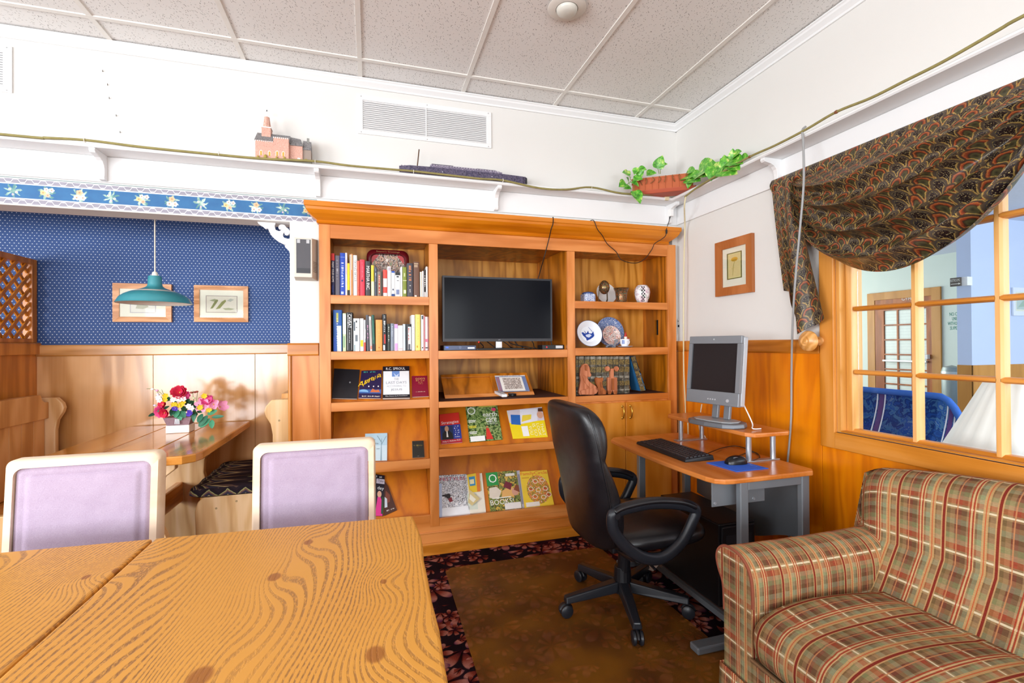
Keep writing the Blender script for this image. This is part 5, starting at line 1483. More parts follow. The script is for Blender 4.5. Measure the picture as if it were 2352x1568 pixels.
pts = [q(375, 980), q(395, 960), q(425, 952), q(455, 960), q(470, 910), q(495, 905), q(490, 935), q(470, 950), q(472, 985), q(455, 975), q(440, 962), q(410, 965), q(390, 985)]
mz = min(p.z for p in pts)
pts = [p + Vector((0, 0, Z_2 - mz)) for p in pts]
MB().slab(pts, (0, .006, 0)).build('stand_front', P('#7C8088', .5), st)
MB().box(cen.x - .012, cen.x + .012, 2.991, 3.06, Z_2, Z_2 + .008).build('stand_foot', P('#7C8088', .5), st)
t, x = ware('teacup', 'blue and white teacup standing on its saucer', 'cup', 1435, 784, 2.975, Z_2 + 0.008)
r = rpx(13, 2.975); h_ = 0.050
z_ = Z_2 + 0.0085
MB().lathe([(0, 0), (r * .62, 0), (r * .64, .004), (r * .9, h_ * .35), (r * .96, h_), (r * .9, h_), (r * .84, h_ * .4), (0, .008)], (x, 2.975, z_), 24).build('cup_body', P('#EEF0F4', .15), t, smooth=40)
MB().tube(spline([(x + .002, 2.975 - r * .9, z_ + .040), (x + .006, 2.975 - r * 1.4, z_ + .034), (x + .004, 2.975 - r * 1.35, z_ + .018), (x, 2.975 - r * .85, z_ + .012)], 5), .003, 6).build('handle', P('#EEF0F4', .15), t, smooth=60)
for a0 in (-150, -40):
    mb = MB(); mb.grid(lambda u, v: (x + (r * .97) * math.cos(R(a0 + 28 * u)), 2.975 + r * .97 * math.sin(R(a0 + 28 * u)), z_ + .016 + .028 * v), 4, 2); mb.build('print', P('#2E57A0', .2), t)
s_, x = ware('saucer', 'white saucer with blue rim under the teacup', 'saucer', 1436, 795, 2.975, Z_2)
MB().lathe([(0, 0), (rpx(11, 3), 0), (rpx(19.5, 3), .008), (rpx(19.5, 3), .0095), (rpx(12, 3), .006), (0, .0075)], (x, 2.975, Z_2), 28).build('saucer_body', P('#DCE3EE', .15), s_, smooth=40)
fg, x = ware('figurine', 'tiny red hatted figurine standing in the teacup', 'figurine', 1437, 770, 2.975, z_ + .01)
zz = z_ + .010
MB().lathe([(0, 0), (.012, 0), (.014, .02), (.010, .045), (.012, .052), (.008, .060), (0, .064)], (x, 2.975, zz), 14).build('body', P('#E8DCD0', .5), fg, smooth=50)
MB().lathe([(.0095, .056), (.010, .060), (.007, .072), (.003, .088), (0, .092)], (x, 2.975, zz), 14).build('hat', P('#B8302A', .5), fg, smooth=50)
MB().ball((x + .016, 2.972, zz + .042), (.009, .008, .009), 10, 8).build('sack', P('#B03A30', .5), fg, smooth=60)
# wooden bears in front of the old books
def cut(pl, y0, th, zfix):
    pts = [pY(*Z5(*p), y0) for p in pl]
    return pts, th
def bearpart(par, name, pl, y0, th, mat, dz, bev=0.003):
    pts = [pY(*Z5(*p), y0) + Vector((0, 0, dz)) for p in pl]
    MB().slab(pts, (0, th, 0)).build(name, mat, par, bevel=bev)
def bear(label, pl, y0, th, mat, parts):
    pts = [pY(*Z5(*p), y0) for p in pl]
    dz = Z_3 - min(p.z for p in pts)
    cx_ = sum(p.x for p in pts) / len(pts)
    t = thing('wooden_bear', label, 'figurine', (cx_, y0, Z_3))
    bearpart(t, 'body', pl, y0, th, mat, dz)
    for nm, p2, yy, th2, mt in parts: bearpart(t, nm, p2, yy, th2, mt, dz, 0.002)
    return t
bear('large sitting wooden bear with folded arms seen side on', [(160, 1138), (178, 1128), (206, 1130), (226, 1165), (231, 1210), (244, 1236), (232, 1254), (206, 1254), (215, 1290), (285, 1340), (302, 1372), (296, 1405), (262, 1426), (130, 1424), (121, 1404), (132, 1345), (141, 1290), (134, 1232), (140, 1170)], 2.935, 0.022, 'bear_wood',
     [('ear', [(176, 1140), (200, 1140), (198, 1196), (180, 1190)], 2.930, .005, 'bear_dark'), ('arm', [(160, 1245), (178, 1240), (235, 1310), (292, 1345), (288, 1364), (232, 1366), (175, 1300)], 2.927, .008, 'bear_wood'), ('leg', [(140, 1385), (200, 1368), (280, 1360), (304, 1385), (290, 1412), (240, 1422), (150, 1420)], 2.925, .010, 'bear_wood')])
bear('small dark wooden bear cub sitting between two larger bears', [(278, 1262), (295, 1255), (318, 1262), (352, 1255), (356, 1275), (345, 1300), (352, 1350), (386, 1385), (384, 1410), (350, 1420), (310, 1420), (300, 1390), (302, 1350), (285, 1310)], 2.932, 0.02, 'bear_dark',
     [('arm', [(322, 1300), (342, 1305), (350, 1345), (332, 1352)], 2.927, .005, 'bear_dark'), ('leg', [(330, 1385), (368, 1372), (386, 1390), (380, 1416), (340, 1418)], 2.926, .006, 'bear_dark')])
t = bear('wooden bear seen end on with two round ears', [(426, 1175), (454, 1175), (456, 1256), (486, 1262), (488, 1400), (482, 1418), (456, 1418), (446, 1385), (440, 1385), (430, 1418), (402, 1418), (398, 1400), (400, 1262), (426, 1256)], 2.938, 0.026, 'bear_wood',
     [('leg', [(402, 1388), (430, 1388), (430, 1420), (402, 1420)], 2.929, .008, 'bear_dark'), ('leg', [(456, 1388), (484, 1388), (484, 1420), (456, 1420)], 2.929, .008, 'bear_dark'), ('belly', [(428, 1270), (458, 1270), (458, 1380), (428, 1380)], 2.933, .004, 'bear_dark')])
for ex in (396, 482):
    c = pY(*Z5(ex, 1188), 2.936); rd = 27 / 4.126 / 1090 * 2.936
    MB().cyl((c.x, 2.936, c.z + .004), (c.x, 2.952, c.z + .004), rd, 24).build('ear', 'bear_wood', t, bevel=.002)
# ================================================================ booth: half wall and lattice
PXL = -2.0
hw_ = struct(MB().box(PXL - 0.06, PXL, 2.95, AY - 0.003, 0, 1.225), 'wall_booth', 'lattice_wood', 'brown half wall between two booths')
MB().prism([(PXL - 0.08, 1.226), (PXL + 0.022, 1.226), (PXL + 0.022, 1.290), (PXL + 0.014, 1.298), (PXL - 0.072, 1.298), (PXL - 0.08, 1.290)], 'y', 2.94, AY - 0.003).build('cap_rail', 'lattice_wood', hw_)
ls = thing('lattice_screen', 'brown diagonal lattice screen standing on the booth half wall', 'lattice screen', (PXL - 0.03, 3.3, 1.298))
LZ0, LZ1, LY0, LY1 = 1.2985, 1.815, 2.96, AY - 0.01
MB().box(PXL - 0.045, PXL + 0.005, LY1 - 0.045, LY1, LZ0, LZ1).build('post', 'lattice_wood', ls, bevel=.003)
MB().box(PXL - 0.045, PXL + 0.005, LY0, LY0 + 0.045, LZ0, LZ1).build('post', 'lattice_wood', ls, bevel=.003)
MB().box(PXL - 0.045, PXL + 0.005, LY0 + .045, LY1 - .045, LZ1 - 0.035, LZ1).build('rail', 'lattice_wood', ls, bevel=.003)
MB().box(PXL - 0.045, PXL + 0.005, LY0 + .045, LY1 - .045, LZ0, LZ0 + 0.025).build('rail', 'lattice_wood', ls, bevel=.003)
ya_, yb_, za_, zb_ = LY0 + .045, LY1 - .045, LZ0 + .025, LZ1 - .035
def clip_line(c, s):   # line z = s*y + c clipped to the frame
    pts = []
    for y in (ya_, yb_):
        z = s * y + c
        if za_ <= z <= zb_: pts.append((y, z))
    for z in (za_, zb_):
        y = (z - c) / s
        if ya_ < y < yb_: pts.append((y, z))
    return pts[:2] if len(pts) >= 2 else None
step = 0.088
for s, xo in ((1, -0.012), (-1, -0.024)):
    c0 = -8
    k = 0
    while k < 240:
        c = c0 + k * step; k += 1
        p = clip_line(c, s)
        if not p: continue
        (y1, z1_), (y2, z2_) = p
        d = Vector((0, y2 - y1, z2_ - z1_))
        if d.length < 0.02: continue
        d.normalize(); n_ = Vector((0, -d.z, d.y)) * 0.0098
        a, b = Vector((PXL + xo, y1, z1_)), Vector((PXL + xo, y2, z2_))
        MB().slab([a - n_, b - n_, b + n_, a + n_], (0.008, 0, 0)).build('slat', 'lattice_wood', ls)
# ================================================================ booth benches
def bench_end(par, y0, y1, x_back, s, mat):
    """shaped end panel; s=+1 bench faces +x (back at x_back), -1 faces -x"""
    pr = [(0, 0.06), (0.02, 0.03), (0.44, 0.03), (0.47, 0.07), (0.48, 0.14), (0.50, 0.20), (0.505, 0.36), (0.49, 0.41), (0.465, 0.435), (0.16, 0.44), (0.135, 0.50), (0.115, 0.62), (0.115, 0.76), (0.125, 0.82), (0.150, 0.865), (0.158, 0.895), (0.150, 0.925), (0.120, 0.960), (0.0, 0.962)]
    MB().prism([(x_back + s * a, b) for a, b in pr], 'y', y0, y1).build('end_panel', mat, par, bevel=0.006)
def bench(label, x_back, s, y0, y1):
    t = thing('booth_bench', label, 'bench', (x_back + s * .25, (y0 + y1) / 2, 0))
    bench_end(t, y0, y0 + 0.038, x_back, s, 'pine_z'); bench_end(t, y1 - 0.038, y1, x_back, s, 'pine_z')
    MB().box(min(x_back + s * .02, x_back + s * .49), max(x_back + s * .02, x_back + s * .49), y0 + .039, y1 - .039, 0.40, 0.432).build('seat', 'pine_y', t, bevel=.004)
    MB().box(min(x_back + s * .42, x_back + s * .45), max(x_back + s * .42, x_back + s * .45), y0 + .039, y1 - .039, 0.06, 0.399).build('front_board', 'pine_y', t)
    n = 6
    w_ = (y1 - y0 - .078) / n
    for k in range(n):
        a = y0 + .039 + k * w_
        MB().box(min(x_back + s * .045, x_back + s * .065), max(x_back + s * .045, x_back + s * .065), a + .0012, a + w_ - .0012, 0.435, 0.85).build('back_board', 'bench_orange', t, bevel=.003)
    # top rail with a stepped end
    MB().prism([(y0 + .039, .835), (y1 - .039, .835), (y1 - .039, .935), (y1 - .075, .938), (y1 - .098, .952), (y1 - .112, .985), (y0 + .112, .985), (y0 + .098, .952), (y0 + .075, .938), (y0 + .039, .935)], 'x', min(x_back + s * .04, x_back + s * .085), max(x_back + s * .04, x_back + s * .085)).build('top_rail', 'bench_orange', t, bevel=.004)
    for y in (y0 - .001, ):
        for (a, b) in ((.11, .40), (.30, .40), (.40, .37), (.08, .84)): MB().cyl((x_back + s * a, y, b), (x_back + s * a, y + .002, b), .006, 10).build('bolt', P('#A58A60', .5), t)
    return t
bench('pine booth bench in front of the lattice half wall', -1.975, 1, 2.96, 3.64)
bench('pine booth bench with a zigzag cushion beside the post', -0.425, -1, 3.0, 3.66)
# cushion
cu = thing('seat_cushion', 'dark zigzag patterned cushion on the booth bench beside the post', 'cushion', (-0.7, 3.3, .432))
cx0, cx1, cy0, cy1 = -0.955, -0.55, 2.985, 3.62
def cush(u, v):
    # closed pillow: v 0..1 around section in xz, u along y
    an = 2 * math.pi * v
    e = 0.35
    c_, s2 = math.cos(an), math.sin(an)
    px_ = (abs(c_) ** e) * (1 if c_ >= 0 else -1); pz_ = (abs(s2) ** .7) * (1 if s2 >= 0 else -1)
    k = 1 - max(0, (abs(u - .5) - .47) / .03) ** 2 * .35
    tuft = .004 * math.sin(u * 22) * math.sin(v * 18)
    return ((cx0 + cx1) / 2 + px_ * (cx1 - cx0) / 2 * (1 if abs(u - .5) < .47 else .985), cy0 + u * (cy1 - cy0), 0.433 + 0.034 + (pz_ * 0.034 + (tuft if pz_ > 0 else 0)) * k)
mb = MB(); mb.grid(cush, 30, 48, uv=lambda u, v: (u * .64, v * .95))
o0 = [cush(0, j / 48) for j in range(48)]; o1 = [cush(1, j / 48) for j in range(48)]
a = mb.add(o0, [tuple(range(48))]); mb.uv[len(mb.f) - 1] = [(p[0] * 1.0, p[2]) for p in o0]
a = mb.add(o1, [tuple(range(48))]); mb.uv[len(mb.f) - 1] = [(p[0], p[2]) for p in o1]
mb.build('cushion_body', 'cushion_zigzag', cu, smooth=60, weld=True)
# ================================================================ booth table
bt = thing('booth_table', 'narrow varnished plank trestle table in the booth', 'table', (-1.16, 3.13, 0))
TX0, TX1, TYa, TYb = -1.505, -0.80, 2.60, AY - 0.032
n = 3
w_ = (TX1 - TX0) / n
for k in range(n):
    x0_, x1_ = TX0 + k * w_, TX0 + (k + 1) * w_
    ch = .035
    pl = [(x0_ + .0006, TYb), (x1_ - .0006, TYb)]
    if k == n - 1: pl = [(x0_ + .0006, TYb), (x1_, TYb), (x1_, TYa + .10), (x1_ - .015, TYa + .05), (x1_ - .06, TYa + .01), (x0_ + .0006, TYa - .003)]
    elif k == 0: pl = [(x0_, TYb), (x1_ - .0006, TYb), (x1_ - .0006, TYa - .003), (x0_ + .06, TYa + .01), (x0_ + .015, TYa + .05), (x0_, TYa + .10)]
    else: pl = [(x0_ + .0006, TYb), (x1_ - .0006, TYb), (x1_ - .0006, TYa - .003), (x0_ + .0006, TYa - .003)]
    MB().prism(pl, 'z', 0.708, 0.75).build('plank', 'booth_table', bt, bevel=.006)
# shaped trestle at the near end and far end
def trestle(y):
    cx_ = (TX0 + TX1) / 2
    half = [(.05, .70), (.22, .70), (.22, .66), (.17, .62), (.14, .55), (.135, .47), (.15, .40), (.18, .33), (.19, .26), (.16, .20), (.15, .14), (.20, .09), (.28, .08), (.30, .05), (.30, .0), (.22, .0), (.18, .03), (.0, .03)]
    pl = [(cx_ + a, b) for a, b in half] + [(cx_ - a, b) for a, b in half[::-1][1:]]
    pl = [(cx_ + .05, .708)] + [(cx_ + a, b) for a, b in half[1:]] + [(cx_ - a, b) for a, b in half[::-1][1:-1]] + [(cx_ - .05, .708)]
    MB().prism(pl, 'y', y, y + .045).build('trestle', 'pine_z', bt, bevel=.005)
trestle(2.74); trestle(3.45)
MB().box((TX0 + TX1) / 2 - .02, (TX0 + TX1) / 2 + .02, 2.70, 3.53, .30, .42).build('stretcher', 'booth_table', bt, bevel=.006)
# ================================================================ pendant lamp
LP = pY(356, 690, 3.2)
lx = LP.x
pl_ = thing('pendant_lamp', 'teal enamel pendant lamp hanging over the booth table', 'lamp', (lx, 3.2, 1.5))
zr = pY(356, 697, 3.2).z
r = 0.180
prof = [(r, 0.0), (r * 1.01, .002), (r * .99, .006), (r * .96, .018), (r * .91, .034), (r * .80, .050), (r * .66, .063), (r * .50, .074), (r * .36, .083), (r * .26, .091), (r * .205, .100), (r * .190, .112), (r * .182, .152), (r * .165, .158), (r * .06, .160), (0, .160)]
MB().lathe(prof, (lx, 3.2, zr), 48).build('lamp_shade', P('#3F8E98', .28, 0, .6, .04), pl_, smooth=40)
MB().lathe([(r * .985, 0.001), (r * .94, .018), (r * .88, .033), (r * .78, .050), (r * .60, .068), (r * .3, .086), (0, .092)], (lx, 3.2, zr), 48).build('shade_lining', P('#D6CEC4', .5), pl_, smooth=40)
MB().lathe([(0.016, .160), (0.013, .178), (0.006, .184), (0, .184)], (lx, 3.2, zr), 16).build('cord_grip', P('#EDE8DC', .4), pl_, smooth=40)
MB().cyl((lx, 3.2, zr + .182), (lx, 3.2, 2.549), .0035, 8).build('cord', P('#E6D8C4', .5), pl_)
MB().lathe([(0, 0), (.022, .0), (.032, .02), (.03, .04), (.014, .06), (0, .065)], (lx, 3.2, zr + .02), 16).build('bulb', P('#F6F4EE', .2), pl_, smooth=60)
# ================================================================ framed pictures on the dotted wallpaper
def picture(name, label, q, nrm, fw, mats, draw, depth=.018):
    """q TL TR BR BL world corners on the wall; nrm towards the room"""
    q = [Vector(p) for p in q]
    n = Vector(nrm)
    c = sum(q, Vector()) / 4
    t = thing(name, label, 'picture', c)
    W, H = (q[1] - q[0]).length, (q[0] - q[3]).length
    def ins(d): 
        r_ = (q[1] - q[0]).normalized(); u_ = (q[0] - q[3]).normalized()
        return [q[0] + r_ * d - u_ * d, q[1] - r_ * d - u_ * d, q[2] - r_ * d + u_ * d, q[3] + r_ * d + u_ * d]
    o, i = [p + n * .001 for p in q], [p + n * .001 for p in ins(fw)]
    for k in range(4):
        k2 = (k + 1) % 4
        a, b, c_, d = o[k], o[k2], i[k2], i[k]
        MB().hexa([a, b, c_, d], [a + n * depth, b + n * depth, c_ + n * depth * .72, d + n * depth * .72]).build('frame_bar', mats, t)
    MB().slab([p + n * .002 for p in i], n * .004).build('mat_board', P('#F8F3E2', .6), t)
    f = Face(*[p + n * .006 for p in i], t)
    if f.n.dot(n) < 0: f.n = -f.n
    draw(f)
    MB().slab([p + n * .0095 for p in i], n * .0012).build('pane', 'pane_glass', t)
    return t
def peas(f):
    f.rect(.14, .86, .18, .80, P('#B8A8A0')); f.rect(.16, .84, .205, .775, P('#ECE4D4'))
    f.poly([(.22, .62), (.34, .68), (.42, .64), (.33, .58)], P('#A8AC86')); f.poly([(.24, .32), (.30, .34), (.42, .62), (.40, .66), (.35, .62)], P('#8C9058')); f.poly([(.36, .30), (.46, .34), (.60, .60), (.58, .66), (.50, .58)], P('#9A9C5C')); f.poly([(.52, .34), (.66, .36), (.80, .32), (.70, .28), (.58, .28)], P('#B4B490')); f.poly([(.62, .62), (.70, .70), (.78, .66), (.70, .58)], P('#BFC0B4'))
def vase_pic(f):
    f.rect(.22, .78, .14, .86, P('#C9C0C4')); f.rect(.24, .76, .165, .835, P('#EFEAE0')); f.poly([(.34, .3), (.5, .28), (.62, .36), (.52, .6), (.4, .55)], P('#C8C4B0'))
AYf = AY - 0.001
def onA(*p): return [pY(x, y, AYf) for x, y in p]
def rectA(x0, x1, y0, y1):
    a, b = pY(x0, (y0 + y1) / 2, AYf).x, pY(x1, (y0 + y1) / 2, AYf).x
    xm = (x0 + x1) / 2
    z1_, z0_ = pY(xm, y0, AYf).z, pY(xm, y1, AYf).z
    return [(a, AYf, z1_), (b, AYf, z1_), (b, AYf, z0_), (a, AYf, z0_)]
picture('framed_picture', 'wood framed botanical print of pea pods on dotted wallpaper', rectA(447.5, 571, 656.5, 739.5), (0, -1, 0), .030, 'frame_wood', peas)
picture('framed_picture', 'wood framed print partly behind the teal lamp', rectA(261.5, 396, 652, 739.5), (0, -1, 0), .034, 'frame_wood', vase_pic)
# ================================================================ fretwork bracket at the post
def zf(x, y): return pY(560 + x / 4.125, 480 + y / 4.125, WY + .05)
def arc(cx, cy, r, a0, a1, n=10): return [(cx + r * math.cos(R(a0 + (a1 - a0) * k / n)), cy + r * math.sin(R(a0 + (a1 - a0) * k / n))) for k in range(n + 1)]
outl = [(132, 118), (300, 122), (302, 140), (292, 160), (300, 195), (318, 208), (340, 212), (355, 205), (361, 190), (350, 196), (336, 192), (330, 178), (335, 160), (352, 150), (375, 150), (392, 158), (402, 175), (425, 190), (436, 210), (433, 235), (418, 250), (398, 250), (386, 238), (390, 222), (376, 228), (370, 248), (378, 268), (396, 280), (420, 284), (438, 284), (440, 418), (430, 400), (420, 385), (396, 366), (390, 350), (400, 340), (372, 332), (330, 310), (290, 280), (262, 250), (243, 215), (231, 185), (205, 190), (188, 172), (165, 158), (142, 142)]
pts = [zf(x, y) for x, y in outl]
xr_ = -0.4375; zt_ = SOF - .0025
ptl = [(min(p.x, xr_), min(p.z, zt_)) for p in pts]
shape2d([ptl], lambda u, v, w_: (u, WY + .05 + w_, v), .018, 'fretwork_bracket', 'trim_paint')
fo = [o for o in COL.objects if o.name.startswith('fretwork_bracket')][0]
tag(fo, 'white scrolled fretwork bracket in the corner of the booth opening', 'bracket')
# ================================================================ speaker on the post
sp = thing('wall_speaker', 'cream wall speaker with grey grille on the white post', 'speaker', (-.36, WY, 1.75))
a = pY(675, 545, WY - .085); b = pY(717, 637, WY - .085)
xa, xb, zt, zb = a.x, b.x, a.z, b.z
xb2 = -0.296
MB().hexa([(xa, WY - .085, zb), (xb, WY - .085, zb), (xb, WY - .085, zt), (xa, WY - .085, zt)], [(xa - .005, WY - .001, zb - .01), (-.288, WY - .001, zb - .01), (-.288, WY - .001, zt + .01), (xa - .005, WY - .001, zt + .01)]).build('cabinet', P('#CFC9BC', .5), sp, bevel=.003)
MB().box(xa + .012, xb - .008, WY - .087, WY - .0855, zb + .022, zt - .008).build('grille', P('#59585C', .8), sp)
for k in (0, 1): MB().box(xa + .016 + k * .048, xa + .032 + k * .048, WY - .0885, WY - .0872, zt - .030, zt - .010).build('clip', P('#B8B8BA', .4), sp)
MB().box(xa + .016, xb - .012, WY - .0882, WY - .0872, zb + .026, zb + .050).build('maker_plate', P('#3A3A3E', .5), sp)
for k in range(7): MB().slab([Vector((xb, WY - .085, zb + .035 + k * .009)).lerp(Vector((-.288, WY - .001, zb + .035 + k * .009)), t_) + Vector((.0006, 0, dz_)) for t_, dz_ in ((.18, 0), (.75, 0), (.75, .003), (.18, .003))], (.0008, 0, 0)).build('vent_slot', P('#8A857A', .6), sp)
# ================================================================ flower arrangement on the booth table
fa = thing('flower_arrangement', 'artificial pink and red flowers in a white planter on the booth table', 'flowers', (-1.1, 3.32, .75))
FY0 = 3.30
def fq(x, y, d=0.0): return pY(330 + x / 10.226, 870 + y / 10.226, FY0 + d)
def petalflower(c, nrm, n, L, W_, mat, name='bloom', cup=.35, layers=1, jit=.0, seed=0):
    nrm = Vector(nrm).normalized(); L *= 1.22; W_ *= 1.3
    u_ = nrm.orthogonal().normalized(); v_ = nrm.cross(u_)
    mb = MB(); rg = random.Random(seed)
    for ly in range(layers):
        l = L * (1 - .25 * ly); cp = cup + .35 * ly
        for k in range(n):
            a = 2 * math.pi * (k + .5 * ly) / n + rg.uniform(-jit, jit)
            d = u_ * math.cos(a) + v_ * math.sin(a); e = nrm.cross(d)
            def fn(s, t, d=d, e=e, l=l, cp=cp):
                wd = W_ * math.sin(math.pi * min(1, .12 + s * .8)) ** .8
                return c + d * (l * s) + nrm * (cp * l * s * s * 1.2) + e * (wd * (t - .5)) + nrm * (abs(t - .5) ** 2 * wd * .9)
            mb.grid(fn, 4, 3)
    mb.build(name, mat, fa, smooth=60)
    MB().ball(c + nrm * (L * .12), L * .12, 8, 6).build('flower_centre', P('#D8B848', .6), fa, smooth=60)
def leafm(c, tip, w_, mat, nrm=(0, -1, .3), name='leaf', par=None, fold=.25):
    c, tip = Vector(c), Vector(tip)
    d = tip - c; e = d.cross(Vector(nrm)).normalized(); nn = e.cross(d).normalized()
    L = d.length
    def fn(s, t):
        wd = w_ * math.sin(math.pi * (s * .92 + .04)) ** .75
        return c + d * s + e * (wd * (t - .5)) - nn * (L * .12 * s * s) + nn * (abs(t - .5) * wd * fold)
    mb = MB(); mb.grid(fn, 6, 4)
    return mb.build(name, mat, par or fa, smooth=60)
# planter box
pA, pB = fq(512, 1050), fq(1070, 1050)
MB().box(pA.x, pB.x, FY0, FY0 + .10, .7505, .7505 + .046).build('planter', P('#F2EFE8', .5), fa, bevel=.004)
MB().hexa([(pA.x + .004, FY0 + .008, .797), (pB.x - .004, FY0 + .008, .797), (pB.x - .004, FY0 + .092, .797), (pA.x + .004, FY0 + .092, .797)], [(pA.x - .012, FY0 - .005, .845), (pB.x + .012, FY0 - .005, .845), (pB.x + .012, FY0 + .105, .845), (pA.x - .012, FY0 + .105, .845)]).build('basket', P('#8A7078', .7, 0, .3, .3, 90), fa)
for k in range(3): MB().tube([fq(760 + k * 45, 1050, .004) + Vector((0, -.012, 0)), fq(770 + k * 38, 930, .0) + Vector((0, -.012, 0))], .0035, 6).build('stem', P('#D8E0E8', .4), fa)
red, pink, lpink, yel, whi, pur, gr1, gr2, gr3 = P('#D02848', .6), P('#E0508C', .6), P('#EFA4C4', .6), P('#E0C02A', .6), P('#F4F0EE', .6), P('#5A3CB8', .6), P('#2C6A50', .5), P('#3E8A66', .5), P('#1F4A30', .55)
petalflower(fq(860, 320), (0, -1, .35), 9, .034, .026, red, layers=3, seed=1)
petalflower(fq(760, 300, .02), (-.4, -1, .5), 8, .024, .02, red, layers=2, seed=2)
petalflower(fq(960, 390, .0), (.4, -1, .2), 8, .024, .02, pink, layers=2, seed=3)
petalflower(fq(470, 600), (-.5, -1, .3), 8, .024, .02, red, layers=2, seed=4)
petalflower(fq(420, 760), (-.4, -1, -.1), 9, .030, .024, pink, layers=3, seed=5)
petalflower(fq(500, 790, -.02), (-.2, -1, -.2), 8, .024, .022, red, layers=2, seed=6)
petalflower(fq(1500, 520), (.1, -1, .6), 6, .030, .026, pink, layers=2, seed=7)
petalflower(fq(1400, 610), (-.1, -1, .1), 6, .036, .026, lpink, layers=1, seed=8)
petalflower(fq(1790, 660), (.7, -.6, .3), 5, .028, .030, lpink, cup=.9, layers=1, seed=9)
petalflower(fq(1640, 600), (.4, -1, .3), 6, .026, .022, lpink, layers=1, seed=10)
for k, (x, y) in enumerate(((700, 490), (780, 470), (860, 480), (940, 470), (1060, 640), (1120, 680), (380, 500), (350, 440))): petalflower(fq(x, y, -.02), (0, -1, .2), 6, .013, .010, whi, seed=20 + k)
for k, (x, y) in enumerate(((720, 600), (800, 630), (880, 610), (930, 540), (520, 400), (500, 480), (1330, 670), (1540, 720), (1430, 400))): petalflower(fq(x, y, -.015), (0, -1, .1), 6, .014, .011, yel, seed=40 + k)
for k, (x, y) in enumerate(((1080, 760), (1060, 830), (1100, 800), (720, 690), (760, 700))): petalflower(fq(x, y, -.02), (0, -1, 0), 5, .011, .011, pur, seed=60 + k)
for k, (x0_, y0_, x1_, y1_, w_, m_) in enumerate(((800, 720, 740, 900, .034, gr2), (830, 760, 860, 960, .036, gr2), (880, 740, 960, 900, .036, gr1), (700, 680, 640, 860, .030, gr1), (760, 700, 620, 760, .026, gr3), (980, 520, 1120, 640, .034, gr3), (1000, 600, 1060, 480, .03, gr3), (1190, 600, 1100, 520, .03, gr3), (620, 500, 500, 430, .028, gr2), (300, 800, 115, 868, .02, gr3), (600, 640, 320, 760, .02, gr1), (1200, 700, 1160, 1000, .026, gr1), (1380, 820, 1270, 1010, .030, gr1), (1500, 860, 1290, 1110, .036, gr1), (1560, 930, 1330, 1130, .032, gr2), (1600, 960, 1600, 1150, .032, gr2), (1500, 830, 1700, 740, .030, gr2), (1600, 900, 1860, 870, .022, gr1), (1250, 760, 1420, 730, .03, gr3), (1180, 560, 1290, 700, .03, gr3), (680, 620, 760, 520, .03, gr3), (1000, 760, 900, 640, .03, gr3), (1230, 860, 1180, 760, .03, gr3))):
    leafm(fq(x0_, y0_, .01), fq(x1_, y1_, -.02), w_, m_)
for pts in (((560, 500), (400, 330), (230, 240), (70, 232)), ((560, 520), (420, 440), (300, 260)), ((560, 520), (480, 380), (420, 250)), ((1200, 620), (1160, 420), (1160, 270)), ((1220, 620), (1250, 430), (1270, 280)), ((1250, 640), (1340, 500), (1330, 430))):
    MB().tube(spline([fq(x, y, .0) for x, y in pts], 5), .0016, 5).build('stem', P('#6A7A46', .6), fa)
for (x, y, m_) in ((310, 270, lpink), (200, 240, whi), (330, 360, P('#E6D4EA')), (260, 620, P('#D8CCE8')), (1120, 320, P('#8A3A2A')), (1200, 310, P('#7A3024')), (1250, 300, P('#8A3A2A')), (1320, 460, P('#B0482E')), (1180, 450, P('#C8CFA0')), (1220, 540, P('#C8CFA0'))): MB().ball(fq(x, y, -.004), (.009, .006, .006), 8, 6).build('bud', m_, fa, smooth=60)
# ================================================================ air vents high on the wall
def vent(label, x0, x1, z0, z1, ox0, ox1, oz0, oz1, mid):
    t = thing('air_vent', label, 'vent', ((x0 + x1) / 2, WY, z0))
    y = WY - .0005
    mb = MB()
    mb.box(x0, x1, y - .008, y, oz1, z1).box(x0, x1, y - .008, y, z0, oz0).box(x0, ox0, y - .008, y, oz0, oz1).box(ox1, x1, y - .008, y, oz0, oz1)
    mb.build('vent_frame', 'trim_paint', t, bevel=.0015)
    MB().box(ox0, ox1, y - .0012, y, oz0, oz1).build('vent_back', P('#77767A', .9), t)
    n = 15
    st_ = (oz1 - oz0) / n
    for k in range(n):
        z = oz0 + (k + .5) * st_
        MB().hexa([(ox0 + .001, y - .0075, z - .0045), (ox0 + .001, y - .0065, z - .0055), (ox0 + .001, y - .002, z + .0045), (ox0 + .001, y - .003, z + .0055)], [(ox1 - .001, y - .0075, z - .0045), (ox1 - .001, y - .0065, z - .0055), (ox1 - .001, y - .002, z + .0045), (ox1 - .001, y - .003, z + .0055)]).build('louvre', P('#DCDCDC', .5), t)
    if mid: MB().box(mid - .003, mid + .003, y - .0085, y - .001, oz0, oz1).build('mullion', 'trim_paint', t)
    for x in (x0 + .02, (x0 + x1) / 2, x1 - .02):
        for z in (z0 + .009, z1 - .009): MB().cyl((x, y - .0095, z), (x, y - .008, z), .003, 8).build('screw', P('#B0B0B0', .4, .6), t)
vent('wide white louvred air vent above the bookcase', -0.066, 0.748, 2.522, 2.752, -0.036, 0.714, 2.548, 2.724, 0.335)
a, b = pY(30, 213, WY), pY(12, 108, WY)
vent('white louvred air vent above the booth', a.x - .81, a.x, a.z - .004, a.z + .225, a.x - .78, pY(9, 150, WY).x, a.z + .024, a.z + .20, None)
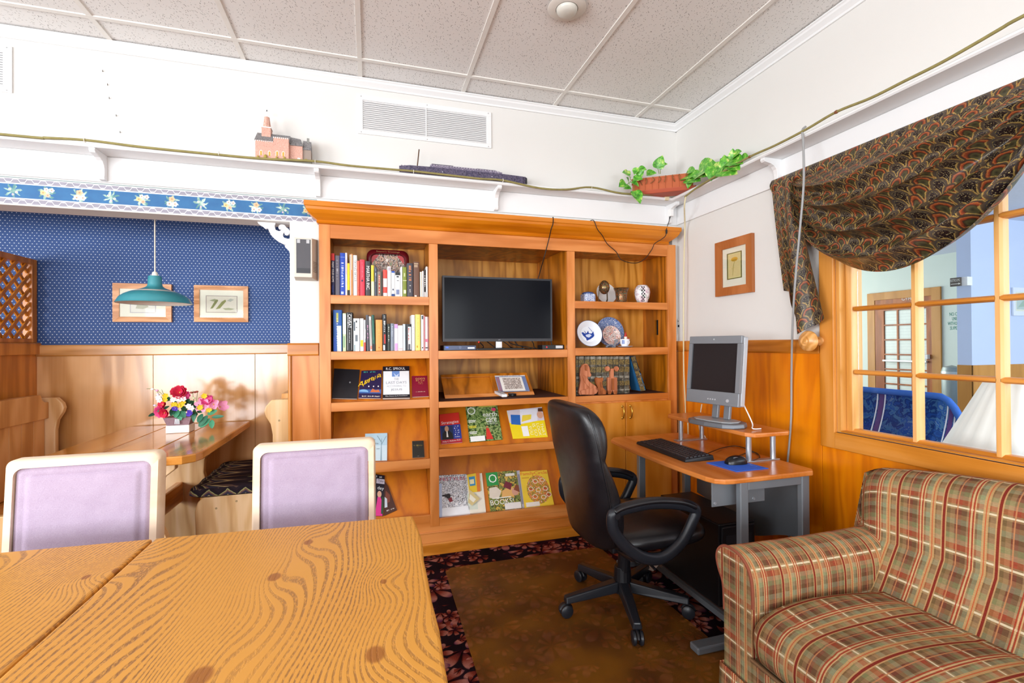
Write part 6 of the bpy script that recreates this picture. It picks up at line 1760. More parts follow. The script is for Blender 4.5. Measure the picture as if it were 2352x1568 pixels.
# nail marks left on the wall
nm = thing('wall_nails', 'row of small nails and marks left in the white wall', 'nails', (pY(255, 260, WY).x, WY, 2.6))
for px, py in ((236, 165), (247, 196), (251, 227), (267, 267), (276, 305)):
    c = pY(px, py, WY); MB().cyl((c.x, WY - .001, c.z), (c.x + .004, WY - .010, c.z + .005), .0016, 6).build('nail', P('#6A6660', .4, .5), nm)
# ================================================================ ceiling sensor
c = pZ(1302, 17, CEIL)
dt = thing('smoke_detector', 'round white detector dome on the ceiling tile', 'detector', (c.x, c.y, CEIL))
MB().lathe([(0, 0), (.088, 0), (.090, -.003), (.086, -.006), (.052, -.009), (0.050, -.004)], (c.x, c.y, CEIL - .0006), 40).build('base_plate', P('#D9D4CC', .5), dt, smooth=40)
MB().lathe([(.050, -.004), (.049, -.014), (.044, -.024), (.030, -.032), (0, -.035)], (c.x, c.y, CEIL - .0006), 32).build('dome', P('#CFCDC4', .3), dt, smooth=60)
MB().lathe([(.0525, -.0085), (.0505, -.0095), (.0495, -.006)], (c.x, c.y, CEIL - .0006), 40).build('groove', P('#5A524A', .6), dt, smooth=60)
# ================================================================ model church on the shelf
SH_T = SZ + 0.019 + .0003
ch = thing('model_church', 'small pink brick model church with a tall spire on the shelf', 'model', (-.45, 2.87, SH_T))
m_mottle('church_brick', ['#C49484', '#D8A898', '#C89A8A', '#E0B4A4'], 120, 0.8)
m_mottle('church_roof', ['#6C6A6C', '#7E7C7E', '#8C8A8A', '#5E5C5E'], 110, 0.8)
def zc(x, y): return pY(560 + x / 3.459, 200 + y / 3.459, 2.85)
CY0, CY1 = 2.825, 2.905
x0, x1, x2, x3, x4 = [zc(v, 480).x for v in (100, 245, 370, 470, 535)]
zb = SH_T + .008
ze, zr_ = zc(170, 440).z, zc(200, 362).z
ze2 = zc(300, 430).z
MB().box(zc(60, 0).x, zc(545, 0).x, 2.808, 2.93, SH_T, SH_T + .008).build('base', P('#7C7C70', .8), ch, bevel=.002)
dzc = 0
MB().box(x0, x2, CY0, CY1, zb, ze).build('nave_wall', 'church_brick', ch)
MB().hexa([(x0 - .004, CY0 - .005, ze), (x0 - .004, CY1 + .005, ze), (x0 + .002, (CY0 + CY1) / 2, zr_)], [(x2 + .004, CY0 - .005, ze), (x2 + .004, CY1 + .005, ze), (x2 - .002, (CY0 + CY1) / 2, zr_)]).build('nave_roof', 'church_roof', ch)
MB().box(x1, x2 - .003, CY0 - .012, CY0, zb, ze2 + .004).build('transept_wall', 'church_brick', ch)
MB().box(x2, x3, CY0 + .008, CY1, zb, ze - .008).build('chancel_wall', 'church_brick', ch)
MB().hexa([(x2, CY0 + .003, ze - .008), (x2, CY1 + .003, ze - .008), (x2, (CY0 + CY1) / 2, zr_ - .006)], [(x3 + .003, CY0 + .003, ze - .008), (x3 + .003, CY1 + .003, ze - .008), (x3 - .014, (CY0 + CY1) / 2, zr_ - .012)]).build('chancel_roof', 'church_roof', ch)
MB().box(x3, x4, CY0 + .016, CY1 - .01, zb, ze - .022).build('vestry_wall', P('#9A8A80', .8), ch)
MB().hexa([(x3, CY0 + .012, ze - .022), (x3, CY1 - .008, ze - .022), (x3, (CY0 + CY1) / 2, zr_ - .018)], [(x4, CY0 + .012, ze - .022), (x4, CY1 - .008, ze - .022), (x4, (CY0 + CY1) / 2, zr_ - .022)]).build('vestry_roof', 'church_roof', ch)
MB().box(zc(497, 0).x, zc(516, 0).x, 2.86, 2.866, ze - .022, zc(505, 400).z).build('chimney', P('#8A8A86', .8), ch)
tx0, tx1 = zc(143, 380).x, zc(215, 380).x
tcx = (tx0 + tx1) / 2; tw = (tx1 - tx0) / 2
tz = [zc(180, v).z for v in (385, 345, 322, 235, 228)]
MB().box(tcx - tw, tcx + tw, 2.845, 2.845 + 2 * tw, tz[0] - .02, tz[2]).build('tower', 'church_brick', ch)
ty_ = 2.845 + tw
MB().lathe([(tw * .95, tz[2]), (tw * .6, tz[3]), (tw * .62, tz[3] + .003), (0, tz[4] + .004)], (tcx, ty_, 0), 8).build('spire', 'church_brick', ch)
MB().box(tcx - .0022, tcx + .0022, ty_ - .001, ty_ + .001, tz[4], zc(180, 155).z).box(tcx - .009, tcx + .009, ty_ - .001, ty_ + .001, zc(180, 182).z, zc(180, 170).z).build('cross', P('#D8D8D8', .5), ch)
for k in range(9): MB().box(x0 + k * (x1 - x0) / 9, x0 + (k + .5) * (x1 - x0) / 9, CY0 - .003, CY0, ze - .006, ze).build('cornice_block', P('#EDE8E4', .7), ch)
for k in range(8): MB().box(x1 + k * (x2 - x1) / 8, x1 + (k + .5) * (x2 - x1) / 8, CY0 - .015, CY0 - .012, ze2 - .002, ze2 + .005).build('cornice_block', P('#EDE8E4', .7), ch)
MB().box(tcx - tw - .002, tcx + tw + .002, 2.842, 2.845 + 2 * tw + .002, tz[2] - .003, tz[2] + .003).build('tower_ledge', P('#E4DCD8', .7), ch)
for wx, yy in ((145, CY0), (212, CY0), (275, CY0 - .012), (323, CY0 - .012)):
    cx_ = zc(wx, 490).x
    for rr2, m_, e in ((.0075, P('#F0EAE4', .6), .0012), (.005, P('#C8A04A', .5), .002)):
        pl = [(cx_ - rr2, zb + .018), (cx_ + rr2, zb + .018), (cx_ + rr2, zb + .036)] + [(cx_ + rr2 * math.cos(R(a_)), zb + .036 + rr2 * 1.3 * math.sin(R(a_))) for a_ in (30, 60, 90, 120, 150)] + [(cx_ - rr2, zb + .036)]
        MB().prism(pl, 'y', yy - e, yy).build('arched_window', m_, ch)
MB().box(zc(428, 0).x, zc(450, 0).x, CY0 + .006, CY0 + .008, zb, zb + .025).build('door', P('#F0F0F0', .6), ch)
for x_, s_ in ((178, .010), (120, .006), (270, .006), (330, .007), (405, .006), (498, .009)): MB().ball((zc(x_, 0).x, CY0 - (.018 if 240 < x_ < 370 else .006), zb + s_), (s_ * .9, s_ * .5, s_ * 1.2), 8, 6).build('shrub', P('#A8964A', .9, 0, .2, .3, 200), ch, smooth=60)
# ================================================================ model ship
sh = thing('model_ship', 'long dark purple model ship with one bare mast on the shelf', 'model', (.62, 2.86, SH_T))
m_mottle('ship_hull', ['#3A3348', '#453E58', '#5A5266', '#332D42'], 60, 0.6)
m_mottle('ship_deck', ['#8A8094', '#6C6478', '#A49CAC'], 90, 0.7)
def zs(x, y): return pY(560 + x / 3.459, 200 + y / 3.459, 2.86)
xs_ = [zs(v, 680).x for v in (1235, 1480, 2060, 2248)]
hz = .058
def hull(z, k): 
    w_ = .032 * k
    pl = [(xs_[0] + .01 * (1 - k), 2.868), (xs_[0] + .06, 2.868 - w_ * .8), (xs_[1], 2.868 - w_), (xs_[2], 2.868 - w_), (xs_[3] - .03, 2.868 - w_ * .7), (xs_[3], 2.868 - w_ * .25), (xs_[3], 2.868 + w_ * .25), (xs_[3] - .03, 2.868 + w_ * .7), (xs_[2], 2.868 + w_), (xs_[1], 2.868 + w_), (xs_[0] + .06, 2.868 + w_ * .8)]
    return [(a, b, z) for a, b in pl]
MB().hexa(hull(SH_T, .8), hull(SH_T + hz, 1.0)).build('hull', 'ship_hull', sh)
MB().box(xs_[1], xs_[2] - .01, 2.845, 2.892, SH_T + hz, SH_T + hz + .012).build('lower_deck', 'ship_deck', sh)
MB().box(xs_[1] + .006, xs_[2] - .04, 2.852, 2.884, SH_T + hz + .012, SH_T + hz + .022).build('upper_deck', 'ship_deck', sh)
MB().box(xs_[1] + .01, xs_[1] + .14, 2.858, 2.880, SH_T + hz + .022, SH_T + hz + .028).build('bridge', P('#4A4450', .6), sh)
MB().box(xs_[2] - .17, xs_[2] - .05, 2.858, 2.880, SH_T + hz + .022, SH_T + hz + .026).build('stern_house', P('#4A4450', .6), sh)
for k in range(26): MB().box(xs_[1] + k * (xs_[2] - xs_[1] - .02) / 26, xs_[1] + (k + .5) * (xs_[2] - xs_[1] - .02) / 26, 2.8425, 2.845, SH_T + hz + .012, SH_T + hz + .017).build('rail_block', P('#A8A0B0', .6), sh)
for k in range(9): MB().box(xs_[0] + .01 + k * .018, xs_[0] + .019 + k * .018, 2.862, 2.874, SH_T + hz, SH_T + hz + .005).build('rail_block', P('#9A9094', .6), sh)
for k in range(9): MB().box(xs_[3] - .015 - k * .016, xs_[3] - .007 - k * .016, 2.862, 2.874, SH_T + hz, SH_T + hz + .006).build('rail_block', P('#6A6470', .6), sh)
for x_ in (1570, 1960): MB().cyl((zs(x_, 0).x, 2.8355, SH_T + hz * .6), (zs(x_, 0).x, 2.837, SH_T + hz * .6), .003, 8).build('porthole', P('#C8C8CC', .4), sh)
m0 = zs(1378, 610).x
MB().cyl((m0, 2.866, SH_T + hz - .001), (m0 + .012, 2.866, zs(1398, 492).z), .0035, 8).build('mast', P('#5E4434', .6), sh)
MB().box(zs(2212, 0).x, xs_[3] + .001, 2.856, 2.862, SH_T + .012, SH_T + hz - .005).build('stern_plate', P('#2A2A2E', .4), sh)
# ================================================================ potted pothos in the corner
pp = thing('potted_pothos', 'trailing pothos with variegated leaves in a terracotta planter in the corner', 'plant', (2.0, 2.83, SH_T))
def zp(x, y, Y=2.80): return pY(1180 + x / 3.267, 200 + y / 3.267, Y)
# planter is set across the corner
A0, A1 = zp(935, 745, 2.80), pX(1180 + 1310 / 3.267, 200 + 730 / 3.267, 2.02)
A0 = Vector((1.70, 2.86, 0)); A1 = Vector((2.045, 2.62, 0))
dv = (A1 - A0); Lp = dv.length; ux = dv.normalized(); uy = Vector((-ux.y, ux.x, 0))
cp = (A0 + A1) / 2 + uy * .035
def pl3(a, b, z): return cp + ux * a + uy * b + Vector((0, 0, z))
hl, hd = Lp / 2, .068
MB().hexa([pl3(*q, SH_T) for q in ((-hl * .86, -hd * .8), (hl * .86, -hd * .8), (hl * .86, hd * .8), (-hl * .86, hd * .8))], [pl3(*q, SH_T + .022) for q in ((-hl, -hd), (hl, -hd), (hl, hd), (-hl, hd))]).build('saucer', P('#B4553A', .6), pp, bevel=.003)
mb = MB()
for k in range(9):
    a0, a1 = -hl * .92 + k * hl * 1.84 / 9, -hl * .92 + (k + .92) * hl * 1.84 / 9
    mb2 = MB(); j = .002 * (k % 2)
    mb2.hexa([pl3(a0, -hd * .86 - j, SH_T + .0225), pl3(a1, -hd * .86 - j, SH_T + .0225), pl3(a1, -hd * .86 + .006, SH_T + .0225), pl3(a0, -hd * .86 + .006, SH_T + .0225)], [pl3(a0, -hd * .94 - j, SH_T + .100), pl3(a1, -hd * .94 - j, SH_T + .100), pl3(a1, -hd * .94 + .006, SH_T + .100), pl3(a0, -hd * .94 + .006, SH_T + .100)])
    mb2.build('planter_stave', P('#B8603C', .75, 0, .3, .15), pp, bevel=.002)
MB().hexa([pl3(*q, SH_T + .0225) for q in ((-hl * .9, -hd * .85), (hl * .9, -hd * .85), (hl * .9, hd * .8), (-hl * .9, hd * .8))], [pl3(*q, SH_T + .094) for q in ((-hl * .93, -hd * .92), (hl * .93, -hd * .92), (hl * .93, hd * .9), (-hl * .93, hd * .9))]).build('planter_body', P('#A8552F', .8), pp)
MB().hexa([pl3(*q, SH_T + .096) for q in ((-hl * .95, -hd * 1.0), (hl * .95, -hd * 1.0), (hl * .95, -hd * .85), (-hl * .95, -hd * .85))], [pl3(*q, SH_T + .106) for q in ((-hl * .95, -hd * 1.0), (hl * .95, -hd * 1.0), (hl * .95, -hd * .85), (-hl * .95, -hd * .85))]).build('planter_rim', P('#B8643E', .8), pp, bevel=.003)
m_mottle('pothos_leaf', ['#3A7A22', '#4E9A2A', '#5FAE34', '#88C04A', '#C8D878'], 38, 0.35, 0.5)
MATS['pothos_leaf'].node_tree.nodes['Principled BSDF'].inputs['Subsurface Weight'].default_value = 0.0
def heart(base, tip, w_, nrm, name='leaf'):
    base, tip = Vector(base), Vector(tip)
    d = tip - base; L = d.length; dn = d.normalized()
    nn = Vector(nrm); nn = (nn - dn * nn.dot(dn)).normalized(); e = dn.cross(nn)
    ol = [(.0, 0), (-.06, .16), (-.05, .34), (.08, .47), (.28, .5), (.5, .42), (.72, .27), (.9, .1), (1.0, 0)]
    mb = MB(); vs_ = []; fs = []
    for s, wv in ol:
        b_ = nn * (-.16 * L * s * s)
        for sg in (-1, -.5, 0, .5, 1):
            vs_.append(base + d * s + e * (sg * wv * w_) + nn * (abs(sg) * wv * w_ * .28) + b_)
    for i in range(len(ol) - 1):
        for j in range(4): fs.append((i * 5 + j, i * 5 + j + 1, (i + 1) * 5 + j + 1, (i + 1) * 5 + j))
    mb.add(vs_, fs)
    return mb.build(name, 'pothos_leaf', pp, smooth=60)
# leaves: base px, tip px (zoom frame), depth plane Y
lv = [((862, 660), (812, 640), .045, 2.78), ((840, 640), (862, 665), .05, 2.79), ((900, 640), (935, 612), .05, 2.80), ((940, 612), (985, 622), .04, 2.80), ((935, 665), (965, 625), .05, 2.79), ((1000, 650), (1060, 645), .045, 2.82), ((1078, 605), (1105, 518), .06, 2.80), ((1090, 590), (1140, 578), .028, 2.80), ((860, 715), (842, 682), .035, 2.79), ((840, 725), (785, 745), .06, 2.78), ((835, 755), (870, 765), .045, 2.78), ((900, 690), (958, 690), .045, 2.78), ((905, 785), (945, 872), .06, 2.76), ((885, 715), (930, 745), .05, 2.77)]
for b_, t_, w_, Y_ in lv:
    bb, tt = zp(*b_, Y_), zp(*t_, Y_ - .02)
    tt.y -= .02
    heart(bb, tt, max((tt - bb).length * .95, w_), (rnd.uniform(-.3, .3), -1, .45))
# leaves along the right wall shelf
def zr2(x, y, X=2.0): return pX(1180 + x / 3.267, 200 + y / 3.267, X)
lr = [((1290, 660), (1360, 650), 1.99), ((1330, 690), (1300, 760), 1.98), ((1390, 640), (1455, 655), 2.0), ((1390, 640), (1505, 560), 2.0), ((1490, 600), (1475, 700), 1.99), ((1560, 590), (1475, 690), 1.99), ((1590, 600), (1575, 505), 2.0), ((1600, 560), (1545, 530), 2.01), ((1645, 530), (1640, 460), 2.0), ((1650, 520), (1700, 475), 2.0), ((1640, 555), (1710, 560), 1.99), ((1640, 590), (1690, 610), 1.99), ((1570, 620), (1665, 635), 1.99), ((1700, 545), (1755, 518), 2.0), ((1600, 570), (1660, 545), 2.0), ((1300, 640), (1340, 625), 2.0), ((1320, 680), (1390, 690), 1.985)]
for b_, t_, X_ in lr:
    bb, tt = zr2(*b_, X_), zr2(*t_, X_ - .015)
    heart(bb, tt, max((tt - bb).length * .95, .05), (-.8, -.5, .4))
for pts in ([zp(880, 700, 2.79), zp(870, 670, 2.78), zp(850, 650, 2.78)], [zp(905, 720, 2.78), zp(900, 760, 2.77), zp(905, 790, 2.76)], [zp(1090, 650, 2.83), zp(1082, 610, 2.81), zp(1078, 600, 2.80)], [zp(1100, 650, 2.83), zp(1098, 610, 2.81), zp(1092, 590, 2.80)], [zp(940, 680, 2.8), zp(890, 700, 2.79), zp(845, 735, 2.78)], [zp(970, 650, 2.82), zp(930, 640, 2.80), zp(900, 645, 2.80)]):
    MB().tube(spline(pts, 5), .002, 6).build('stem', P('#8A9A4A', .5), pp)
for k in range(10):
    a = -hl * .9 + k * hl * .2
    p0 = pl3(a, -hd * 1.02, SH_T + .104)
    MB().tube(spline([p0, p0 + Vector((rnd.uniform(-.01, .01), -.008, -.02)), p0 + Vector((rnd.uniform(-.02, .02), -.006, -.045))], 4), .003, 5).build('dry_stem', P('#8A5A34', .9), pp)
# long bare vine tied along the shelf edge
EX, EY = 1.987, 2.802
ez = SZ + .010
vine = [Vector((-3.2, EY - .006, ez + .006))] + [pY(px, py, EY - .006) for px, py in ((0, 308), (100, 316), (200, 322), (330, 338), (480, 353), (600, 364), (722, 370), (800, 380), (900, 389), (950, 393), (1030, 402), (1100, 410), (1155, 414), (1240, 432), (1300, 435), (1358, 430), (1430, 444), (1520, 447))]
ob = MB().tube(spline(vine, 5), .0062, 7).build('plant_vine', P('#8E8452', .7, 0, .3, .3, 40), None, smooth=60)
tag(ob, 'long bare olive vine tied along the shelf edge above the bookcase', 'vine')
for px, py in ((195, 322), (503, 353), (724, 371), (950, 394), (1155, 414), (1358, 430)):
    c = pY(px, py, EY - .006); MB().tube([c + Vector((.0, .010 * math.cos(a), .010 * math.sin(a))) for a in [k * .7854 for k in range(8)]], .0015, 5, closed=True).build('tie', P('#E8E4D8', .5), ob)
vine2 = [pX(px, py, EX - .006) for px, py in ((1573, 452), (1605, 428), (1660, 395), (1722, 360), (1780, 334), (1850, 298), (1921, 257), (2000, 225), (2080, 185), (2160, 145), (2240, 100), (2300, 65), (2352, 36))]
vine2.append(Vector((EX - .006, .7, vine2[-1].z))); vine2.append(Vector((EX - .006, .2, vine2[-1].z)))
ob2 = MB().tube(spline(vine2, 5), .0058, 7).build('plant_vine', P('#8E8452', .7, 0, .3, .3, 40), None, smooth=60)
tag(ob2, 'long bare olive vine along the shelf edge above the curtain', 'vine')
for px, py in ((1722, 360), (1921, 257)):
    c = pX(px, py, EX - .006); MB().ball(c, (.007, .012, .008), 8, 6).build('vine_node', P('#7A4A2E', .8), ob2, smooth=60)
# ================================================================ cords in the corner
cw_ = P('#D8CDA6', .5)
cord('hanging_cable', 'cream cord hanging down beside the bookcase to the desk', [pX(1575, 452, 1.975), pX(1572, 475, 1.98), pY(1573, 520, 2.80), pY(1571, 600, 2.80), pY(1570, 700, 2.81), pY(1570, 790, 2.82), pY(1571, 860, 2.83), pY(1574, 930, 2.83), pY(1575, 960, 2.83), Vector((2.10, 2.80, .7)), Vector((2.10, 2.80, .09))], .0048, cw_)
cord('hanging_cable', 'grey cord hanging from the shelf in front of the curtain', [pX(1850, 291, 2.02), pX(1843, 300, 1.985), pX(1845, 330, 1.975), pX(1846, 420, 1.945), pX(1838, 520, 1.945), pX(1826, 650, 1.98), pX(1820, 760, 2.05), pX(1818, 860, 2.10), pX(1817, 960, 2.105), pX(1810, 1050, 2.105), pX(1803, 1110, 2.105), Vector((2.105, 1.98, .4)), Vector((2.105, 1.99, .1))], .0052, P('#9A9A9A', .5))
# power adapter hanging under the shelf corner
ad = thing('power_adapter', 'white plug in adapter hanging under the shelf corner', 'adapter', (1.98, 2.90, 2.15))
def za(x, y, Y=2.895): return pY(1450 + x / 11.2, 420 + y / 11.2, Y)
c0, c1 = za(975, 670), za(1065, 870)
MB().box(c0.x, c1.x, 2.88, 2.915, c1.z, c0.z).build('adapter_body', P('#EDEDEB', .4), ad, bevel=.004)
MB().tube(spline([za(1040, 430), za(1035, 520), za(1045, 600), za(1045, 680)], 5), .003, 6).build('lead', P('#EDEDEB', .4), ad)
MB().slab([za(870, 300, 2.80), za(985, 340, 2.80), za(970, 440, 2.80), za(890, 430, 2.80)], (0, .02, .0)).build('tape', P('#D8CCA8', .6), ad)
MB().cyl(za(1000, 850), za(985, 930), .005, 8, .003).build('jack', P('#18181A', .5), ad)
al_ = MB().tube(spline([za(985, 925), za(960, 1020, 2.86), za(925, 1120, 2.84), za(905, 1200, BY - .079), za(905, 1280, BY - .08), za(870, 1370, BY - .075), za(760, 1460, BY - .06), za(600, 1560, BY - .03), pY(1497, 573, BY - .008), pY(1480, 595, BY - .006), pY(1458, 604, BY - .006), pY(1428, 597, BY - .006), pY(1415, 578, BY - .006), pY(1395, 560, BY - .012), pY(1383, 540, BY - .04), pY(1372, 526, BY - .078), Vector((pY(1364, 517, BY - .075).x, BY - .07, 2.079)), Vector((pY(1360, 516, BY - .075).x, BY - .02, 2.079))], 8), .0026, 8).build('swag_lead', P('#241A14', .5), ad, smooth=70)
tg = [za(905, 1205, BY - .08), za(905, 1300, BY - .08)]
o = MB().cyl(tg[0], tg[1], .0065, 8).build('cord_toggle', P('#18120E', .5), al_)
# volume control plate beside the bookcase
vp = thing('volume_control', 'small brushed metal volume control plate beside the bookcase', 'wall plate', (2.107, WY, 1.38))
a, b = pY(1559, 732, WY), pY(1574, 767, WY)
x1_ = min(b.x, 2.128)
MB().box(a.x, x1_, WY - .006, WY - .0006, b.z, a.z).build('plate', P('#B4B2AC', .35, .7), vp, bevel=.0015)
MB().cyl(((a.x + x1_) / 2, WY - .018, (a.z + b.z) / 2 + .003), ((a.x + x1_) / 2, WY - .006, (a.z + b.z) / 2 + .003), .009, 16).build('knob', P('#17171A', .4), vp, bevel=.001)
MB().box((a.x + x1_) / 2 - .008, (a.x + x1_) / 2 + .008, WY - .008, WY - .0062, a.z - .022, a.z - .012).build('label_strip', P('#4A4A4A', .5), vp)
# ================================================================ framed flower print on the window wall
WXf = WX - .0006
def botan(f):
    f.rect(.18, .80, .19, .87, P('#76703A')); f.rect(.235, .755, .215, .845, P('#E6DFA0')); f.rect(.26, .735, .235, .825, P('#E4CE92'))
    f.disc(.50, .69, .14, .055, P('#DDA82C'), 16); f.disc(.50, .67, .1, .03, P('#C2962A'), 14); f.poly([(.42, .28), (.435, .28), (.47, .5), (.52, .64), (.50, .64), (.44, .5)], P('#B8A860')); f.poly([(.36, .46), (.44, .44), (.56, .5), (.46, .47)], P('#CDBB78'))
picture('framed_picture', 'brown framed yellow flower print on the wall beside the curtain', [(WXf, 2.526, 1.902), (WXf, 2.222, 1.902), (WXf, 2.222, 1.561), (WXf, 2.526, 1.561)], (-1, 0, 0), .052, 'frame_brown', botan, .022)
# ================================================================ swag curtain
cv = thing('window_valance', 'dark fan patterned swag curtain gathered over the window', 'curtain', (WX - .05, 1.4, 1.57))
CX = WX - .030
def flatp(px, py, X=CX): return pX(px, py, X)
# mounting board wrapped in cloth: flat header band along the top
yL, yR = 2.055, -.25
zT = 2.145
def band(u, v):
    y = yL + (yR - yL) * u
    z = zT - .062 * v
    return (CX - .012 - .016 * math.sin(math.pi * v), y, z)
mb = MB(); mb.grid(band, 60, 6, uv=lambda u, v: (u * 2.3, .062 * (1 - v)))
mb.build('header_band', 'curtain_fans', cv, smooth=60)
MB().box(CX + .002, WX - .013, yR, yL, zT - .06, zT).build('header_board', P('#2A2220', .8), cv)
MB().box(CX - .012, WX - .013, yL, yL + .003, zT - .062, zT).build('header_end', 'curtain_fans', cv)
def swag(name, ya, yb, zb, nf, seed):
    """swag hung between ya and yb (ya>yb), lowest point zb"""
    rg = random.Random(seed)
    ph = [rg.uniform(-.25, .25) for _ in range(8)]
    ztop = zT - .05
    def fn(u, v):
        # u across 0..1, v 0 top .. 1 hem
        y = ya + (yb - ya) * u
        drop = (ztop - zb) * (v ** 0.92)
        uc = u + .03 * math.sin(3 * v)
        shape = (4 * u * (1 - u)) ** .62 if 0 < u < 1 else 0.0
        gather = 1 - shape
        z = ztop - drop * shape - .030 * v * gather
        # pull edges inward lower down
        y += (0.5 - u) * .10 * gather * v * 0
        vw = v ** 1.15
        fold = math.sin(math.pi * 2 * nf * vw + 2.6 * (u - .5) + ph[0] * 6)
        fold = fold - .25 * math.sin(2 * (math.pi * 2 * nf * vw + 2.6 * (u - .5) + ph[0] * 6))
        fold2 = math.sin(math.pi * 2 * (nf * 2.3) * vw - 3.4 * u + ph[1] * 9)
        amp = .064 * (0.35 + .65 * min(1, v * 2.5)) * (0.18 + .82 * shape)
        belly = .040 * shape * math.sin(math.pi * min(1, v * .62 + .12))
        return (CX - .022 - belly - amp * (fold * .8 + .22 * fold2 + .7), y, z - .024 * math.cos(math.pi * 2 * nf * vw + 2.6 * (u - .5) + ph[0] * 6) * shape * min(1, v * 2.5) * (1 - v ** 6))
    L = abs(ya - yb)
    mb = MB(); mb.grid(fn, 64, 90, uv=lambda u, v: (u * L * 1.12 + .02 * math.sin(v * 5), -v * .95 - .28 * (1 - (2 * u - 1) ** 2) * .3))
    mb.build(name, 'curtain_fans', cv, smooth=70, weld=False)
swag('swag', 1.905, .93, 1.560, 3.9, 4)
swag('swag', .955, -.05, 1.575, 3.9, 9)
# jabot: pleated tail at the left
def zj(x, y): return (1750 + x / 2.3405, 150 + y / 2.3405)
top = [pX(*zj(113, 690), CX), pX(*zj(190, 660), CX), pX(*zj(245, 620), CX), pX(*zj(268, 640), CX)]
pl_top = [(2.050, 2.085), (2.015, 2.095), (1.985, 2.10), (1.950, 2.105), (1.925, 2.108), (1.895, 2.11)]
cols = []
bot = [pX(*zj(130, 1212), CX), pX(*zj(172, 1218), CX - .02), pX(*zj(185, 1330), CX - .005), pX(*zj(212, 1446), CX - .03), pX(*zj(300, 1400), CX - .005), pX(*zj(362, 1358), CX - .03)]
xo = [0.0, -.030, -.004, -.040, -.010, -.045]
nst = 6
def jab(u, v):
    s_ = u * (nst - 1); i = min(int(s_), nst - 2); f_ = s_ - i
    ty_, tz_ = [pl_top[i][k] * (1 - f_) + pl_top[i + 1][k] * f_ for k in (0, 1)]
    b_ = bot[i].lerp(bot[i + 1], f_)
    xx = (xo[i] * (1 - f_) + xo[i + 1] * f_) * (0.5 + .5 * v)
    e = v ** 1.15
    return (CX - .016 + xx - .01 * math.sin(math.pi * f_) * (1 if i % 2 else -1), ty_ + (b_.y - ty_) * e, tz_ + (b_.z - tz_) * v)
mb = MB(); mb.grid(jab, 40, 48, uv=lambda u, v: (u * .34, -v * .78))
mb.build('jabot', 'curtain_fans', cv, smooth=60)
# wooden hold back knob on the window casing
kb = thing('curtain_holdback', 'turned pale wood curtain holdback knob on the window casing', 'holdback', (WX - .08, 1.80, 1.27))
kc = pX(1860, 783, 2.02)
ax = Vector((-.62, .55, .02)).normalized()
ax = Vector((-1, .0, 0))
kx = WX - .010
kc = Vector((2.035, 1.785, 1.272))
kc = pX(1858, 783, 2.04)
MB().lathe([(0, .028), (.010, .028), (.014, .024), (.024, .026), (.030, .022), (.045, .016), (.050, .008), (.050, .0), (.044, -.008), (.016, -.012), (0, -.012)], kc, 32, ax).build('knob_disc', 'knob_wood', kb, smooth=40)
mid = Vector((WX - .021, 1.79, kc.z))
MB().cyl(kc + Vector((.012, 0, 0)), Vector((WX - .0205, kc.y, kc.z)), .012, 16).build('stem', 'knob_wood', kb)
MB().lathe([(0, 0), (.022, 0), (.022, .005), (.014, .010), (0, .010)], (WX - .0205, kc.y, kc.z), 20, (-1, 0, 0)).build('rosette', 'knob_wood', kb, smooth=40)
# ================================================================ far room furniture
bs = thing('blue_sofa', 'blue floral settee back with white piping beyond the window', 'sofa', (3.6, 2.5, 0))
BXs = 3.4
A, B = pX(1966, 914, BXs), pX(2166, 945, BXs)
m_mottle('blue_floral', ['#1E4A94', '#2457A4', '#1B4488', '#4A78A8', '#2A5CA8', '#6C8CB0'], 14, 0.8)
def bk(u, v):
    y = A.y + .35 + (B.y - A.y - .35) * u
    k = (1 - max(0, (u - .86) / .14) ** 2.2 * .16)
    zt = .905 * k
    th = v * 2 * math.pi
    return (BXs + .09 + .09 * -math.cos(th), y, .12 + (zt - .12) * (.5 + .5 * math.sin(th - math.pi / 2) if False else (1 - abs(2 * v - 1)) ** .8))
mb = MB(); mb.grid(bk, 40, 16); mb.build('back', 'blue_floral', bs, smooth=60)
wp = P('#E8E6EE', .7); pv = P('#5A3C78', .8)
def stripe(ya_, yb_, mat, off=.003):
    def fn(u, v):
        uu = (ya_ + (yb_ - ya_) * u)
        p = Vector(bk(uu, .02 + v * .48)); return (p.x - off, p.y, p.z)
    mb = MB(); mb.grid(fn, 4, 16); mb.build('stripe', mat, bs, smooth=60)
def uof(px): 
    y = pX(px, 960, BXs).y
    return (y - A.y - .35) / (B.y - A.y - .35)
for a_, b_, m_ in ((1974, 1977, wp), (1979, 1990, pv), (1991, 1994, wp), (2132, 2135, wp), (2137, 2146, pv), (2148, 2151, wp)): stripe(uof(a_), uof(b_), m_)
MB().tube([Vector(bk(k / 24, .5)) + Vector((-.012, 0, .004)) for k in range(25)], .022, 8).build('piping', P('#3A6AC0', .8), bs, smooth=60)
MB().box(BXs + .18, BXs + .85, B.y + .05, A.y + .3, .12, .45).build('seat', 'blue_floral', bs, bevel=.04)
for y_ in (B.y + .1, A.y + .25): MB().box(BXs + .1, BXs + .16, y_, y_ + .05, 0, .125).box(BXs + .75, BXs + .81, y_, y_ + .05, 0, .125).build('leg', P('#4A3020', .5), bs)
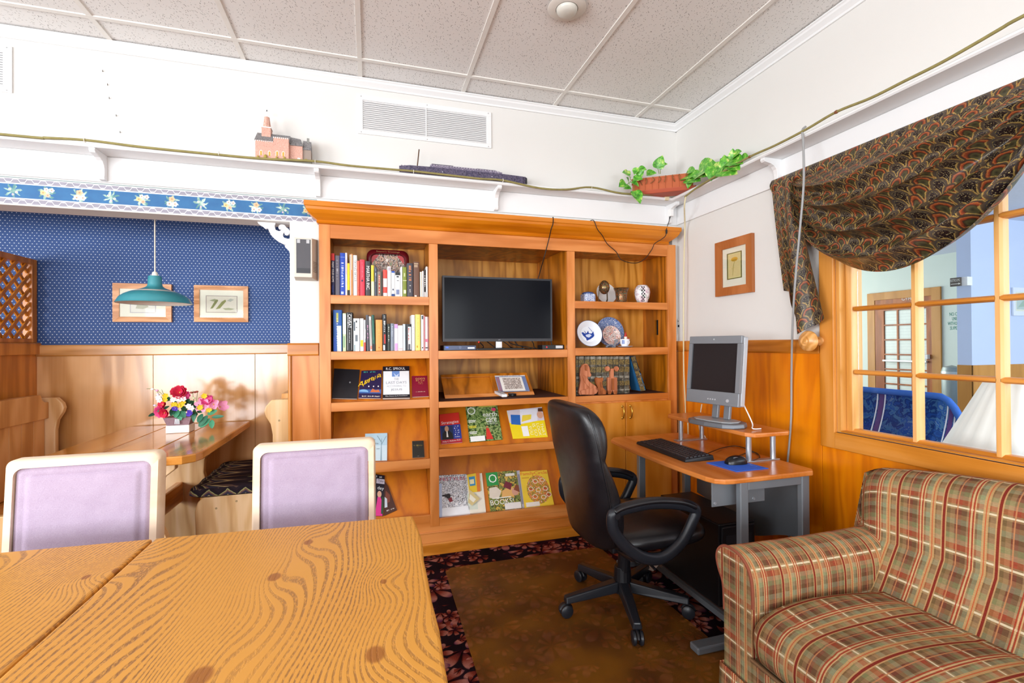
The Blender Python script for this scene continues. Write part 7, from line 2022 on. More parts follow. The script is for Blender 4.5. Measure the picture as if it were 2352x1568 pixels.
# big pleated lampshade on a lamp close to the window
lm = thing('table_lamp', 'large white pleated lampshade close behind the window', 'lamp', (2.75, 1.3, 0))
lc = Vector((2.72, 1.335, 0))
zt0, zb0 = 1.10, .66
n = 48
mb = MB()
def shd(u, v):
    a_ = 2 * math.pi * u
    r_ = (.125 + (.33 - .125) * v) * (1 + .018 * math.sin(a_ * 24))
    return (lc.x + r_ * math.cos(a_), lc.y + r_ * math.sin(a_), zt0 + (zb0 - zt0) * v)
mb.grid(shd, 96, 8); mb.build('lamp_shade', P('#F4F3F0', .8, 0, .3, .03), lm, smooth=40)
MB().lathe([(0, 0), (.11, 0), (.12, .02), (.05, .05), (.035, .12), (.08, .25), (.09, .33), (.03, .42), (.015, .50), (.015, .56), (0, .56)], (lc.x, lc.y, .42), 24).build('lamp_base', P('#B8C0C8', .3), lm, smooth=50)
st = thing('side_table', 'small dark side table carrying the white lamp', 'table', (lc.x, lc.y, 0))
MB().lathe([(0, .39), (.22, .39), (.225, .40), (.22, .4195), (0, .4195)], (lc.x, lc.y, 0), 32).build('top', P('#4A3020', .4), st, smooth=40)
MB().lathe([(0, 0), (.15, 0), (.15, .02), (.03, .05), (.03, .39), (0, .39)], (lc.x, lc.y, 0), 24).build('pedestal', P('#4A3020', .4), st, smooth=40)
# grey bin by the far door, picture on the blue wall
bn = thing('waste_bin', 'grey cylindrical bin beside the far door', 'bin', (0, 0, 0))
c = pX(2187, 900, 7.9)
bn.location = (c.x, c.y, 0); WORLD[bn.as_pointer()] = Matrix.Translation(bn.location)
MB().lathe([(0, 0), (.10, 0), (.105, .01), (.115, .84), (.10, .90), (0, .93)], (c.x, c.y, 0), 24).build('bin_body', P('#9AA4A2', .4, .3), bn, smooth=40)
MB().lathe([(.117, .80), (.119, .83), (.117, .84)], (c.x, c.y, 0), 24).build('rim', P('#C8CECC', .3, .5), bn, smooth=60)
q0, q1 = pY(2322, 660, CRN.y - .002), pY(2400, 702, CRN.y - .002)
def seap(f): f.rect(.06, .94, .1, .9, P('#C8D4D2')); f.poly([(.1, .2), (.5, .3), (.7, .7), (.3, .6)], P('#A8C0B0'))
picture('framed_picture', 'pale framed print on the blue wall beyond the window', [(q0.x, CRN.y - .002, q0.z), (q1.x, CRN.y - .002, q0.z), (q1.x, CRN.y - .002, q1.z - .12), (q0.x, CRN.y - .002, q1.z - .12)], (0, -1, 0), .05, P('#D8DEEA', .5), seap)
# ================================================================ computer desk
dk = thing('computer_desk', 'small orange laminate computer desk with silver metal legs', 'desk', (1.62, 2.08, 0))
DZ = .70
def dz_(px, py, z=DZ): return pZ(px, py, z)
fl = dz_(1400, 1010); nl = dz_(1640, 1107); nr = dz_(1880, 1082)
X_l, X_r = 1.352, 1.905
pl = []
yN, yF = 1.636, 2.60
def topshape(ins=0.0):
    p = [(X_r - ins, yF - ins), (X_r - ins, yN + .03 + ins), (X_r - .03 - ins, yN + ins), (X_l + .10, yN + ins)]
    p += [(X_l + .06 + ins, yN + .006 + ins), (X_l + .025 + ins, yN + .03), (X_l + .012 + ins, yN + .07)]
    # gently bowed front edge
    for k in range(1, 10):
        y = yN + .07 + (yF - .14 - yN) * k / 10
        p.append((X_l + .012 + ins - .028 * math.sin(math.pi * k / 10) * .7, y))
    p += [(X_l + .015 + ins, yF - .06), (X_l + .05 + ins, yF - .015 - ins), (X_l + .1, yF - ins)]
    return p
MB().prism(topshape(), 'z', DZ - .022, DZ).build('desk_top', 'desk_laminate', dk, bevel=.006, seg=3)
met = P('#8E9399', .35, .5, .5, .03); metd = P('#74797F', .4, .45, .5, .03)
# riser shelf
RZ = .845
MB().prism([(1.690, 1.835), (1.715, 1.798), (1.91, 1.798), (1.935, 1.815), (1.935, 2.46), (1.91, 2.475), (1.72, 2.475), (1.69, 2.44)], 'z', RZ - .02, RZ).build('riser_shelf', 'desk_laminate', dk, bevel=.005, seg=3)
for (x, y) in ((1.735, 1.86), (1.88, 1.86), (1.735, 2.38), (1.88, 2.38)):
    MB().cyl((x, y, DZ + .0005), (x, y, RZ - .0205), .013, 16).build('riser_post', P('#B8BEC6', .25, .7), dk)
for y in (1.86, 2.38): MB().box(1.70, 1.905, y - .018, y + .018, DZ + .0003, DZ + .005).build('riser_foot', P('#A8AEB6', .3, .6), dk, bevel=.001)
# leg frames
def leg(x, y, z0, z1, w_=.042, d_=.028): MB().box(x - w_ / 2, x + w_ / 2, y - d_ / 2, y + d_ / 2, z0, z1).build('leg', met, dk, bevel=.004)
yn, yf = 1.665, 2.42
leg(1.517, yn, .035, DZ - .0225); leg(1.85, yn, .035, DZ - .0225); leg(1.495, yf, .035, DZ - .0225); leg(1.80, yf, .035, DZ - .0225)
for y in (yn, yf):
    MB().box(1.262 if y == yn else 1.34, 1.90, y - .035, y + .020, .005, .0345).build('foot_bar', metd, dk, bevel=.006)
    MB().box(1.539, 1.828 if y == yn else 1.778, y - .012, y + .012, DZ - .060, DZ - .0225).build('top_bar', met, dk, bevel=.003)
# gray side plate under the near end and curved back panel
MB().box(1.40, 1.68, yn + .045, yn + .050, DZ - .135, DZ - .0225).build('side_plate', met, dk, bevel=.001)
for x in (1.415, 1.545, 1.62): MB().cyl((x, yn + .042, DZ - .12), (x, yn + .046, DZ - .12), .006, 10).build('screw', P('#C8CCD2', .3, .7), dk)
mb = MB()
def bpn(u, v):
    y = yn + .02 + (yf - yn - .04) * u
    zt = DZ - .06 - .02 * math.sin(math.pi * u); zb = .36 + .05 * math.cos(2 * math.pi * u) - .03
    return (1.862 + .0 * u, y, zt + (zb - zt) * v)
mb.grid(bpn, 24, 4); mb.build('back_panel', metd, dk, solid=.006)
# lower shelf
MB().box(1.497, 1.86, yn + .03, yf - .03, .062, .076).build('lower_shelf', P('#4A3A36', .5), dk, bevel=.003)
for x in (1.476, 1.861): MB().box(x, x + .02, yn + .016, yf - .016, .05, .076).build('lower_bar', metd, dk)
# keyboard
kb_ = thing('keyboard', 'black computer keyboard on the orange desk', 'keyboard', (1.5, 2.13, DZ), R(-89.4))
KL, KW = .446, .165
kc = (pZ(1462, 1018, DZ + .01) + pZ(1637, 1048, DZ + .01)) / 2
kdir = pZ(1462, 1018, DZ + .01) - pZ(1578, 1062, DZ + .01)
kb_.location = (kc.x, kc.y, DZ + .0005); kb_.rotation_euler[2] = math.atan2(kdir.y, kdir.x)
WORLD[kb_.as_pointer()] = Matrix.Translation(kb_.location) @ Matrix.Rotation(kb_.rotation_euler[2], 4, 'Z')
blk = P('#17161A', .4); blk2 = P('#201F24', .45)
MB().hexa([(-KL / 2, -KW / 2, 0), (KL / 2, -KW / 2, 0), (KL / 2, KW / 2, 0), (-KL / 2, KW / 2, 0)], [(-KL / 2 + .004, -KW / 2 + .004, .024), (KL / 2 - .004, -KW / 2 + .004, .024), (KL / 2 - .004, KW / 2 - .004, .014), (-KL / 2 + .004, KW / 2 - .004, .014)]).build('case', blk, kb_, local=True, bevel=.003)
for r_ in range(6):
    y = -KW / 2 + .022 + r_ * .0225
    zt = .024 - (y + KW / 2) / KW * .010
    x = -KL / 2 + .012; k = 0
    while x < KL / 2 - .028:
        w_ = .0165
        if r_ == 5 and 3 < k < 9: w_ = .0165
        if not (.285 - KL / 2 < x < .292 - KL / 2):
            MB().hexa([(x, y, zt - .001), (x + w_, y, zt - .001), (x + w_, y + .017, zt - .002), (x, y + .017, zt - .002)], [(x + .002, y + .002, zt + .0055), (x + w_ - .002, y + .002, zt + .0055), (x + w_ - .002, y + .015, zt + .0045), (x + .002, y + .015, zt + .0045)]).build('key', blk2, kb_, local=True)
        x += .0188; k += 1
# mouse pad and mouse
mp = MB()
q = [pZ(*p, DZ + .003) for p in ((1622, 1062), (1688, 1055), (1766, 1075), (1692, 1083))]
q = [Vector((p.x, p.y, DZ + .0006)) for p in q]
pad = thing('mouse_pad', 'bright blue mouse pad on the desk', 'mouse pad', (q[0] + q[2]) / 2)
MB().slab(q, (0, 0, .003)).build('pad', P('#2E62D0', .7), pad, bevel=.0015)
f = Face(*[p + Vector((0, 0, .003)) for p in (q[1], q[2], q[3], q[0])], pad)
f.n = Vector((0, 0, 1))
scrib(lambda e, v: q[1].lerp(q[2], .25 + .55 * e) .lerp(q[0].lerp(q[3], .25 + .55 * e), .10 + .06 * (1 - v)) + Vector((0, 0, .0036)), 12, P('#A8C4F2'), pad)
mc = pZ(1690, 1060, DZ + .012)
ms = thing('computer_mouse', 'black and silver computer mouse on the blue pad', 'mouse', (mc.x, mc.y, DZ + .0038), R(175))
MB().grid(lambda u, v: (.052 * math.cos(math.pi * (1 - u)), .031 * math.sin(math.pi * u) ** .5 * math.cos(math.pi * v) * (1.0 - .1 * u), .038 * (math.sin(math.pi * min(1, u * .92 + .06)) ** .8) * math.sin(math.pi * v) ** .7), 18, 12).build('body', P('#141418', .25), ms, local=True, smooth=60)
MB().grid(lambda u, v: (.02 * (1 - 2 * u) + .004, .018 * (2 * v - 1), .0365 - 22 * (.018 * (2 * v - 1)) ** 2 * .6 - 8 * (.02 * (1 - 2 * u)) ** 2), 6, 6).build('top_shell', P('#B8C0CC', .25, .6), ms, local=True, smooth=60)
MB().tube(spline([pZ(1672, 1052, DZ + .015), pZ(1700, 1045, DZ + .004), pZ(1720, 1038, DZ + .004), pZ(1738, 1040, DZ + .004), pZ(1745, 1050, DZ + .004), pZ(1730, 1058, DZ + .004)], 6), .0022, 6).build('cable', blk, ms, smooth=60)
MB().tube(spline([pZ(1627, 1040, DZ + .014), pZ(1660, 1028, DZ + .004), pZ(1690, 1024, DZ + .004), pZ(1720, 1032, DZ + .004), pZ(1742, 1044, DZ + .004)], 6), .0022, 6).build('cable', blk, kb_, smooth=60)
# monitor
mn = thing('computer_monitor', 'grey flat panel monitor tilted on the desk riser', 'monitor', (1.80, 2.05, RZ))
L0 = pD(1584, 851, 2.60); R0 = pD(1708, 858, 2.315)
hv = (R0 - L0); hv.z = 0; hv.normalize()
nv = Vector((hv.y, -hv.x, 0))
if nv.x > 0: nv = -nv
ctr = (L0 + R0) / 2
up = (Vector((0, 0, 1)) - nv * .10).normalized()
nv = hv.cross(up) if hv.cross(up).dot(nv) > 0 else up.cross(hv)
mw = (R0 - L0).length / 2 * .97; mh = .176
ctr.z = 1.128
def mq(a, b, c=0.0): return ctr + hv * a + up * b + nv * c
mg = P('#7C7F84', .42, .25, .5, .03)
def rect(a0, a1, b0, b1, c0, c1, nm, mt, bev=.003): 
    return MB().slab([mq(a0, b0, c0), mq(a1, b0, c0), mq(a1, b1, c0), mq(a0, b1, c0)], nv * (c1 - c0)).build(nm, mt, mn, bevel=bev)
sx, st_, sb = .022, .040, .068
rect(-mw, mw, mh - st_, mh, 0, .02, 'bezel', mg); rect(-mw, mw, -mh, -mh + sb, 0, .02, 'bezel', mg); rect(-mw, -mw + sx, -mh + sb, mh - st_, 0, .0199, 'bezel', mg, 0); rect(mw - sx, mw, -mh + sb, mh - st_, 0, .0199, 'bezel', mg, 0)
rect(-mw + sx, mw - sx, -mh + sb, mh - st_, 0, .012, 'screen', 'monitor_screen', 0)
rect(-mw + .002, mw - .002, -mh + .002, mh - .002, -.036, -.0005, 'housing', P('#B8BCC2', .35, .3), .006)
rect(-mw + .03, mw - .03, -mh + .05, mh - .04, -.065, -.0365, 'rear_cover', mg, .012)
MB().lathe([(0, 0), (.0045, 0), (.004, .002), (0, .002)], mq(0, mh - .018, .0205), 12, nv).build('badge', P('#D8DCE0', .3, .6), mn)
for k in (-.028, -.014, 0.0, .014): MB().lathe([(0, 0), (.0045, 0), (.004, .002), (0, .002)], mq(k + .012, -mh + .026, .0203), 12, nv).build('button', P('#C8CCD2', .3, .5), mn)
MB().lathe([(0, 0), (.0085, 0), (.008, .003), (0, .003)], mq(.098, -mh + .026, .0203), 16, nv).build('power_button', P('#C8CCD2', .3, .5), mn)
bc_ = Vector((ctr.x, ctr.y, RZ)) + Vector((-nv.x, -nv.y, 0)) * .015
h2 = hv; n2 = Vector((nv.x, nv.y, 0)).normalized()
def bq(a, b, z): return bc_ + h2 * a + n2 * b + Vector((0, 0, z))
ol = [(-.13, -.06), (-.155, .0), (-.14, .06), (-.10, .095), (0, .105), (.10, .095), (.14, .06), (.155, .0), (.13, -.06), (.08, -.085), (-.08, -.085)]
MB().hexa([bq(a, b, .001) for a, b in ol], [bq(a * .97, b * .95, .024) for a, b in ol]).build('base', P('#6E7278', .4, .3), mn, bevel=.005)
MB().hexa([bq(a * .8, b * .75, .0245) for a, b in ol], [bq(a * .78, b * .7, .030) for a, b in ol]).build('base_top', P('#A4A8AC', .4, .2), mn, bevel=.003)
for a in (-.035, .035): MB().slab([bq(a - .018, -.02, .0305), bq(a + .018, -.02, .0305), bq(a + .018, -.035, .135), bq(a - .018, -.035, .135)], n2 * -.018).build('neck', P('#7C8086', .4, .3), mn, bevel=.003)
MB().tube(spline([mq(mw - .03, -mh + .03, -.05), bq(.16, -.05, .03), bq(.19, -.01, .008), bq(.20, -.06, .004)], 6), .003, 6).build('cable', P('#E0E0DE', .5), mn, smooth=60)
# white cable hanging behind the monitor
cord('hanging_cable', 'thin white cable hanging behind the grey monitor', [pX(1612, 928, 2.06), pX(1608, 955, 2.06), pX(1606, 980, 2.06), pX(1612, 1000, 2.06), pX(1621, 1008, 2.06), Vector((2.06, 2.55, .45))], .0035, P('#E4E0D4', .5))
# computer tower under the desk
pc = thing('computer_tower', 'black computer tower on the desk lower shelf', 'computer', (1.60, 2.02, .0765))
tx0, tx1, ty0, ty1, tz0, tz1 = 1.50, 1.70, 1.79, 2.24, .0765, .45
MB().box(tx0, tx1, ty0, ty1, tz0, tz1).build('case', P('#0F0E10', .35), pc, bevel=.006)
MB().box(tx0 + .01, tx1 - .01, ty0 - .012, ty0 - .0003, tz0 + .01, tz1 - .01).build('front_panel', P('#17171A', .35), pc, bevel=.005)
MB().box(tx0 + .03, tx1 - .03, ty0 - .0135, ty0 - .0121, tz1 - .09, tz1 - .05).build('drive_bay', P('#242428', .3), pc)
MB().box(tx0 + .03, tx1 - .03, ty0 - .0135, ty0 - .0121, tz1 - .14, tz1 - .10).build('drive_bay', P('#242428', .3), pc)
for r_ in range(7):
    for c_ in range(5): MB().box(tx0 + .03 + c_ * .03, tx0 + .05 + c_ * .03, ty0 - .0135, ty0 - .0121, tz0 + .03 + r_ * .026, tz0 + .045 + r_ * .026).build('grille_cell', P('#55565C', .4, .4), pc)
MB().cyl((1.6, ty0 - .014, tz1 - .025), (1.6, ty0 - .0121, tz1 - .025), .008, 16).build('power_button', P('#8A8C92', .3, .5), pc)

# paper and power strip on the lower shelf
q = [pZ(*p, .079) for p in ((1474, 1288), (1520, 1290), (1500, 1312), (1484, 1306))]
tag(MB().slab([Vector((p.x, p.y, .0795)) for p in q], (0, 0, .0015)).build('paper_sheet', P('#E6E4DE', .7), None), 'small white sheet of paper under the desk', 'paper')
c = pZ(1466, 1322, .02)
ps = thing('power_strip', 'small black power strip with pale sockets on the floor beside the desk', 'power strip', (c.x, c.y, 0), R(60))
MB().box(-.055, .055, -.026, .026, .0045, .040).build('strip_body', P('#1C1B1C', .4), ps, local=True, bevel=.006)
for k in (-1, 0, 1): MB().box(k * .032 - .010, k * .032 + .010, -.012, .012, .040, .0415).build('socket', P('#B8B4AC', .5), ps, local=True)
# ================================================================ office chair
oc = thing('office_chair', 'black leather high back office chair on castors', 'chair', (1.16, 2.05, 0))
lth = 'black_leather'; plast = P('#15151A', .38); plast2 = P('#1E2026', .32)
YC = 1.99
lev = [(.385, .935, .985, .15), (.40, .932, 1.005, .195), (.44, .930, 1.022, .228), (.50, .922, 1.030, .243), (.58, .908, 1.020, .250), (.66, .893, .995, .252), (.73, .878, .962, .250), (.775, .868, .938, .249), (.787, .866, .930, .248), (.80, .863, .938, .248), (.84, .855, .950, .248), (.90, .842, .950, .244), (.945, .832, .936, .234), (.98, .826, .908, .213), (.998, .828, .885, .185), (1.006, .840, .868, .14)]
mb = MB()
nA = 28
rings = []
for (z, xr, xf, hw) in lev:
    xc, rx = (xr + xf) / 2, (xf - xr) / 2
    ring = []
    for k in range(nA):
        a = 2 * math.pi * k / nA
        c_, s_ = math.cos(a), math.sin(a)
        ring.append((xc + rx * (abs(c_) ** .6) * (1 if c_ > 0 else -1) - (.022 * (1 - abs(s_) ** 2) if c_ < 0 else -.006 * (1 - abs(s_))), YC + hw * (abs(s_) ** .55) * (1 if s_ > 0 else -1), z))
    rings.append(ring)
st = len(mb.v)
vs_ = [p for r_ in rings for p in r_]
fs = []
for i in range(len(rings) - 1):
    for k in range(nA):
        k2 = (k + 1) % nA
        fs.append((i * nA + k, i * nA + k2, (i + 1) * nA + k2, (i + 1) * nA + k))
fs.append(tuple(range(nA))); fs.append(tuple(range((len(rings) - 1) * nA, len(rings) * nA)))
mb.add(vs_, fs)
mb.build('backrest', lth, oc, smooth=70, sub=1)
# piping along both sides of the back
for s_ in (-1, 1):
    MB().tube([Vector((xr + .028, YC + s_ * (hw + .002), z)) for z, xr, xf, hw in lev[2:14]], .004, 6).build('piping', lth, oc, smooth=60)
# seat
def seat(u, v):
    a = 2 * math.pi * u
    c_, s_ = math.cos(a), math.sin(a)
    r_ = math.sin(math.pi * v) ** .35 if 0 < v < 1 else 0
    z = .425 - .05 * math.cos(math.pi * v)
    return (1.205 + .255 * r_ * (abs(c_) ** .5) * (1 if c_ > 0 else -1), YC + .250 * r_ * (abs(s_) ** .5) * (1 if s_ > 0 else -1), z)
mb = MB(); mb.grid(seat, 40, 14); mb.build('seat', lth, oc, smooth=70, weld=True)
MB().box(1.02, 1.34, YC - .10, YC + .10, .335, .372).build('seat_plate', plast, oc, bevel=.01)
MB().tube(spline([(.955, YC, .46), (.945, YC, .40), (.985, YC, .355), (1.06, YC, .345)], 5), .028, 10, flat=.5).build('back_bracket', plast, oc, smooth=60)
# arm loops
apx = [(1407, 1181), (1433, 1168), (1497, 1155), (1561, 1157), (1597, 1170), (1590, 1198), (1569, 1240), (1539, 1270), (1510, 1283), (1475, 1279), (1441, 1258), (1412, 1224), (1406, 1198)]
loop = [pY(x, y, 1.735) for x, y in apx]
def armloop(y):
    pts = [Vector((p.x, y, p.z)) for p in loop]
    cl = spline(pts + [pts[0]], 5)[:-1]
    MB().tube(cl, .019, 10, closed=True, flat=1.35).build('arm_loop', plast2, oc, smooth=60)
    top = spline(pts[0:5], 6)
    MB().tube([p + Vector((0, 0, .010)) for p in top], [.012] + [.024] * (len(top) - 2) + [.014], 12, flat=.6).build('arm_pad', lth, oc, smooth=60)
    s_ = 1 if y > YC else -1
    b = pts[9]
    MB().tube(spline([b + Vector((-.02, 0, -.005)), Vector((b.x - .02, y - s_ * .06, .362)), Vector((b.x - .02, YC + s_ * .09, .352))], 5), .016, 8).build('arm_bracket', plast, oc, smooth=60)
    c = pts[0]
    MB().cyl(c + Vector((.012, -.024 * s_ * 0 - .022, -.004)), c + Vector((.012, .022, -.004)), .012, 10).build('bolt', plast, oc)
armloop(1.735); armloop(2.245)
# column and five star base
bx_, by_ = 1.16, 2.05
MB().cyl((bx_, by_ - .03, .335), (bx_, by_, .115), .030, 16).build('column', plast, oc, bevel=.002)
MB().cyl((bx_, by_, .20), (bx_, by_, .075), .038, 16, .045).build('hub', plast, oc, bevel=.004)
for k in range(5):
    a = R(180 + 72 * k)
    d = Vector((math.cos(a), math.sin(a), 0)); e = Vector((-d.y, d.x, 0))
    c0 = Vector((bx_, by_, 0)) + d * .035; c1 = Vector((bx_, by_, 0)) + d * .30
    MB().hexa([c0 + e * .030 + Vector((0, 0, .085)), c0 - e * .030 + Vector((0, 0, .085)), c0 - e * .024 + Vector((0, 0, .135)), c0 + e * .024 + Vector((0, 0, .135))], [c1 + e * .022 + Vector((0, 0, .068)), c1 - e * .022 + Vector((0, 0, .068)), c1 - e * .016 + Vector((0, 0, .098)), c1 + e * .016 + Vector((0, 0, .098))]).build('base_leg', plast2, oc, bevel=.006)
    cs = MB().cyl(c1 - d * .012 + Vector((0, 0, .068)), c1 - d * .012 + Vector((0, 0, .050)), .009, 10).build('castor', plast, oc)
    for s_ in (-1, 1):
        w0 = c1 - d * .004 + Vector((0, 0, .0340)) + e * (s_ * .006)
        MB().lathe([(0, 0), (.022, 0), (.0295, .004), (.0295, .014), (.024, .018), (0, .019)], w0, 20, e * s_).build('wheel', plast2, cs, smooth=40)
    MB().tube([c1 - d * .004 + d * (.030 * math.cos(t_)) + Vector((0, 0, .031 + .030 * math.sin(t_))) for t_ in [R(20 + 14 * j) for j in range(11)]], .007, 6).build('hood', plast, cs, smooth=60)
lv_ = MB().tube([(1.12, YC - .08, .345), (1.13, YC - .22, .335), (1.13, YC - .26, .33)], .006, 8).build('height_lever', plast, oc, smooth=60)
# chair mat
pm = [(.43, 2.69), (1.33, 2.69), (1.36, 2.66), (1.40, 1.30), (1.37, 1.22), (.42, 1.10), (.38, 1.14), (.395, 2.655)]
tag(MB().prism(pm, 'z', .0012, .0042).build('chair_mat', 'mat_plastic', None, bevel=.001), 'brown translucent plastic floor mat under the office chair', 'mat')
# ================================================================ plaid loveseat
so = thing('plaid_sofa', 'tan and rust plaid loveseat under the window', 'sofa', (1.62, .62, 0))
SF, SBK = 1.15, 2.085            # front and rear x
AO, AI = 1.385, 1.225            # outer and inner y of the visible arm
YE = -.18                        # far end of the sofa (other arm outer)
def loft(name, fn, nu, nv, uv, mat='plaid', **kw):
    mb = MB(); mb.grid(fn, nu, nv, uv=uv); return mb.build(name, mat, so, smooth=70, **kw)
# arm section (y offset inward from outer, z)
sec = [(.035, .04), (.035, .30), (.034, .40), (.028, .455), (.010, .490), (.0, .525), (.008, .556), (.034, .577), (.070, .582), (.108, .574), (.138, .552), (.155, .515), (.160, .46), (.160, .38), (.160, .20)]
def plen(pts):
    L = [0]
    for a, b in zip(pts, pts[1:]): L.append(L[-1] + math.dist(a, b))
    return L
sp_ = [tuple(v)[:2] for v in spline([(a, b, 0) for a, b in sec], 4)]
sl_ = plen(sp_)
def arm(y_out, s):
    n = len(sp_) - 1
    def fn(u, v):
        i = int(round(v * n)); a, b = sp_[i]
        x = SF + .016 + (1.93 - SF - .016) * u
        k = 1 - .04 * u
        return (x, y_out - s * a, b * (1 if b < .45 else 1) + (-.006 * math.sin(math.pi * u) if b > .5 else 0))
    loft('arm', fn, 16, n, lambda u, v: (u * .78 + .03, sl_[int(round(v * n))]))
    # front face of the arm, slightly proud, with welt
    fr = [(y_out - s * a, b) for a, b in sp_]
    mb = MB()
    cz = [(y_out - s * .09, b) for a, b in sp_]
    m_ = len(fr)
    mb.add([(SF, y, z) for y, z in fr], [tuple(range(m_))]); mb.uv[len(mb.f) - 1] = [(y, z) for y, z in fr]
    ring0 = [(SF, y, z) for y, z in fr]; ring1 = [(SF + .018, y - s * 0, z) for y, z in fr]
    o = len(mb.v)
    mb.add(ring0 + ring1, [])
    for i in range(m_ - 1):
        mb.f.append((o + i, o + i + 1, o + m_ + i + 1, o + m_ + i)); mb.uv[len(mb.f) - 1] = [(0, sl_[i]), (0, sl_[i + 1]), (.02, sl_[i + 1]), (.02, sl_[i])]
    mb.build('arm_front', 'plaid', so)
    MB().tube([Vector((SF + .003, y, z)) for y, z in fr[6:-6]], .0055, 6).build('welt', P('#8A4A34', .9), so, smooth=60)
    # outer side panel
    MB().box(SF + .02, 1.95, min(y_out - s * .045, y_out - s * .155), max(y_out - s * .045, y_out - s * .155), .05, .44).build('arm_core', P('#7A6244', .9), so)
arm(AO, 1); arm(YE, -1)
# back: profile x,z from seat up over the top and down behind, slightly arched top
bsec = [(1.60, .36), (1.66, .42), (1.72, .52), (1.775, .61), (1.82, .68), (1.865, .735), (1.915, .765), (1.965, .772), (2.02, .758), (2.06, .72), (2.075, .64), (2.08, .40), (2.08, .08)]
bp = [tuple(v)[:2] for v in spline([(a, b, 0) for a, b in bsec], 5)]
bl = plen(bp)
nb = len(bp) - 1
yb0, yb1 = 1.345, YE + .04
def arch(y): 
    t_ = (yb0 - y) / (yb0 - yb1)
    return .060 * math.sin(math.pi * min(1, max(0, t_))) ** .7
def bfn(u, v):
    i = int(round(v * nb)); x, z = bp[i]
    y = yb0 + .10 * max(0, (z - .56) / .21) * (1 - u) + (yb1 - yb0 - .06 * max(0, (z - .56) / .21)) * u
    k = max(0, (z - .42) / .35) if i < nb * .75 else max(0, (z - .42) / .35)
    e = min(u, 1 - u)
    rnd_ = (1 - (1 - min(1, e / .05)) ** 2)
    zz = z + arch(y) * k
    if z > .6: zz -= (1 - rnd_) * .035
    xx = x + (1 - rnd_) * .03 * (1 if x < 1.95 else -1)
    return (xx, y, zz)
loft('back', bfn, 60, nb, lambda u, v: (-u * (yb0 - yb1) + .02, bl[int(round(v * nb))]))
# close the end of the back
for uu in (0, 1):
    pts = [bfn(uu, i / nb) for i in range(nb + 1)]
    mb = MB(); mb.add(pts, [tuple(range(len(pts)))]); mb.uv[0] = [(p[0], p[2]) for p in pts]; mb.build('back_end', 'plaid', so)
# seat cushion (one long cushion, crowned, wrapping over the front)
cy0, cy1 = AI - .004, YE + .165
csec = [(1.70, .33), (1.70, .40), (1.66, .425), (1.55, .440), (1.42, .448), (1.30, .447), (1.21, .436), (1.155, .415), (1.128, .380), (1.122, .335), (1.135, .295), (1.17, .275), (1.30, .27)]
cp_ = [tuple(v)[:2] for v in spline([(a, b, 0) for a, b in csec], 5)]
cl_ = plen(cp_)
nc = len(cp_) - 1
def cfn(u, v):
    i = int(round(v * nc)); x, z = cp_[i]
    y = cy0 + (cy1 - cy0) * u
    e = min(u, 1 - u) * (cy0 - cy1)
    r_ = min(1, e / .05); r_ = 1 - (1 - r_) ** 2
    zz = .355 + (z - .355) * (.72 + .28 * r_)
    xx = x + (1 - r_) * (.030 if x < 1.3 else 0)
    if x < 1.21 and u < .1: y += .05 * (1 - r_) * 0
    wr = .004 * math.sin(y * 23 + x * 9) * (1 if .43 < z else 0)
    return (xx, y, zz + wr)
loft('seat_cushion', cfn, 64, nc, lambda u, v: (-u * (cy0 - cy1) + .05, cl_[int(round(v * nc))]))
for uu in (0, 1):
    pts = [cfn(uu, i / nc) for i in range(nc + 1)]
    mb = MB(); mb.add(pts, [tuple(range(len(pts)))]); mb.uv[0] = [(p[0], p[2]) for p in pts]; mb.build('cushion_end', 'plaid', so)
# front rail and skirt
def rail(u, v): return (SF - .004, AI + .002 + (YE + .162 - AI - .002) * u, .275 - .10 * v)
loft('front_rail', rail, 40, 2, lambda u, v: (-u * 1.25, -.1 * v))
MB().tube([(SF - .006, AI, .272), (SF - .006, YE + .16, .272)], .006, 6).build('welt', P('#7A5A3C', .9), so)
MB().box(SF + .01, 1.72, YE + .165, AI, .10, .268).build('frame_core', P('#7A6244', .9), so)
def skirt(u, v):
    y = AO - .03 + (YE + .03 - AO + .03) * u
    pl = .006 * math.sin(u * 6.28 * 2) if .1 < u < .9 else 0
    return (SF - .012 - .010 * v + pl * v, y, .185 - .178 * v)
loft('skirt', skirt, 60, 3, lambda u, v: (-u * 1.5, -.18 * v + .03), solid=.004)
def skirt2(u, v): return (SF - .012 + (1.95 - SF) * u, AO - .028 + .010 * v, .185 - .178 * v)
loft('skirt', skirt2, 30, 3, lambda u, v: (u * .8, -.18 * v + .03), solid=.004)
for (x, y) in ((1.22, 1.30), (2.0, 1.30), (1.22, -.1), (2.0, -.1)): MB().box(x - .025, x + .025, y - .025, y + .025, 0, .11).build('leg', P('#3A2618', .5), so)
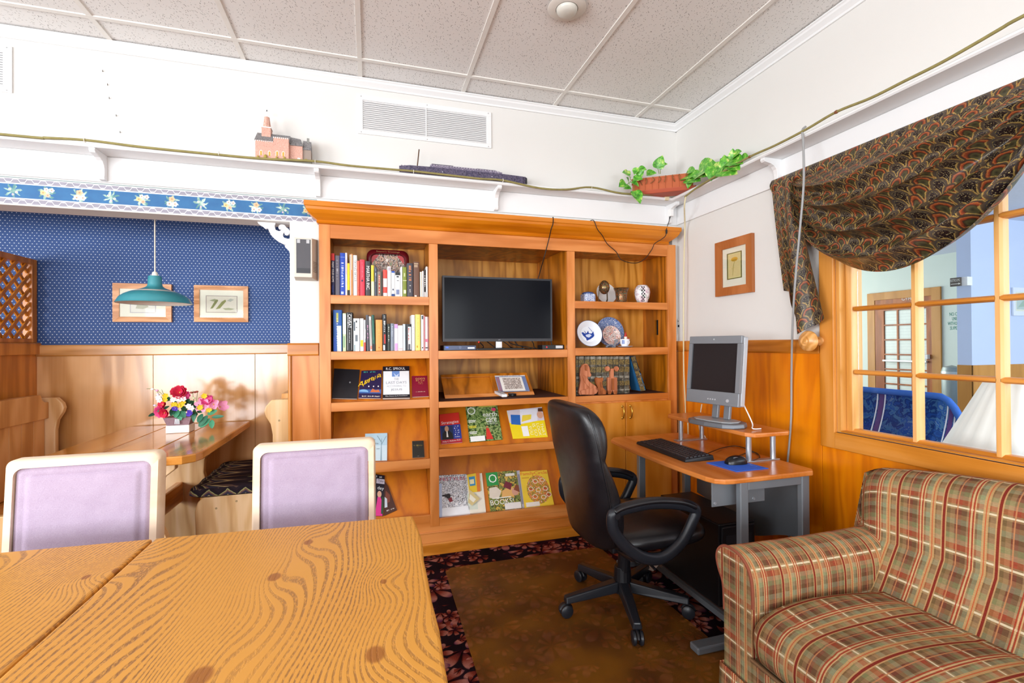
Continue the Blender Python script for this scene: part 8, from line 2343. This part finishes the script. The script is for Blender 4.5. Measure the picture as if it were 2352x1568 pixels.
# ================================================================ foreground table
tb = thing('dining_table', 'large rustic pine table of thick weathered planks', 'table', (-.56, .5, 0))
TT, TH = .75, .052
edge = [(.121, 1.478), (.1235, 1.44), (.127, 1.38), (.130, 1.31), (.128, 1.25), (.122, 1.17), (.121, 1.08), (.118, .98), (.119, .88), (.114, .78), (.112, .70), (.115, .5), (.110, .2), (.114, -.2), (.112, -.6)]
MB().prism(edge + [(-.563, -.6), (-.5635, .2), (-.5625, .7), (-.565, 1.0), (-.5625, 1.3), (-.563, 1.517)], 'z', TT - TH, TT).build('plank', 'table_pine', tb, bevel=.007, seg=3)
MB().prism([(-.569, 1.519), (-.570, 1.2), (-.568, .9), (-.571, .5), (-.569, -.6), (-1.20, -.6), (-1.20, 1.552)], 'z', TT - TH, TT - .001).build('plank', 'table_pine', tb, bevel=.007, seg=3)
for (x, y) in ((-.02, 1.30), (-1.06, 1.34), (-.02, -.45), (-1.06, -.45)): MB().box(x - .045, x + .045, y - .045, y + .045, 0, TT - TH - .0005).build('leg', 'pine_z', tb, bevel=.006)
for y in (1.30, -.45): MB().box(-1.01, -.07, y - .015, y + .015, TT - TH - .09, TT - TH - .0005).build('apron', 'pine_x', tb)
for x in (-.02, -1.06): MB().box(x - .015, x + .015, -.40, 1.25, TT - TH - .09, TT - TH - .0005).build('apron', 'pine_y', tb)
# ================================================================ lilac chairs at the far end of the table
def dining(label, xc, yb, first=None):
    t = thing('dining_chair', label, 'chair', (xc, yb, 0))
    W, H0, H1 = .196, .44, .938
    tilt = .075
    def bq(x, y, z): return (x, y + (z - .7) * tilt, z)
    # bent frame: rounded rectangle ring, edges curl to the rear
    def ring(ins, rad):
        p = []
        w_, a, b = W - ins, H0 + ins, H1 - ins
        for (cx, cz, a0) in ((w_ - rad, b - rad, 0), (-w_ + rad, b - rad, 90), (-w_ + rad, a + rad, 180), (w_ - rad, a + rad, 270)):
            for k in range(7): p.append((cx + rad * math.cos(R(a0 + 15 * k)), cz + rad * math.sin(R(a0 + 15 * k))))
        return p
    o0, o1, o2 = ring(0, .022), ring(.006, .021), ring(.024, .024)
    n = len(o0)
    lay = [[bq(x, .048, z) for x, z in o0], [bq(x, .012, z) for x, z in o0], [bq(x, .002, z) for x, z in o1], [bq(x, .0, z) for x, z in o2], [bq(x, .010, z) for x, z in o2], [bq(x, .040, z) for x, z in o2]]
    mb = MB()
    vs_ = [p for l in lay for p in l]
    fs = [(i * n + k, i * n + (k + 1) % n, (i + 1) * n + (k + 1) % n, (i + 1) * n + k) for i in range(len(lay) - 1) for k in range(n)]
    fs += [((len(lay) - 1) * n + k, (len(lay) - 1) * n + (k + 1) % n, (k + 1) % n, k) for k in range(n)]
    mb.add(vs_, fs); mb.build('back_frame', 'chair_beech', t, smooth=50, local=True)
    # upholstered pad with welt
    pw, pz0, pz1 = W - .0255, H0 + .0255, H1 - .0255
    def pad(u, v):
        x, z = -pw + 2 * pw * u, pz0 + (pz1 - pz0) * v
        e = min(u, 1 - u) * 2 * pw; e2 = min(v, 1 - v) * (pz1 - pz0)
        d = min(e, e2)
        groove = .007 * math.exp(-((d - .024) / .006) ** 2)
        b = .012 * (1 - max(0, 1 - d / .03) ** 2)
        return bq(x, .012 - b + groove, z)
    mb = MB(); mb.grid(pad, 48, 56); mb.build('back_pad', 'lilac_fabric', t, smooth=60, local=True)
    MB().add([], [])
    pl = [bq(-pw, .042, pz0), bq(pw, .042, pz0), bq(pw, .042, pz1), bq(-pw, .042, pz1)]
    mb = MB(); mb.slab([Vector(p) for p in pl], (0, .004, 0)); mb.build('back_board', 'chair_beech', t, local=True)
    MB().prism([(-.215, -.42), (.215, -.42), (.205, -.02), (-.205, -.02)], 'z', .405, .43).build('seat_frame', 'chair_beech', t, bevel=.008, local=True)
    MB().prism([(-.205, -.41), (.205, -.41), (.195, -.03), (-.195, -.03)], 'z', .4305, .468).build('seat', 'lilac_fabric', t, bevel=.014, local=True)
    for sx in (-1, 1):
        MB().tube([(sx * .19, -.39, .404), (sx * .195, -.40, 0.0)], [.020, .015], 10).build('leg', 'chair_beech', t, local=True)
        MB().tube([(sx * .185, .02, .46), (sx * .188, .01, .38), (sx * .19, .05, 0.0)], [.020, .021, .015], 10).build('leg', 'chair_beech', t, local=True)
    return t
dining('lilac upholstered beech chair tucked in behind the joint of the table planks', -.832, 1.735)
dining('lilac upholstered beech chair tucked in between the booth bench and bookcase', -.181, 1.735)
